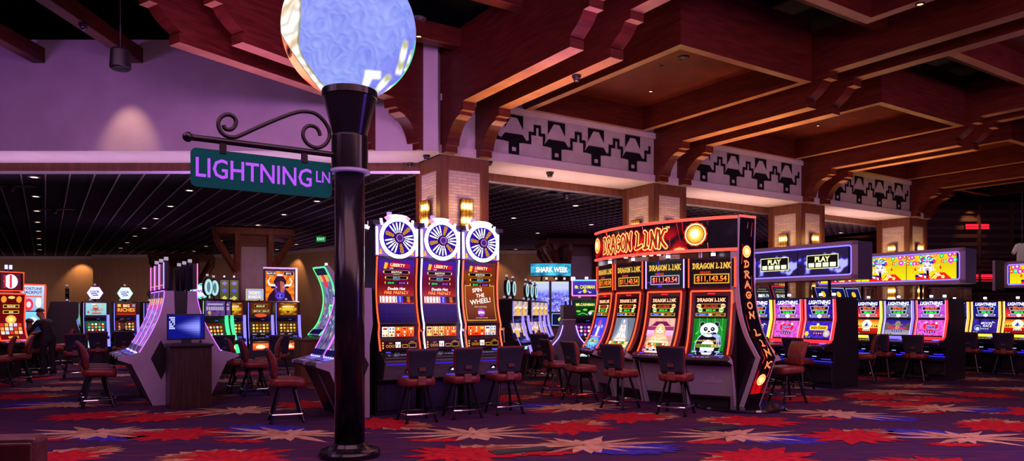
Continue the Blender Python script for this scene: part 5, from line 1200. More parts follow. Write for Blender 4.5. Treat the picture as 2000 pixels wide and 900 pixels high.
BGS = {'heart': sparkle('7a18b0','e060e0',8,3.), 'stakes': sparkle('14084a','3a1ab0',7,4.), 'desert': lambda x,y: lerp(gc('f03a18',1.2), gc('2a0a50',.9), sst(.1,.8,y)+.3*(.5-abs(x-.5))), 'west': sparkle('3a3a60','7a7aa8',6,6.), 'moon': sparkle('0a0a4a','2a2ab0',6,8.)}
MET = {'heart':'$1,866.26','stakes':'$593.58','desert':'$824.36','west':'$1,660.45','moon':'$581.30'}
def link_machine(label, th, fc, end=False, low=None, slant=None):
    t = thing('slot_machine', label, 'slot machine')
    w = .365; low = low or fc
    mb = MB(); mb.prism(LPROF, -w, w); mb.build('cabinet', BLACKP, t, bevel=.010, seg=1)
    uw, uh = .61, .40; a = Art(uw, uh); light_upper(a, BGS[th], MET[th]); a.build('top_screen', t, flat((-uw/2,.118,1.45),(1,0,0),(0,-.012,.40),.006))
    ll = .375; a = Art(uw, ll); light_lower(a, th); a.rect(.03,.02,.30,.075,gc('0a0a18')); a.rect(.06,.03,.14,.065,gc('e0d820',1.3)); a.rect(.17,.035,.25,.06,gc('c8d0f0',1.2)); a.build('screen', t, flat((-uw/2,.012,1.035),(1,0,0),(0,.105,.36),.006))
    for s in (-1,1):
        mb = MB(); mb.prism([(-.02,1.0),(.105,1.43),(.09,1.86),(.115,1.86),(.14,1.43),(.02,1.0)], s*(w-.014)-.014, s*(w-.014)+.014, 0, fc); mb.prism([(-.028,1.0),(.098,1.43),(.083,1.86),(.09,1.86),(.105,1.43),(-.02,1.0)], s*(uw/2+.016)-.008, s*(uw/2+.016)+.008, 0, tuple(min(c*1.5+.5,6) for c in fc)); mb.build('side_light', GLOW, t, colors=True)
    mb = MB(); mb.prism([(-.11,.915),(-.024,1.0),(.0,1.005),(-.02,.915)], -w+.01, w-.01, 0, tuple(c*.8 for c in low)); mb.build('apron_light', GLOW, t, colors=True)
    d = deck(t, .70, (-.305,.872), (-.04,.95), 7, tuple(c*.22 for c in low), lit=.9)
    a = Art(.16,.05); a.rect(0,0,1,1,gc('c0b8d0',.7)); a.rect(.3,.2,.7,.8,gc('302040')); a.build('card_slot', t, flat((-.08,-.052,.905),(1,0,0),(0,.03,.05),.02))
    a = Art(.66,.2); a.rect(.30,.55,.45,.62,gc('9ab0ff',2.)); a.rect(.0,.05,1,.14,gc('3a30ff',1.3)); a.rect(.62,.30,.95,.38,gc('3a30ff',1.6)); a.rect(.05,.30,.40,.36,gc('3a30ff',.9)); a.build('foot_glow', t, flat((-.33,.048,.535),(1,0,0),(0,-.0,.2),.004))
    candle(t, -.10, .3, 1.90, (5,4.6,6), .085, .036); 
    if end: candle(t, .20, .3, 1.90, (5,4.6,6), .085, .036)
    return t
RED = (2.2,.05,.07); YEL = (1.6,1.35,.10); BLV = (.45,.30,2.6); ORG = (2.6,.75,.10); CYN = (.2,1.1,2.6)
P1 = Vector((6.61,14.74,0)); P2_ = Vector((9.98,16.47,0)); P3 = Vector((13.18,18.09,0)); TR = TH-math.pi/2
def bank(p0, specs, off=.385):
    out = []
    for i, (lab, th, fc, low) in enumerate(specs):
        m = link_machine(lab, th, fc, i == 0, low); m.location = p0+BX*(off+.775*i); m.rotation_euler = (0,0,TR); m['group'] = 'two screen machines of the far side banks'; out.append(m)
    return out
b1 = bank(P1, [('two screen slot machine reading HIGH STAKES with red light edges','stakes',RED,None),('two screen slot machine with a red heart under the purple PLAY display','heart',RED,None),('two screen slot machine with yellow light edges next to the lettered end post','moon',YEL,None)])
b2 = bank(P2_, [('two screen slot machine with a red heart under the yellow display','heart',RED,None),('two screen slot machine with a cowboy town screen and violet edges','west',BLV,None),('two screen slot machine with a red desert sunset beside the bank of the heart','desert',YEL,None)])
b3 = bank(P3, [('two screen slot machine with a red desert sunset at the right edge','desert',ORG,YEL),('two screen slot machine with an astronaut screen and orange edges','moon',ORG,YEL),('two screen slot machine half hidden behind the dark end panel on the right','moon',ORG,YEL)])
neon(b2[2], [(-.372,-.02,1.0),(-.372,.10,1.43),(-.372,.085,1.86)], .012, CYN, 'edge_light')
# machines behind them, of which the tilted toppers show over the tops
def topper_machine(label, tc, txt):
    t = thing('slot_machine', label, 'slot machine')
    mb = MB(); mb.prism([(.02,0),(.02,.5),(.06,.74),(-.28,.8),(-.28,.87),(0,1.),(.1,1.8),(.16,1.86),(.8,1.86),(.85,0)], -.35, .35); mb.build('cabinet', BLACKP, t, bevel=.01, seg=1)
    mb = MB(); mb.prism([(.16,1.84),(.30,2.30),(.36,2.30),(.30,1.84)], -.34, .34); tp = mb.build('tilted_topper', DARKM, t, bevel=.006)
    a = Art(.64,.44); a.rect(0,0,1,1,(0,0,0),None,8,6,sparkle('0a0c14','202c3a' if txt[0] == '$' else '101a60',4,3.)); a.rect(.0,.0,1,.03,tc); a.rect(0,.97,1,1,tc); a.rect(0,0,.02,1,tc); a.rect(.98,0,1,1,tc)
    if txt[0] == '$': a.text(txt,.5,.28,.20,gc('e0f0f0',1.3),off=.02,maxw=.7); a.rect(.15,.62,.85,.66,gc('c08a20',1.2)); a.rect(.25,.75,.75,.80,gc('a07a20',1.))
    else: a.circ(.5,.55,.16,gc('f0b020',1.4),ry=.2); a.text(txt,.5,.16,.13,gc('b0c0ff',1.3),maxw=.8)
    a.build('topper_screen', tp, flat((-.32,.156,1.85),(1,0,0),(0,.14,.44),.012))
    a = Art(.6,.36); a.rect(0,0,1,1,gc('1a0a60',.8)); a.build('screen', t, flat((-.3,.012,1.06),(1,0,0),(0,.08,.7),.012))
    candle(t, .25, .4, 1.86)
    return t
for i, (u, Y, n, tc, tx, lab) in enumerate(((1504,18.6,0,gc('a01818',1.),'$109.19','slot machine behind the PLAY bank, its dark tilted topper reading $109.19'),(1504,18.6,1,gc('ff2a30',1.6),'$114.00','slot machine behind the PLAY bank, its red edged tilted topper by the pillar'),(1622,20,0,gc('a0b0ff',1.3),'GOLD','slot machine far behind the PLAY bank, its blue edged topper half hidden'),(1622,20,1,gc('c0c8ff',1.6),'GOLD','slot machine with a blue edged tilted topper above the black end panel'),(1622,20,2,gc('c0c8ff',1.6),'GOLD','slot machine with a blue edged tilted topper nearest the yellow display'))):
    p = at(u, 600, Y)+AX*(.74*n); m = topper_machine(lab, tc, tx); m.location = (p.x,p.y,0); m.rotation_euler = (0,0,TH); m['group'] = 'machines with tilted toppers'
# ------------------------------------------------------------------ overhead displays
FRAMEM = mat('mauve_display_frame', (.40,.30,.42), .4, .1)
def display(label, right, length, zb, zt, art, left=None, n=2):
    """right: floor point below the right front corner; runs into the room along BX"""
    t = thing('overhead_display', label, 'display', right, TR)
    H = zt-zb
    mb = MB(); mb.box(-length, 0, .06, .62, zb, zt); mb.build('housing', mat('dark_violet_housing', (.06,.045,.09), .4), t, bevel=.02)
    mb = MB(); e = .085; 
    for x0,x1,z0,z1 in ((-length,0,zb,zb+e),(-length,0,zt-e,zt),(-length,-length+e,zb,zt),(-e,0,zb,zt)): mb.box(x0,x1,-.02,.07,z0,z1)
    mb.build('frame', FRAMEM, t)
    r = .06; x0,x1,z0,z1 = -length+e+.01,-e-.01,zb+e+.01,zt-e-.01; P = []
    for cx,cz,a0 in ((x1-r,z1-r,0),(x0+r,z1-r,90),(x0+r,z0+r,180),(x1-r,z0+r,270)):
        for k in range(5): q = R(a0+22.5*k); P.append((cx+r*math.cos(q),-.012,cz+r*math.sin(q)))
    mb = MB(); mb.tube(P, .016, 8, closed=True, col=(.45,.32,4.6)); mb.build('blue_neon_border', GLOW, t, colors=True)
    sw = (length-2*e-.14)/n; sh = H-2*e-.07
    for i in range(n):
        a = Art(sw-.012, sh); art(a); a.build('screen', t, flat((-length+e+.05+i*(sw+.004), .02, zb+e+.035),(1,0,0),(0,0,1)))
    mb = MB(); mb.box(-length+e,-e,.025,.05,zb+e,zt-e); mb.build('bezel', BLACKP, t)
    for x in (-length*.3, -length*.7):
        mb = MB(); mb.tube([(x,.34,1.9 if left is None else zt),(x,.34,zb+.02 if left is None else 4.7)], .035, 10); mb.build('mount_post', BLACKM, t)
    return t
def play_art(a):
    def f(x, y):
        n = noise.noise(Vector((x*5,y*2.6,1.5)))+.5*noise.noise(Vector((x*12,y*6,4.))); k = sst(.0,.75,n*.9+.75-1.9*abs(y-.5)-.55*abs(x-.5)); return lerp(gc('2a1c48',.9), lerp(gc('3a26d0',1.2), gc('a4a4ff',1.4), sst(.30,1.,k+n*.4)), sst(0,.8,k))
    a.rect(0,0,1,1,(0,0,0),None,46,24,f)
    a.rect(.185,.235,.815,.775,gc('f0f090',1.6)); a.rect(.197,.26,.803,.75,gc('1c1414',.6)); a.text('PLAY',.5,.51,.19,gc('f6f6a0',1.8),off=.03)
    for i,c in enumerate(('$1','$2','$5','10')): x = .225+.143*i; a.rect(x,.30,x+.115,.465,gc('e8f0d0',1.5)); a.text(c,x+.057,.345,.075,gc('b8b870',1.2),off=.02)
def festival_art(a):
    a.rect(0,0,1,1,gc('e0d010',1.35),gc('cfae10',1.2)); 
    a.rect(0,.72,1,1,(0,0,0),None,30,8,lambda x,y: lerp(gc('c88a10',1.2), gc('f0d020',1.4), .5+.6*noise.noise(Vector((x*22,y*9,2.)))))
    for x,y,r,c in ((.06,.90,.05,'f0503a'),(.12,.93,.05,'b82ad0'),(.30,.92,.04,'20c060'),(.72,.92,.045,'20c060'),(.88,.96,.05,'c02ad0'),(.97,.97,.04,'e03a3a'),(.03,.68,.04,'d84020'),(.10,.68,.045,'20c878'),(.17,.67,.05,'e010c0'),(.24,.66,.035,'d83a28'),(.90,.72,.055,'e010e0'),(.98,.74,.04,'20c888'),(.74,.71,.035,'e04028'),(.79,.70,.03,'20c888'),(.45,.95,.03,'f0e060'),(.60,.96,.03,'f05a40')): a.circ(x,y,r,gc(c,1.3)); a.circ(x,y,r*.4,gc('fff0a0',1.4))
    a.poly([(.19,0),(.20,.16),(.27,.24),(.42,.24),(.50,.12),(.60,.16),(.66,.27),(.78,.26),(.92,0)],gc('e0180c',1.3)); a.poly([(.19,.10),(.19,.19),(.27,.25),(.40,.25),(.46,.05),(.40,.04),(.32,.14)],gc('1a1a6a',1.))
    for k in range(3): a.stroke([(.24+.02*k,.215-.035*k),(.34+.01*k,.165-.035*k),(.41,.06+.035*(2-k))],.014,gc('e8e8ff',1.4))
    a.circ(.44,.50,.105,gc('f0c8b8',1.4),gc('fff4f0',1.6),24,.26); a.circ(.44,.44,.085,gc('ffeef0',1.6),None,20,.16)
    for s in (-1,1): a.stroke([(.44+s*.075,.545),(.44+s*.02,.53)],.016,gc('3a1a20')); a.stroke([(.44+s*.07,.59),(.44+s*.025,.57)],.012,gc('5a3030')); a.circ(.44+s*.112,.47,.018,gc('f0b8a0',1.3),ry=.06)
    a.stroke([(.415,.40),(.44,.41),(.465,.40)],.014,gc('c81a20',1.2)); a.stroke([(.44,.44),(.40,.43),(.40,.30)],.012,gc('2a1418')); a.stroke([(.44,.44),(.48,.43),(.48,.30)],.012,gc('2a1418')); a.poly([(.415,.38),(.465,.38),(.475,.20),(.455,.10),(.425,.20)],gc('10102a'))
    for i in range(15):
        q = math.pi*(i/14); x = .44-.14*math.cos(q); y = .70+.18*math.sin(q); a.circ(x,y,.034,gc(('2a4ae0','20b860','e0e0ff','7a30d0','e03030')[i % 5],1.3)); a.circ(x*.55+.44*.45,y*.97,.03,gc(('30d080','f0f0ff','3050e0')[i % 3],1.3))
    a.poly([(.30,.66),(.33,.74),(.44,.72),(.55,.74),(.58,.66),(.56,.60),(.53,.70),(.35,.70),(.32,.60)],gc('2a2a90',1.1)); a.circ(.44,.72,.03,gc('b060ff',1.4))
    for x,y in ((.20,.46),(.71,.50)): a.stroke([(x,y+.07),(x,y+.02)],.006,gc('806010')); a.poly([(x-.012,y+.02),(x+.012,y+.02),(x+.022,y-.09),(x-.022,y-.09)],gc('e01a10',1.3))
    for s in (-1,1): a.stroke([(.44+s*.13,.58),(.44+s*.20,.53),(.44+s*.26,.60)],.012,gc('d8d890',1.3)); a.circ(.44+s*.16,.38,.014,gc('d0f0ff',1.5)); a.stroke([(.44+s*.13,.52),(.44+s*.13,.34)],.014,gc('e8f0ff',1.4))
    a.poly([(.36,.25),(.39,.07),(.34,.10)],gc('f01a10',1.3)); a.stroke([(.52,.06),(.60,.15)],.06,gc('f8e860',1.4)); a.circ(.645,.185,.062,gc('e8b090',1.4),ry=.085)
    for k in range(4): a.stroke([(.60+.02*k,.24-.015*k),(.67+.02*k,.19-.022*k)],.02,gc('f8d0b8',1.5))
    a.circ(.60,.08,.045,gc('e8e030',1.4),None,10,None,-.3); a.circ(.76,.09,.04,gc('f0f070',1.5),None,10,None,-.3); a.stroke([(.50,.02),(.60,.22)],.02,gc('d82a20',1.3))
d1 = display('long overhead display with two purple PLAY screens in a blue neon border', Vector((7.15,14.9,0)), 2.74, 2.28, 3.08, play_art)
d2 = display('long overhead display with two yellow festival screens in a blue neon border', at(1883,600,17.0)*1.0-Vector((0,0,1.6))+Vector((0,0,0)), 3.9, 2.27, 3.12, festival_art, n=3)
for o in (d1, d2): o.location.z = 0
p = at(1962,600,22.); d3 = display('third overhead display with a yellow screen cut off by the right edge', Vector((p.x,p.y,0))-BX*3.6, 3.6, 2.32, 3.12, festival_art)
mb = MB(); mb.box(-3.85,-3.60,.0,.62,2.28,3.16); mb.build('end_housing', DARKM, d3); mb = MB(); mb.box(-3.92,-3.85,-.04,.66,2.24,3.18); mb.build('end_plate', FRAMEM, d3)
# a white garment hung at the right edge
p = at(1996,495,23.); sh = thing('display_shirt', 'white shirt hanging high up at the right edge', 'shirt', p)
mb = MB(); pts = [(-.16,-.30),(.16,-.30),(.15,.10),(.26,-.06),(.34,.02),(.20,.30),(.06,.34),(0,.30),(-.06,.34),(-.20,.30),(-.34,.02),(-.26,-.06),(-.15,.10)]
mb.ext([Vector((x,-.05,z)) for x,z in pts], (0,.1,0)); mb.build('shirt_body', mat('white_cotton', (.6,.58,.56), .8), sh, bevel=.03, seg=2)
mb = MB(); mb.tube([(0,0,.3),(0,0,.45),(0,0,2.)], .006, 6); mb.build('hanger_wire', DARKM, sh)
# ================================================================== tall curved machines with V-shaped white sides
CPROF = smooth_path([(-.185,.905),(-.06,1.13),(.03,1.31),(.11,1.5),(.157,1.66),(.19,1.82),(.20,1.94)], 4)
SHELL = noisy('white_lacquer_side', [(.4,(.34,.28,.42)),(.6,(.38,.32,.46))], (1,1,1), 2., 2, .35)
VIO = (1.2,.26,3.0)
def collage(a, seed, dim=.55):
    q = random.Random(seed); a.rect(0,0,1,1,(0,0,0),None,10,30,lambda x,y: lerp(gc('4a4a90',dim), gc('a8a0d0',dim*1.1), .5+.9*noise.noise(Vector((x*5,y*11,seed)))))
    for i in range(46): a.circ(q.random()*.9+.05, q.random()*.94+.03, .03+.06*q.random(), gc(q.choice(('e03060','f0e8ff','3a60d0','d8c040','8a40c0','40a0a0','f0f0f0')),dim*(.6+.7*q.random())),None,8)
    a.rect(0,.9,1,1,gc('18083a',.8)); a.rect(.1,.80,.9,.90,gc('d8b870',1.)); a.rect(.35,.72,.62,.90,gc('e83040',1.1)); a.rect(0,0,1,.09,gc('1a0a50',.8))
def arc_machine(label, near=1, body_back=.44, seed=1, top=True, c=VIO):
    t = thing('slot_machine', label, 'slot machine'); w = .30
    body = [(0,0),(-.30,.70),(-.50,.79),(-.50,.82),(-.20,.89)]+[(y+.015,z) for y,z in CPROF]+[(.22,1.95),(body_back,1.95),(body_back,0)]
    mb = MB(); mb.prism(body, -w+.02, w-.02); mb.build('cabinet', BLACKP, t)
    side = [(0,0),(-.32,.715),(-.52,.79),(-.52,.835),(-.21,.905)]+[(y-.012,z) for y,z in CPROF]+[(.20,1.955),(.33,1.955),(.35,1.4),(body_back,1.1),(body_back,0)]
    for s in (-1,1):
        mb = MB(); mb.prism(side, s*(w-.012)-.012, s*(w-.012)+.012); sp = mb.build('side_panel', SHELL, t)
        mb = MB(); x = s*w; mb.prism([(.125,1.11),(-.03,.80),(.13,.43),(.285,.80)], x-.004 if s < 0 else x-.002, x+.002 if s < 0 else x+.004); mb.build('diamond_inlay', BLACKP, sp)
        neon(t, [(s*(w-.012), y-.018, z) for y,z in CPROF], .0085, c)
    neon(t, [(-w+.012,.178,1.955),(w-.012,.178,1.955)], .010, c)
    f = curved(CPROF, -.265, .004); a = Art(.53, f.length); collage(a, seed); a.build('screen', t, f, cut=.06)
    deck(t, .54, (-.50,.825), (-.205,.895), 6, None, rows=2, lit=.6)
    mb = MB()
    for i in range(5): mb.tube([(-.2+.1*i,-.235,.895),(-.2+.1*i,-.24,.91)], .014, 10, col=(.9,.9,4.5))
    mb.build('deck_lamps', GLOW, t, colors=True)
    if top:
        mb = MB(); mb.box(-.285,.285,.18,.25,1.99,2.44); td = mb.build('top_display', BLACKP, t, bevel=.004)
        a = Art(.54,.43); a.rect(0,0,1,1,gc('2a2a30',.6),gc('40424c',.7)); a.rect(0,.0,1,.12,gc('5a1a60',.8)); a.rect(0,.12,1,.15,gc('e0a030',1.1)); a.build('top_screen', td, flat((-.27,.178,2.0),(1,0,0),(0,0,1)))
        for s,cc in ((-1,(2.2,.3,1.2)),(1,(.8,.6,3.6))): neon(td, [(s*.28,.172,1.99),(s*.28,.172,2.44)], .009, cc)
        mb = MB(); mb.box(-.02,.02,.25,.32,1.6,2.4); mb.build('top_mast', BLACKM, td)
        candle(t, .2, .22, 2.44, (.42,.34,.48), .10, .035)
    return t
TL = TH-math.pi/2; TRR = TH+math.pi/2
C1 = Vector((-6.10,12.17,0)); a1 = None
lbl = ['nearest machine of the violet curved bank facing left, white diamond side','middle machine of the violet curved bank facing left','farthest machine of the violet curved bank facing left']
lbr = ['nearest machine of the violet curved bank facing right, behind the kiosk','middle machine of the violet curved bank facing right','farthest machine of the violet curved bank facing right']
for i in range(3):
    m = arc_machine(lbl[i], 1, .44, i+1); m.location = C1+BX*(.30+.62*i); m.rotation_euler = (0,0,TL); m['group'] = 'violet curved machines'
    dup(m, C1+AX*.88+BX*(.30+.62*i), TRR, lbr[i], 'violet curved machines')
C2 = Vector((-2.40,10.66,0))
for i in range(2):
    m = arc_machine(('violet edged curved machine half hidden behind the lamp post','violet edged curved machine farther behind the lamp post')[i], 1, .30, 7+i, False); m.location = C2+BX*(.30+.62*i); m.rotation_euler = (0,0,TL); m['group'] = 'violet curved machines'
# green edged pair farther back
GPROF = smooth_path([(-.08,1.06),(.14,1.30),(.27,1.62),(.30,1.95),(.22,2.28),(.05,2.60)], 5); GRN = (.15,3.2,.55)
def c_machine(label, seed):
    t = thing('slot_machine', label, 'slot machine'); w = .33
    mb = MB(); mb.prism([(.1,0),(.1,.7),(-.35,.8),(-.35,.86),(-.10,1.03)]+[(y+.02,z) for y,z in GPROF]+[(.14,2.64),(.34,2.35),(.47,1.95),(.5,1.4),(.5,0)], -w+.02, w-.02); mb.build('cabinet', BLACKP, t)
    for s in (-1,1):
        mb = MB(); o_ = [(y-.01,z) for y,z in GPROF]; mb.prism([(.1,0),(.1,.7),(-.35,.79),(-.35,.87),(-.10,1.04)]+o_+[(.10,2.66),(.36,2.36),(.49,1.95),(.5,1.4),(.5,0)], s*(w-.012)-.012, s*(w-.012)+.012); mb.build('side_panel', SHELL, t); neon(t, [(s*(w-.03), y-.03, z) for y,z in GPROF], .014, GRN)
    neon(t, [(-w+.03,.02,2.61),(w-.03,.02,2.61)], .014, GRN)
    f = curved(GPROF, -.28, .004); a = Art(.56, f.length); collage(a, seed, .7); a.build('screen', t, f, cut=.06); deck(t, .6, (-.35,.865), (-.11,1.02), 5)
    candle(t, 0, .2, 2.62, (1,.9,1.1), .1)
    return t
p = at(642,600,16.6)
for i in range(1):
    m = c_machine(('tall C shaped machine with green neon edges left of the lamp post','second green edged C shaped machine, behind the first')[i], 20+i); m.location = Vector((p.x,p.y,0))+BX*(.7*i)-AX*.25; m.rotation_euler = (0,0,TL+.12); m['group'] = 'green edged C shaped machines'
# ------------------------------------------------------------------ kiosk
kp = fl(332,800); kk = thing('players_kiosk', 'dark wood kiosk cabinet with a blue lit monitor on top', 'kiosk', kp, TH)
DWOOD = noisy('dark_walnut_veneer', [(.35,(.022,.010,.010)),(.65,(.05,.022,.02))], (14,14,.6), 3., 5, .35)
mb = MB(); mb.box(0,.64,0,.52,.0,1.02); mb.build('cabinet', DWOOD, kk, bevel=.008)
mb = MB(); mb.box(-.02,.66,-.05,.54,1.02,1.06); mb.build('counter_top', BLACKP, kk, bevel=.006)
mb = MB(); mb.box(.61,.625,-.008,.0,.85,.88); mb.build('cabinet_lock', CHROME, kk)
mb = MB(); mb.box(-.03,.55,.10,.15,1.13,1.56); mn = mb.build('monitor', BLACKP, kk, bevel=.008)
mb = MB(); mb.box(.20,.34,.10,.2,1.05,1.16); mb.box(.12,.42,.06,.24,1.06,1.075); mb.build('monitor_stand', BLACKP, mn)
a = Art(.55,.385)
def beam_(x, y):
    k = math.exp(-((y-.5)/(.06+.28*max(.0,x-.15)))**2)*sst(.1,.85,x)*(1-sst(.86,.9,x)); return lerp(gc('10148a',.9), gc('8a90ff',1.7), k*(.75+.25*math.sin(y*60)))
a.rect(0,0,1,1,(0,0,0),None,36,26,beam_)
for i in range(4):
    for j in range(6):
        if (i+j) % 5 != 4: a.rect(.03+.04*i,.40+.09*j,.06+.04*i,.47+.09*j,gc('c0ccff',1.3))
a.build('monitor_screen', mn, flat((-.015,.098,1.155),(1,0,0),(0,0,1)))
mb = MB(); mb.box(.02,.48,-.03,.08,1.06,1.075); mb.build('keyboard', DARKM, kk)
# low cupboard under the green machines
cp = at(588,600,15.); cb = thing('side_cupboard', 'low brown cupboard beside the green edged machines', 'cupboard', (cp.x,cp.y,0), TH)
mb = MB(); mb.box(0,.62,0,.5,0,.98); mb.build('body', WOODB, cb, bevel=.01); mb = MB(); mb.box(-.02,.64,-.03,.52,.98,1.02); mb.build('top_board', WOODB, cb, bevel=.006); mb = MB(); mb.box(.05,.57,-.02,0,.08,.92); dr = mb.build('door', WOODB, cb, bevel=.008); mb = MB(); mb.tube([(.52,-.045,.5),(.52,-.045,.62)], .008, 6); mb.build('handle', CHROME, dr)
# ================================================================== two-screen upright machines of the far room
UPROF = [(.02,0),(.02,.72),(-.22,.78),(-.22,.84),(.0,.93),(.11,1.32),(.05,1.42),(.05,1.5),(.04,1.86),(.10,1.90),(.55,1.90),(.62,1.5),(.68,0)]
def upright(label, top, bot, side=BLU, low=None, topper=None, depth=1.):
    t = thing('slot_machine', label, 'slot machine'); w = .33
    mb = MB(); mb.prism([(y if y < .3 else y*depth, z) for y, z in UPROF], -w, w); mb.build('cabinet', BLACKP, t, bevel=.008, seg=1)
    a = Art(.54,.36); top(a); a.build('top_screen', t, flat((-.27,.042,1.49),(1,0,0),(0,-.01,.36),.006))
    a = Art(.54,.38); bot(a); a.build('screen', t, flat((-.27,.012,.945),(1,0,0),(0,.10,.37),.006))
    a = Art(.5,.06); a.rect(.55,.2,.72,.8,gc('5a60ff',2.)); a.rect(.1,.3,.2,.6,gc('303040',.6)); a.build('middle_bar', t, flat((-.25,.075,1.36),(1,0,0),(0,-.0,1),.0))
    mb = MB(); P = smooth_path([(-.235,.55),(-.14,.86),(-.02,1.2),(.02,1.5)], 4)
    for i in range(len(P)-1): (y0,z0),(y1,z1) = P[i],P[i+1]; mb.add([(w-.05,y0,z0),(w+.02,y0,z0),(w+.02,y1,z1),(w-.05,y1,z1),(w-.05,y0+.05,z0),(w+.02,y0+.05,z0),(w+.02,y1+.05,z1),(w-.05,y1+.05,z1)], [(0,1,2,3),(4,7,6,5),(0,3,7,4),(1,5,6,2)], 0, [tuple(c*.9 for c in side)]*8)
    mb.build('side_light', GLOW, t, colors=True)
    neon(t, [(-w+.005, y-.01, z) for y, z in smooth_path([(-.22,.72),(-.12,.90),(.0,1.2),(.03,1.5),(.03,1.85)], 3)], .009, tuple(c*.5+.15 for c in side), 'edge_light')
    deck(t, .6, (-.22,.842), (-.01,.925), 6, None, lit=.4)
    if low: a = Art(.42,.19); low(a); a.build('belly_screen', t, flat((-.21,.018,.52),(1,0,0),(0,0,1)))
    candle(t, -.12 if topper else 0, .35, 1.90, (.5,.38,.55), .08, .03, on=True)
    if topper: topper(t)
    return t
def grid_art(bgc, cols, nx, ny, x0=.08, x1=.92, y0=.15, y1=.85):
    def f(a):
        a.rect(0,0,1,1,gc(bgc,.9)); k = 0
        for i in range(nx):
            for j in range(ny): k += 1; x = x0+(x1-x0)*(i+.5)/nx; y = y0+(y1-y0)*(j+.5)/ny; a.circ(x,y,.36*(x1-x0)/nx,gc(cols[(k*7+i) % len(cols)],1.2),None,8)
        a.rect(0,0,1,.08,gc('181818')); a.rect(.1,.02,.3,.06,gc('c0c0c0',1.)); a.rect(.5,.02,.7,.06,gc('c0c0c0',1.))
    return f
def octo(a):
    a.rect(0,0,1,1,gc('8ac8d8',1.05),gc('a0d8e0',1.1)); a.circ(.48,.66,.13,gc('e0583a',1.2)); a.circ(.44,.69,.025,gc('fff')) if False else None
    for i in range(7): q = math.pi*(1.05+.9*i/6); a.stroke([(.48,.58),(.48+.15*math.cos(q),.55+.22*math.sin(q)),(.48+.26*math.cos(q),.50+.24*math.sin(q))],.05,gc('30406a' if i % 2 else 'd85038',1.1),.02)
    a.circ(.44,.70,.03,gc('ffffff',1.3)); a.circ(.53,.70,.03,gc('ffffff',1.3)); a.circ(.78,.45,.09,gc('c8a878',1.1)); a.circ(.78,.45,.05,gc('8ac8d8',1.)); a.rect(.30,.08,.75,.22,gc('e05a40',1.1)); a.circ(.12,.25,.06,gc('d83a30',1.1)); a.rect(.3,.86,.5,.93,gc('f0f0e0',1.2)); a.circ(.82,.82,.05,gc('e0b030',1.2))
def bigart(a):
    a.rect(0,0,1,1,gc('7a1a10',1.),gc('8a2a14',1.)); a.text('BIG',.5,.68,.22,gc('ffe0a0',1.4),off=.03); a.text('RICHES',.5,.30,.28,gc('e8a840',1.3),off=.03,maxw=.9); a.rect(.06,.70,.22,.92,gc('e8c060',1.2)); a.rect(.80,.70,.94,.92,gc('8a9ac0',1.)); a.rect(.04,.04,.96,.10,gc('d83a20',1.1))
def purp(a):
    a.rect(0,0,1,1,(0,0,0),None,8,6,sparkle('2a1450','6a4a90',6,9.)); a.rect(.1,.72,.9,.84,gc('b0a0d0',1.)); 
    for i in range(8): a.rect(.06+.11*i,.38,.15+.11*i,.62,gc('b8a8c8',.9))
    a.circ(.2,.22,.08,gc('d0a060',1.)); a.rect(.4,.12,.9,.24,gc('7a3a7a',.9))
def goldtop(a):
    a.rect(0,0,1,1,(0,0,0),None,12,8,lambda x,y: lerp(gc('f0b030',1.2), gc('6a1a08',1.), sst(.05,.55,math.hypot((x-.5)*1.1,y-.5)))); a.text('AMERICAN',.5,.62,.13,gc('fff0c0',1.4),off=.02,maxw=.6); a.text('PURE GOLD',.5,.40,.17,gc('3a2004'),off=.05,maxw=.9); a.text('PURE GOLD',.5,.40,.17,gc('e8e020',1.5),off=.015,maxw=.88); a.poly([(.38,.36),(.62,.36),(.5,.14)],gc('4a3a0a',1.)); 
    for x,y in ((.12,.88),(.75,.88),(.12,.06),(.75,.06)): a.rect(x,y,x+.18,y+.07,gc('c0901c',1.))
def goldmeter(a):
    a.rect(0,0,1,1,gc('4a1a0a',1.),gc('6a240a',1.)); 
    for y,h,x0,x1,tx in ((.60,.24,.20,.80,'$8206.87'),(.22,.22,.10,.52,'$807.28'),(.22,.22,.58,.92,'$56.19')): a.rect(x0-.02,y-.03,x1+.02,y+h+.03,gc('a87830',1.)); a.rect(x0,y,x1,y+h,gc('1a1006')); a.text(tx,(x0+x1)/2,y+.06,h*.5,gc('e8d8a0',1.3),off=.02,maxw=(x1-x0)*.85)
    a.circ(.5,.0,.3,gc('e05030',1.1),ry=.14)
goldreel = grid_art('4a2408', ('e8c828','d8a018','f0e060','c8d0a0','e05a18','9a6a10'), 5, 3)
def goldlow(a): a.rect(0,0,1,1,gc('c82a10',1.4),gc('f0703a',1.4)); a.circ(.5,.5,.28,gc('ffe060',1.9),gc('ffffd0',2.2),ry=.3); a.text('PURE GOLD',.55,.25,.22,gc('fff8d0',1.7),off=.02,maxw=.7)
rowd = Vector((math.cos(R(33)), math.sin(R(33)),0))
g0 = at(454,600,19.6); g0.z = 0
for i, (tp_, lab) in enumerate(((goldtop,'gold screened upright machine nearest the kiosk'),(goldmeter,'gold screened upright machine with number meters on its top screen'),(goldtop,'gold screened upright machine below the bull picture'))):
    m = upright(lab, tp_, goldreel, (.45,.35,3.6), goldlow); m.location = g0+rowd*(.755*i); m.rotation_euler = (0,0,R(27)); m['group'] = 'gold screened upright machines'
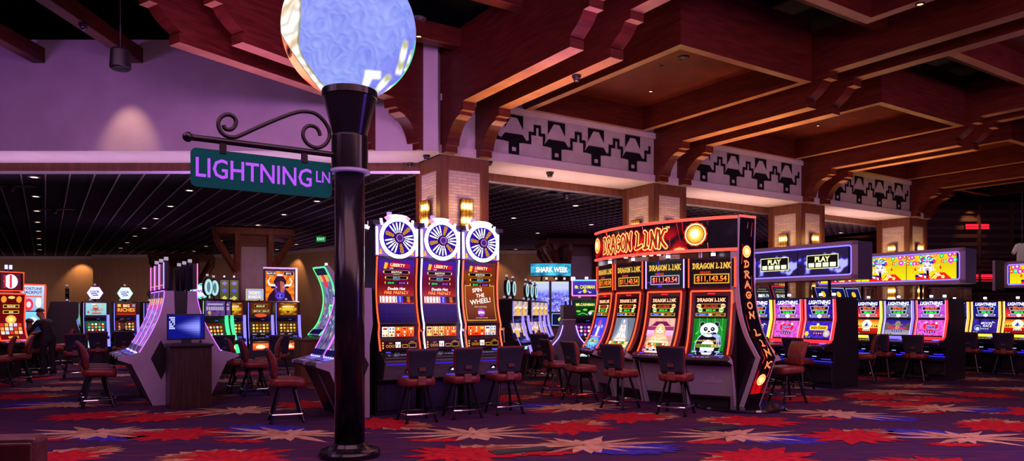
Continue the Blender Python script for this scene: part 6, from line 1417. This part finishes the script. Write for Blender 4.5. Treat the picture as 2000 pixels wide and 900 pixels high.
# hexagon topped row
def hexsign(c, rim, kind):
    def f(t):
        mb = MB(); mb.tube([(0,.33,1.90),(0,.33,2.0)], .03, 8); mb.build('topper_stem', BLACKM, t)
        H6 = [(.20*math.cos(math.pi/3*k),2.16+.19*math.sin(math.pi/3*k)) for k in range(6)]
        mb = MB(); mb.ext([Vector((x,.30,z)) for x,z in H6], (0,.10,0)); hx = mb.build('hexagon_topper', BLACKP, t, bevel=.01)
        if kind == 'lit':
            a = Art(.40,.40); a.poly([(.5+.46*math.cos(math.pi/3*k),.5+.44*math.sin(math.pi/3*k)) for k in range(6)], gc(c,1.2)); a.text('LOCK',.5,.52,.16,gc('3a2ab0',1.2),off=.04,maxw=.6); a.stroke([(.25,.42),(.55,.46),(.72,.34),(.35,.30)],.07,gc('3a2ab0',1.2)); a.build('topper_face', hx, flat((-.20,.298,1.96),(1,0,0),(0,0,1)))
            mb = MB(); mb.tube([(x,.295,z) for x,z in H6], .016, 6, closed=True, col=rim); mb.build('topper_rim', GLOW, hx, colors=True)
        candle(t, 0, .36, 2.35, (.4,.28,.36), .09, .03)
    return f
h0 = at(188,600,21.5); h0.z = 0
slots = grid_art('1a5a4a', ('e05028','e8d060','60d0a0','d03a3a','f0a040','ffffff'), 5, 3); slots2 = grid_art('6a1408', ('e8d060','60c060','f0a040','d8d8d8'), 5, 3); slots3 = grid_art('4a3a5a', ('d8b890','e8d8b0','a080a0','d0a070'), 5, 3)
def lowblue(a): a.rect(0,0,1,1,gc('a8e0f0',1.3)); a.rect(.2,.2,.7,.6,gc('f8f8ff',1.4)); a.rect(.1,.1,.9,.2,gc('d89a60',1.))
for i, (tp_, bt, top_, lab) in enumerate(((octo,slots,hexsign('f0ecff',(1.6,1.2,4.),'lit'),'upright machine with an octopus picture and a lit hexagon topper'),(bigart,slots2,hexsign('e8f8f0',(.8,3.2,1.6),'lit'),'upright machine with a red BIG screen in front of the seated player'),(purp,slots3,hexsign('',0,'dark'),'upright machine with a purple screen next to the violet curved bank'))):
    m = upright(lab, tp_, bt, (.45,.40,4.4), lowblue, top_, 1.5); m.location = h0+Vector((math.cos(R(31)), math.sin(R(31)),0))*(.80*i); m.rotation_euler = (0,0,R(36)); m['group'] = 'hexagon topped upright machines'
p = at(158,600,22.3); m = upright('dark upright machine with an unlit hexagon topper left of the octopus machine', purp, slots3, (.1,.6,.15), None, hexsign('',0,'dark'), 1.4); m.location = (p.x-.2,p.y+.3,0); m.rotation_euler = (0,0,R(120))
p = at(131,600,25.); m = upright('small far upright machine with a pale screen right of the standing person', grid_art('3a3a20',('e8e0a0','c0d080','f0f0e0'),4,3), grid_art('101018',('ffffff','d0d0ff','a0a0a0'),5,2), (.2,.2,1.), lowblue); m.location = (p.x,p.y,0); m.rotation_euler = (0,0,R(24))
# behind the violet bank: shell topper and two oval toppers
def shellsign(t):
    mb = MB(); mb.ext([Vector((.26*(1+.10*math.cos(8*q))*math.cos(q),.28,2.16+.19*(1+.10*math.cos(8*q))*math.sin(q))) for q in [2*math.pi*k/48 for k in range(48)]], (0,.08,0)); s_ = mb.build('shell_topper', BLACKP, t)
    a = Art(.52,.40); a.circ(.5,.5,.44,gc('a8e0ff',1.4),gc('ffffff',1.6),24,.42); a.text('WILD',.5,.40,.2,gc('4a2ac0',1.2),off=.04); a.build('topper_face', s_, flat((-.26,.278,1.96),(1,0,0),(0,0,1)))
    mb = MB(); mb.tube([(.26*(1+.10*math.cos(8*q))*math.cos(q),.275,2.16+.19*(1+.10*math.cos(8*q))*math.sin(q)) for q in [2*math.pi*k/48 for k in range(48)]], .014, 6, closed=True, col=(.1,2.6,1.)); mb.build('topper_rim', GLOW, s_, colors=True)
p = at(390,600,19.6); m = upright('upright machine with a green rimmed shell topper behind the kiosk', purp, slots3, (.45,.4,3.6), None, shellsign); m.location = (p.x,p.y,0); m.rotation_euler = (0,0,R(14))
def oval(t):
    mb = MB(); mb.tube([(0,.33,1.9),(0,.33,1.98)], .025, 8); mb.build('topper_stem', BLACKM, t)
    mb = MB(); P = [(.13*math.cos(2*math.pi*k/24),2.19+.22*math.sin(2*math.pi*k/24)) for k in range(24)]; mb.ext([Vector((x,.29,z)) for x,z in P], (0,.07,0)); o_ = mb.build('oval_topper', BLACKP, t)
    a = Art(.26,.44); a.circ(.5,.5,.44,gc('9ad0d8',1.),gc('e8ffff',1.4),24,.45); a.circ(.5,.5,.2,gc('5a8a9a',.9),ry=.3); a.build('topper_face', o_, flat((-.13,.288,1.97),(1,0,0),(0,0,1)))
    candle(t, 0, .34, 2.42, (.5,.38,.45), .09, .03)
p = at(422,600,17.2)
for i in range(2):
    m = upright(('upright machine seen edge on with an oval topper right of the kiosk','second edge on machine with an oval topper right of the kiosk')[i], purp, slots2, (.1,1.6,.5), None, oval); m.location = Vector((p.x,p.y,0))+Vector((-.16,.75,0))*i; m.rotation_euler = (0,0,R(58))
# tall twin strip screens, lettered topper and bull picture behind the gold machines
p = at(448,600,22.); m = thing('tall_strip_display', 'pair of tall narrow strip screens with purple diamonds behind the first gold machine', 'display', (p.x,p.y,0), R(24))
mb = MB(); mb.box(-.30,.30,0,.30,0,2.62); mb.build('cabinet', BLACKP, m)
for x in (-.14,.14):
    a = Art(.24,.9); a.rect(0,0,1,1,gc('4a4a20',.8),gc('6a6a38',.9))
    for k in range(4): a.poly([(.5,.06+.25*k),(.85,.14+.25*k),(.5,.22+.25*k),(.15,.14+.25*k)],gc(('6a2ac8','c8c860','5a50e0','a06ad0')[k],1.1))
    a.build('strip_screen', m, flat((x-.12,-.001,1.66),(1,0,0),(0,0,1)))
    candle(m, x, .12, 2.62, (1.5,1.2,1.5), .08, .025)
p = at(489,600,21.2); m = upright('upright machine under the small FORT KNOX sign', goldtop, goldreel, (.5,.4,3.)); m.location = (p.x,p.y+.4,0); m.rotation_euler = (0,0,R(24))
mb = MB(); mb.box(-.25,.25,.2,.3,1.94,2.28); s_ = mb.build('lettered_topper', BLACKP, m, bevel=.006); a = Art(.5,.34); a.rect(0,0,1,1,gc('f0d878',1.4)); a.rect(.04,.05,.96,.95,gc('3a3ac0',1.)); a.rect(.07,.10,.93,.90,gc('b0b8e8',1.2)); a.text('FORT',.5,.53,.24,gc('c88a18',1.2),off=.06); a.text('FORT',.5,.53,.24,gc('fff8d0',1.6),off=.01); a.text('KNOX',.5,.18,.24,gc('c88a18',1.2),off=.06); a.text('KNOX',.5,.18,.24,gc('fff8d0',1.6),off=.01); a.build('topper_face', s_, flat((-.25,.198,1.94),(1,0,0),(0,0,1)))
p = at(547,600,22.6); m = thing('bull_display_machine', 'tall machine with a large violet framed picture of a horned bull', 'slot machine', (p.x,p.y,0), R(20))
mb = MB(); mb.prism([(.05,0),(.05,.8),(-.2,.85),(.1,1.2),(.1,1.8),(.6,1.8),(.6,0)], -.45,.45); mb.build('cabinet', BLACKP, m)
mb = MB(); mb.box(-.50,.50,.05,.20,1.84,2.96); tb_ = mb.build('picture_box', BLACKP, m, bevel=.01); a = Art(.86,.94)
a.rect(0,0,1,1,(0,0,0),None,16,14,lambda x,y: lerp(gc('f08a18',1.35), gc('c84a08',1.2), .5+.5*math.sin(14*math.atan2(y-.35,x-.5)))); a.poly([(.05,0),(.12,.20),(.30,.40),(.28,.66),(.40,.86),(.60,.86),(.72,.66),(.70,.40),(.88,.20),(.95,0)],gc('2a0a30',.9)); a.poly([(.34,.10),(.30,.40),(.36,.64),(.64,.64),(.70,.40),(.66,.10),(.5,.02)],gc('4a1a50',1.)); a.poly([(.5,.70),(.64,.62),(.68,.42),(.60,.20),(.52,.3)],gc('c05a38',1.1)); a.circ(.5,.17,.17,gc('3a20b0',1.1),gc('7a60f0',1.3),20,.14); a.circ(.44,.17,.03,gc('0a0420'),ry=.04); a.circ(.56,.17,.03,gc('0a0420'),ry=.04)
for s in (-1,1): a.stroke([(.5+s*.20,.52),(.5+s*.36,.54),(.5+s*.42,.66),(.5+s*.34,.78)],.085,gc('fff8ff',1.6),.02); a.circ(.5+s*.13,.46,.035,gc('9a7aff',1.4)); a.stroke([(.5+s*.17,.40),(.5+s*.10,.26)],.03,gc('6a50e0',1.1),.01); a.circ(.5+s*.25,.46,.07,gc('1a0620'),ry=.04)
a.circ(.5,.76,.15,gc('3a1030',1.),ry=.10); a.rect(.40,.84,.60,.90,gc('f0e0f0',1.2)); a.rect(.04,.87,.36,.98,gc('101030')); a.rect(.64,.87,.96,.98,gc('101030')); a.text('$639.30',.2,.895,.06,gc('ffffff',1.5)); a.text('$912',.8,.895,.06,gc('ffffff',1.5)); a.build('bull_picture', tb_, flat((-.43,.048,1.93),(1,0,0),(0,0,1)))
mb = MB(); mb.box(.47,.53,.03,.14,1.84,2.96,0,(1.6,.9,2.2)); mb.box(-.50,.53,.05,.14,2.93,2.99,0,(1.1,.5,1.4)); mb.build('violet_frame_light', GLOW, tb_, colors=True)
# ================================================================== far left red edged machines
def reelred(a):
    a.rect(0,0,1,1,gc('7a0a10',1.),gc('5a0608',1.)); 
    for s in (-1,1): a.circ(.5+s*.30,.88,.11,gc('e88a28',1.3),ry=.07); 
    a.circ(.5,.92,.14,gc('f0c060',1.4),ry=.03)
    for y in (.70,.58): a.rect(.18,y,.82,y+.07,gc('e0b030',1.3)); a.rect(.21,y+.012,.79,y+.058,gc('2a0606')); a.text('$2500.00' if y > .6 else '$250',.5,y+.02,.03,gc('fff0b0',1.4),off=.02)
    a.circ(.5,.46,.22,gc('f08a20',1.4),gc('ffd880',1.7),16,.09)
    for i in range(5):
        for j in range(3): a.rect(.07+.175*i,.14+.085*j,.21+.175*i,.21+.085*j,gc(('f0e0c8','e8a040','d83a20','c8d0e8')[(i*3+j) % 4],1.2))
    a.rect(.3,.04,.7,.09,gc('e0b030',1.2))
def promo(a):
    a.rect(0,.5,1,1,gc('9ab0d8',1.1),gc('c8d8f0',1.2)); a.rect(0,0,1,.48,gc('2a90d0',1.1),gc('8ad0f0',1.2)); a.text('FORTUNE',.5,.90,.05,gc('5a5a9a',1.),off=.03,maxw=.8); a.text('JACKPOT',.5,.83,.05,gc('3a3a8a',1.),off=.03,maxw=.9); a.rect(.1,.76,.9,.79,gc('e06a6a',1.1)); a.circ(.30,.62,.22,gc('e83048',1.2),ry=.12); a.circ(.32,.62,.10,gc('f8d0e0',1.3),ry=.06); a.circ(.75,.66,.13,gc('f0f0f8',1.3),ry=.1); a.poly([(.1,.1),(.4,.34),(.8,.28),(.95,.1)],gc('0a2a5a',1.)); a.circ(.5,.3,.2,gc('d8f0ff',1.3),ry=.08)
PROFS = smooth_path([(-.20,.92),(-.11,1.08),(-.06,1.3),(-.07,1.6),(-.10,1.95)], 5)
def tall_machine(label, art, H, c, topper=None):
    k = (H-.92)/(1.95-.92); PR = [(y, .92+(z-.92)*k) for y, z in PROFS]; t = thing('slot_machine', label, 'slot machine'); w = .33
    mb = MB(); mb.prism([(.1,0),(.1,.74),(-.36,.80),(-.36,.86)]+[(y+.02,z) for y,z in PR]+[(.05,H+.03),(.35,H-.2),(.55,1.2),(.6,0)], -w, w); mb.build('cabinet', BLACKP, t)
    f = curved(PR, -.28, .004); a = Art(.56, f.length); art(a); a.build('screen', t, f, cut=.06)
    P = [(-.305,y-.018,z) for y,z in PR]+[(.305,y-.018,z) for y,z in reversed(PR)]; mb = MB(); mb.tube(P, .018, 8, closed=True, col=c); mb.build('neon_trim', GLOW, t, colors=True)
    deck(t, .62, (-.36,.862), (-.21,.915), 6, None, lit=.9)
    if topper:
        mb = MB(); mb.box(-.31,.31,-.06,.12,H+.06,H+.52); tp = mb.build('topper', BLACKP, t, bevel=.01); a = Art(.44,.38); a.rect(0,0,1,1,gc('5a1a30',1.)); a.circ(.5,.5,.36,gc('f0d8e0',1.4),gc('ffffff',1.7),14,.45); a.rect(.44,.1,.56,.9,gc('e03050',1.2)); a.rect(.15,.1,.25,.9,gc('c0304a',1.)); a.build('topper_screen', tp, flat((-.22,-.062,H+.10),(1,0,0),(0,0,1)))
        mb = MB(); mb.tube([(-.29,-.07,H+.07),(.29,-.07,H+.07),(.29,-.07,H+.51),(-.29,-.07,H+.51)], .016, 6, closed=True, col=c); mb.build('topper_rim', GLOW, tp, colors=True)
        for x in (-.05,.05): candle(t, x, .03, H+.52, (2.,1.4,5.), .16, .03)
    return t
p = at(18,600,17.); m = tall_machine('red neon edged tall machine with a lit box topper at the left edge', reelred, 2.02, (3.,.13,.06), True); m.location = (p.x,p.y,0); m.rotation_euler = (0,0,R(64))
p = at(62,600,20.); m = tall_machine('red neon edged curved machine showing a pale promotion screen', promo, 2.34, (3.,.13,.06)); m.location = (p.x,p.y,0); m.rotation_euler = (0,0,R(54))
def greenfig(a):
    a.rect(0,0,1,1,(0,0,0),None,10,16,sparkle('0a3a0a','4ad030',5,4.)); a.poly([(.1,0),(.2,.45),(.38,.62),(.38,.80),(.5,.92),(.64,.80),(.64,.62),(.85,.40),(.95,0)],gc('e8c880',1.3)); a.poly([(.22,0),(.28,.42),(.44,.58),(.44,.78),(.5,.86),(.58,.78),(.58,.58),(.74,.36),(.82,0)],gc('4a3a1a',1.)); a.circ(.5,.74,.08,gc('e0b878',1.3),ry=.07); a.rect(0,0,1,.1,gc('2a1a08',.9))
p = at(676,600,14.6); m = tall_machine('machine with a green picture of a glowing figure just left of the lamp post', greenfig, 1.72, (.2,2.2,.4)); m.location = (p.x,p.y,0); m.rotation_euler = (0,0,R(-8))
# ================================================================== far centre
def strip(a): a.rect(0,0,1,1,(0,0,0),None,6,6,sparkle('6a3a8a','f0d0b0',7,2.)); a.rect(.1,.5,.9,.62,gc('f0e8d0',1.3)); a.circ(.5,.3,.2,gc('e8b040',1.2))
i = 0
for (u, Y, n) in ((1014,17.6,2),(1049,19.8,3)):
    p = at(u,600,Y)
    for k in range(n):
        m = upright('oval topped upright machine seen edge on, %s' % ('near pair behind the third wheel machine','near pair, farther one','first of three beside the tank screens','second of three beside the tank screens','third of three beside the tank screens')[i], strip, strip, (.5,.35,2.2), lowblue, oval, 1.3); i += 1
        m.location = Vector((p.x,p.y,0))+Vector((.15,.74,0))*k; m.rotation_euler = (0,0,R(66)); m['group'] = 'oval topped upright machines'
p = at(1075,600,22.6); t = thing('tank_game', 'tall twin screen game with blue fish tank pictures and a curved SHARK WEEK sign', 'slot machine', (p.x,p.y,0), R(4))
mb = MB(); mb.box(-.60,.60,.04,.6,0,2.42); mb.build('cabinet', BLACKP, t, bevel=.01)
def tank(a):
    a.rect(0,0,1,1,(0,0,0),None,20,24,lambda x,y: lerp(lerp(gc('2a18a0',1.), gc('8a90ff',1.35), .5+.9*noise.noise(Vector((x*6,y*9,3.)))), gc('b0b8ff',1.4), sst(.55,.8,y)))
    q = random.Random(5)
    for k in range(60): a.circ(q.random(), q.random()*.6, .015+.03*q.random(), gc(q.choice(('e8e0ff','5a40e0','c8b0ff','2a1080','d8a0c0')),1.1+.4*q.random()),None,7)
    a.rect(.15,.94,.85,.97,gc('d8d860',1.2))
for s in (-1,1):
    a = Art(.50,.90); tank(a); a.build('tank_screen', t, flat((-.25+s*.285,.036,1.50),(1,0,0),(0,0,1)))
    a = Art(.48,.36); a.rect(0,0,1,1,gc('9ac0ff',1.4)); a.rect(.03,.04,.97,.96,gc('141a4a',.8)); 
    if s > 0: a.circ(.62,.5,.24,gc('e8d838',1.4),ry=.22); a.circ(.62,.55,.08,gc('18142a'),ry=.1)
    else: [a.rect(.40+.16*i,.2+.22*j,.52+.16*i,.36+.22*j,gc(('e8e8ff','e03a5a','c0c8f0')[(i+j) % 3],1.3)) for i in range(3) for j in range(3)]
    a.build('lower_screen', t, flat((-.24+s*.285,.036,1.09),(1,0,0),(0,0,1)))
mb = MB(); mb.box(-.55,.55,-.35,.05,.80,.88); mb.build('play_shelf', BLACKP, t, bevel=.01); neon(t, [(-.5,-.36,.88),(.5,-.36,.88)], .02, (.4,.4,4.), 'shelf_light')
SRAD = 1.1; mb = MB(); P = [(SRAD*math.sin(q), .95-SRAD*math.cos(q)-.1) for q in [(-.55+1.1*k/16) for k in range(17)]]; n = 17
mb.add([(x,y,z) for z in (2.54,2.94) for x,y in P]+[(x*.9,y+.12,z) for z in (2.54,2.94) for x,y in P], [(k,k+1,n+k+1,n+k) for k in range(n-1)]+[(2*n+k,2*n+k+1,3*n+k+1,3*n+k) for k in range(n-1)]+[(k,k+1,2*n+k+1,2*n+k) for k in range(n-1)]+[(n+k,n+k+1,3*n+k+1,3*n+k) for k in range(n-1)]+[(0,n,3*n,2*n),(n-1,2*n-1,4*n-1,3*n-1)]); cs_ = mb.build('curved_sign', BLACKP, t)
a = Art(1.1*SRAD,.36); a.rect(0,0,1,1,(0,0,0),None,24,8,lambda x,y: lerp(gc('0a3a70',1.), gc('40c0e8',1.4), .5+.8*noise.noise(Vector((x*5,y*4,6.))))); a.text('SHARK WEEK',.52,.30,.40,gc('0a2a50'),off=.06,maxw=.80); a.text('SHARK WEEK',.52,.30,.40,gc('ffffff',1.9),off=.03,maxw=.78)
a.build('sign_face', cs_, lambda x,y,z: Vector(((SRAD+.004+z)*math.sin(-.55+x/SRAD), .85-(SRAD+.004+z)*math.cos(-.55+x/SRAD), 2.56+y)))
mb = MB()
for x in (-.25,.25): mb = MB(); mb.tube([(x,.1,2.40),(x,.0,2.56)], .03, 8); mb.build('sign_strut', BLACKM, t)
for x in (-.1,.18,.42): candle(t, x, .1, 2.42, (1.4,1.,1.6), .1, .03)
t.scale = (1.1,1.1,1.06)
def cashtop(a): a.rect(0,0,1,1,(0,0,0),None,10,8,sparkle('041806','0a4a18',5,2.)); a.text('MR.CASHMAN',.5,.68,.17,gc('f0e080',1.4),off=.03,maxw=.82); [a.circ(.2+.3*i,.32+.1*(i%2),.10,gc('78c848',1.2),ry=.07) for i in range(3)]; a.circ(.72,.2,.08,gc('e0d0f0',1.2)); a.stroke([(.2,.1),(.4,.2),(.6,.08)],.03,gc('60e060',1.3))
def cashtopper(t):
    mb = MB(); mb.box(-.31,.31,.20,.28,1.98,2.36); s_ = mb.build('picture_topper', BLACKP, t); a = Art(.58,.35); a.rect(0,0,1,1,gc('2a1a90',1.),gc('4a3ac8',1.1)); a.text('Mr. CASHMAN',.5,.45,.24,gc('201050'),off=.06,maxw=.85); a.text('Mr. CASHMAN',.5,.45,.24,gc('f0e840',1.6),off=.015,maxw=.83); a.circ(.5,.28,.08,gc('e8c830',1.3)); a.poly([(.2,.2),(.4,.3),(.3,.12)],gc('c0b0ff',1.3)); a.poly([(.8,.2),(.6,.3),(.7,.12)],gc('c0b0ff',1.3)); a.build('topper_face', s_, flat((-.29,.198,1.995),(1,0,0),(0,0,1)))
    for P,c in ((((-.305,1.985),(.305,1.985)),(3.,.3,.8)),(((-.305,2.355),(.305,2.355)),(.4,1.2,3.6)),(((-.305,1.985),(-.305,2.355)),(2.,.5,3.6)),(((.305,1.985),(.305,2.355)),(.3,2.8,1.6))): neon(s_, [(x,.19,z) for x,z in P], .014, c, 'topper_rim')
    candle(t, -.28, .35, 2.30, (5,4.5,5.5), .14, .05); candle(t, .05, .35, 2.36, (5,4.5,5.5), .08, .04)
p = at(1143,600,17.2); m = upright('upright machine with a rainbow edged topper left of the curved red bank', cashtop, grid_art('4a0a40',('f0e0ff','5a50e0','e85080','c8c8ff'),5,3), (.4,.35,3.4), lowblue, cashtopper); m.location = (p.x,p.y,0); m.rotation_euler = (0,0,R(-3))
# bell shaped end of a carousel
p = at(1112,600,15.6); t = thing('carousel_end_cap', 'dark bell shaped carousel end with a black box on top, violet edges', 'carousel end', (p.x,p.y,0), R(6))
BP = smooth_path([(.13,1.42),(.15,1.25),(.22,1.05),(.34,.90),(.44,.80)], 4); P = [(x,z) for x,z in BP]+[(.44,.74),(.24,.66),(.20,0)]
mb = MB(); mb.ext([Vector((x,0,z)) for x,z in P]+[Vector((-x,0,z)) for x,z in reversed(P)], (0,.5,0)); mb.build('bell_body', mat('grey_violet_shell', (.11,.09,.14), .35), t)
mb = MB(); mb.box(-.13,.13,-.03,.4,1.42,1.74); mb.build('head_box', BLACKP, t, bevel=.01); mb = MB(); mb.box(-.14,.14,-.035,.41,1.41,1.43); mb.build('head_rim', SILVER, t)
for x in (-.06,.04): mb = MB(); mb.tube([(x,.1,1.74),(x,.1,1.82)], .02, 8); mb.build('beacon', DARKM, t)
for s in (-1,1): neon(t, [(s*(x+.004),-.01,z) for x,z in BP[3:-3]], .011, (1.2,.7,4.4))
# ================================================================== LIGHT
world = bpy.data.worlds.new('world'); scn.world = world; world.use_nodes = True
bg = world.node_tree.nodes['Background']; bg.inputs['Color'].default_value = (.30,.12,.42,1); bg.inputs['Strength'].default_value = .10
def light(name, typ, loc, c, e, tgt=None, **kw):
    l = bpy.data.lights.new(name, typ); l.color = c; l.energy = e
    for k, v in kw.items(): setattr(l, k, v)
    o = bpy.data.objects.new(name, l); col.objects.link(o); o.location = loc
    if tgt is not None: o.rotation_euler = (Vector(tgt)-Vector(loc)).to_track_quat('-Z','Y').to_euler()
    return o
light('purple_wall_washer', 'SPOT', (-10.5,6.5,5.6), (.55,.18,.90), 420, (-11.,14.7,5.0), spot_size=R(115), spot_blend=1., shadow_soft_size=.4)
light('purple_wall_washer', 'SPOT', (-2.5,7.0,5.4), (.75,.26,.95), 700, (-3.,14.7,4.9), spot_size=R(95), spot_blend=1., shadow_soft_size=.4)
light('warm_wall_spot', 'SPOT', (-7.75,13.75,6.6), (1.,.55,.38), 120, (-7.85,14.7,4.9), spot_size=R(46), spot_blend=.9, shadow_soft_size=.05)
light('hall_downlight', 'AREA', (1.,5.,5.75), (1.,.44,.58), 370, (1.,7.,0), shape='RECTANGLE', size=9, size_y=4)
light('hall_downlight', 'AREA', (-6.5,6.,5.75), (.88,.38,.76), 205, (-6.5,8.,0), shape='RECTANGLE', size=5, size_y=4)
light('hall_downlight', 'AREA', (9.,6.5,5.7), (1.,.44,.58), 400, (9.,9.,0), shape='RECTANGLE', size=6, size_y=3)
light('ceiling_fill', 'AREA', (2.,4.,7.9), (1.,.20,.36), 80, (2.,7.,0), shape='RECTANGLE', size=12, size_y=6)
light('violet_stage_spot', 'SPOT', (3.2,5.2,5.3), (.70,.36,.95), 680, W(4.5,0,5.4), spot_size=R(80), spot_blend=1., shadow_soft_size=.3)
light('violet_stage_spot', 'SPOT', (11.,9.,5.3), (.70,.36,.95), 760, W(14.,0,5.4), spot_size=R(80), spot_blend=1., shadow_soft_size=.3)
light('violet_led_column', 'AREA', (7.5,6.4,2.7), (.28,.10,1.), 130, (-1.8,7.95,2.7), shape='RECTANGLE', size=.7, size_y=4.6)
def up_fill(name, p, c, e, sx, sy, rz, spread=150):  # unseen up-facing panels, added only to brighten what hangs above
    o = light(name, 'AREA', p, c, e, None, shape='RECTANGLE', size=sx, size_y=sy); o.rotation_euler = (math.pi,0,rz); o.data.spread = R(spread)
for k in range(4):
    for s, d in ((.6,.45), (-.45,-.6)):
        light('sconce_glow', 'POINT', W(k*SP+s, d, 3.8), (1.,.50,.18), 14, shadow_soft_size=.12)
    if k < 3:
        up_fill('soffit_fill', W(k*SP+3.6, -.6, 3.3), (1.,.55,.45), 40, 3.6, .5, TH, 120)  # no fixture: added to brighten the arcade soffit
        up_fill('coffer_fill', W(k*SP+3.9, 2.4, 3.35), (1.,.48,.14), 36, 2.8, 2.2, TH, 130)  # no fixture: added to brighten the coffers and their rims
        up_fill('beam_fill', W(k*SP+.6, 2.6, 3.6), (1.,.46,.20), 30, .6, 3., TH, 70)  # no fixture: added to brighten the beam undersides
up_fill('soffit_fill', (-8.,15.3,3.4), (.85,.48,.85), 85, 12, .5, 0, 120)
up_fill('beam_fill', (-4.,11.5,3.6), (.70,.25,.85), 45, 2., 3., 0, 90)
up_fill('beam_fill', (1.2,11.,3.8), (.60,.24,1.), 28, 1., 3., TH, 80)
for x, y in ((-13,24),(-5,22),(3,24),(10,27),(-9,31),(2,32)): up_fill('far_ceiling_fill', (x,y,2.9), (.75,.34,.80), 16, 3, 3, 0, 170)  # unseen panels added to lift the louvered ceiling
for x, y in ((-28,37.5),(-18,36.3),(-9.5,33.),(-1,33.5),(9,34.5)): o = light('far_wall_fill', 'AREA', (x,y,2.6), (1.,.55,.55), 28, (x,y+2,2.9), shape='RECTANGLE', size=8, size_y=1.5)  # unseen panels facing the far walls, added to brighten them
for x, y, e in ((-18,38.3,60),(-24,39.3,60),(-11,35.5,40),(-1,35.2,40),(2,35.4,40),(-3.5,35.2,30)):
    light('wall_scallop', 'SPOT', (x,y,4.5), (1.,.50,.20), e*2.2, (x,y+.9,2.4), spot_size=R(95), spot_blend=.5, shadow_soft_size=.05)
for x, y in ((-12,20),(-6,22),(-1,20),(5,24),(11,27),(-10,29),(0,29)):
    light('far_room_downlight', 'SPOT', (x,y,4.55), (1.,.52,.62), 420, (x,y,0), spot_size=R(120), spot_blend=.8, shadow_soft_size=.1)
for x in (14.2,19.1,22.6): light('louver_spot', 'SPOT', (x,29.4,6.1), (1.,.42,.14), 60, (x,30.,5.), spot_size=R(60), spot_blend=.7, shadow_soft_size=.04)
light('pillar_fill', 'SPOT', (-7.5,23.,2.6), (1.,.45,.45), 160, (-9.9,27.6,4.), spot_size=R(50), spot_blend=.7)  # unseen spot added because the timber pillar came out dark
light('shirt_fill', 'SPOT', (15.4,21.3,5.4), (1.,.8,.7), 60, (16.3,23,3.4), spot_size=R(45), spot_blend=.7)  # unseen spot added to lighten the hanging shirt
# ================================================================== CAMERA
cam = bpy.data.cameras.new('camera'); co = bpy.data.objects.new('camera', cam); col.objects.link(co)
co.location = (0,0,HC); co.rotation_euler = (R(90),0,0); cam.sensor_width = 36; cam.sensor_fit = 'HORIZONTAL'
cam.lens = 36*F/2000; cam.shift_y = (V0-450)/2000; cam.clip_end = 200; cam.clip_start = .05
scn.camera = co
scn.view_settings.view_transform = 'Standard'; scn.view_settings.look = 'None'; scn.view_settings.exposure = 0; scn.view_settings.gamma = 1
scn.view_settings.use_curve_mapping = False
scn.cycles.max_bounces = 6; scn.cycles.diffuse_bounces = 3; scn.cycles.glossy_bounces = 3; scn.cycles.transmission_bounces = 4
scn.cycles.sample_clamp_indirect = 4.; scn.cycles.caustics_reflective = False; scn.cycles.caustics_refractive = False
scn.cycles.use_denoising = True
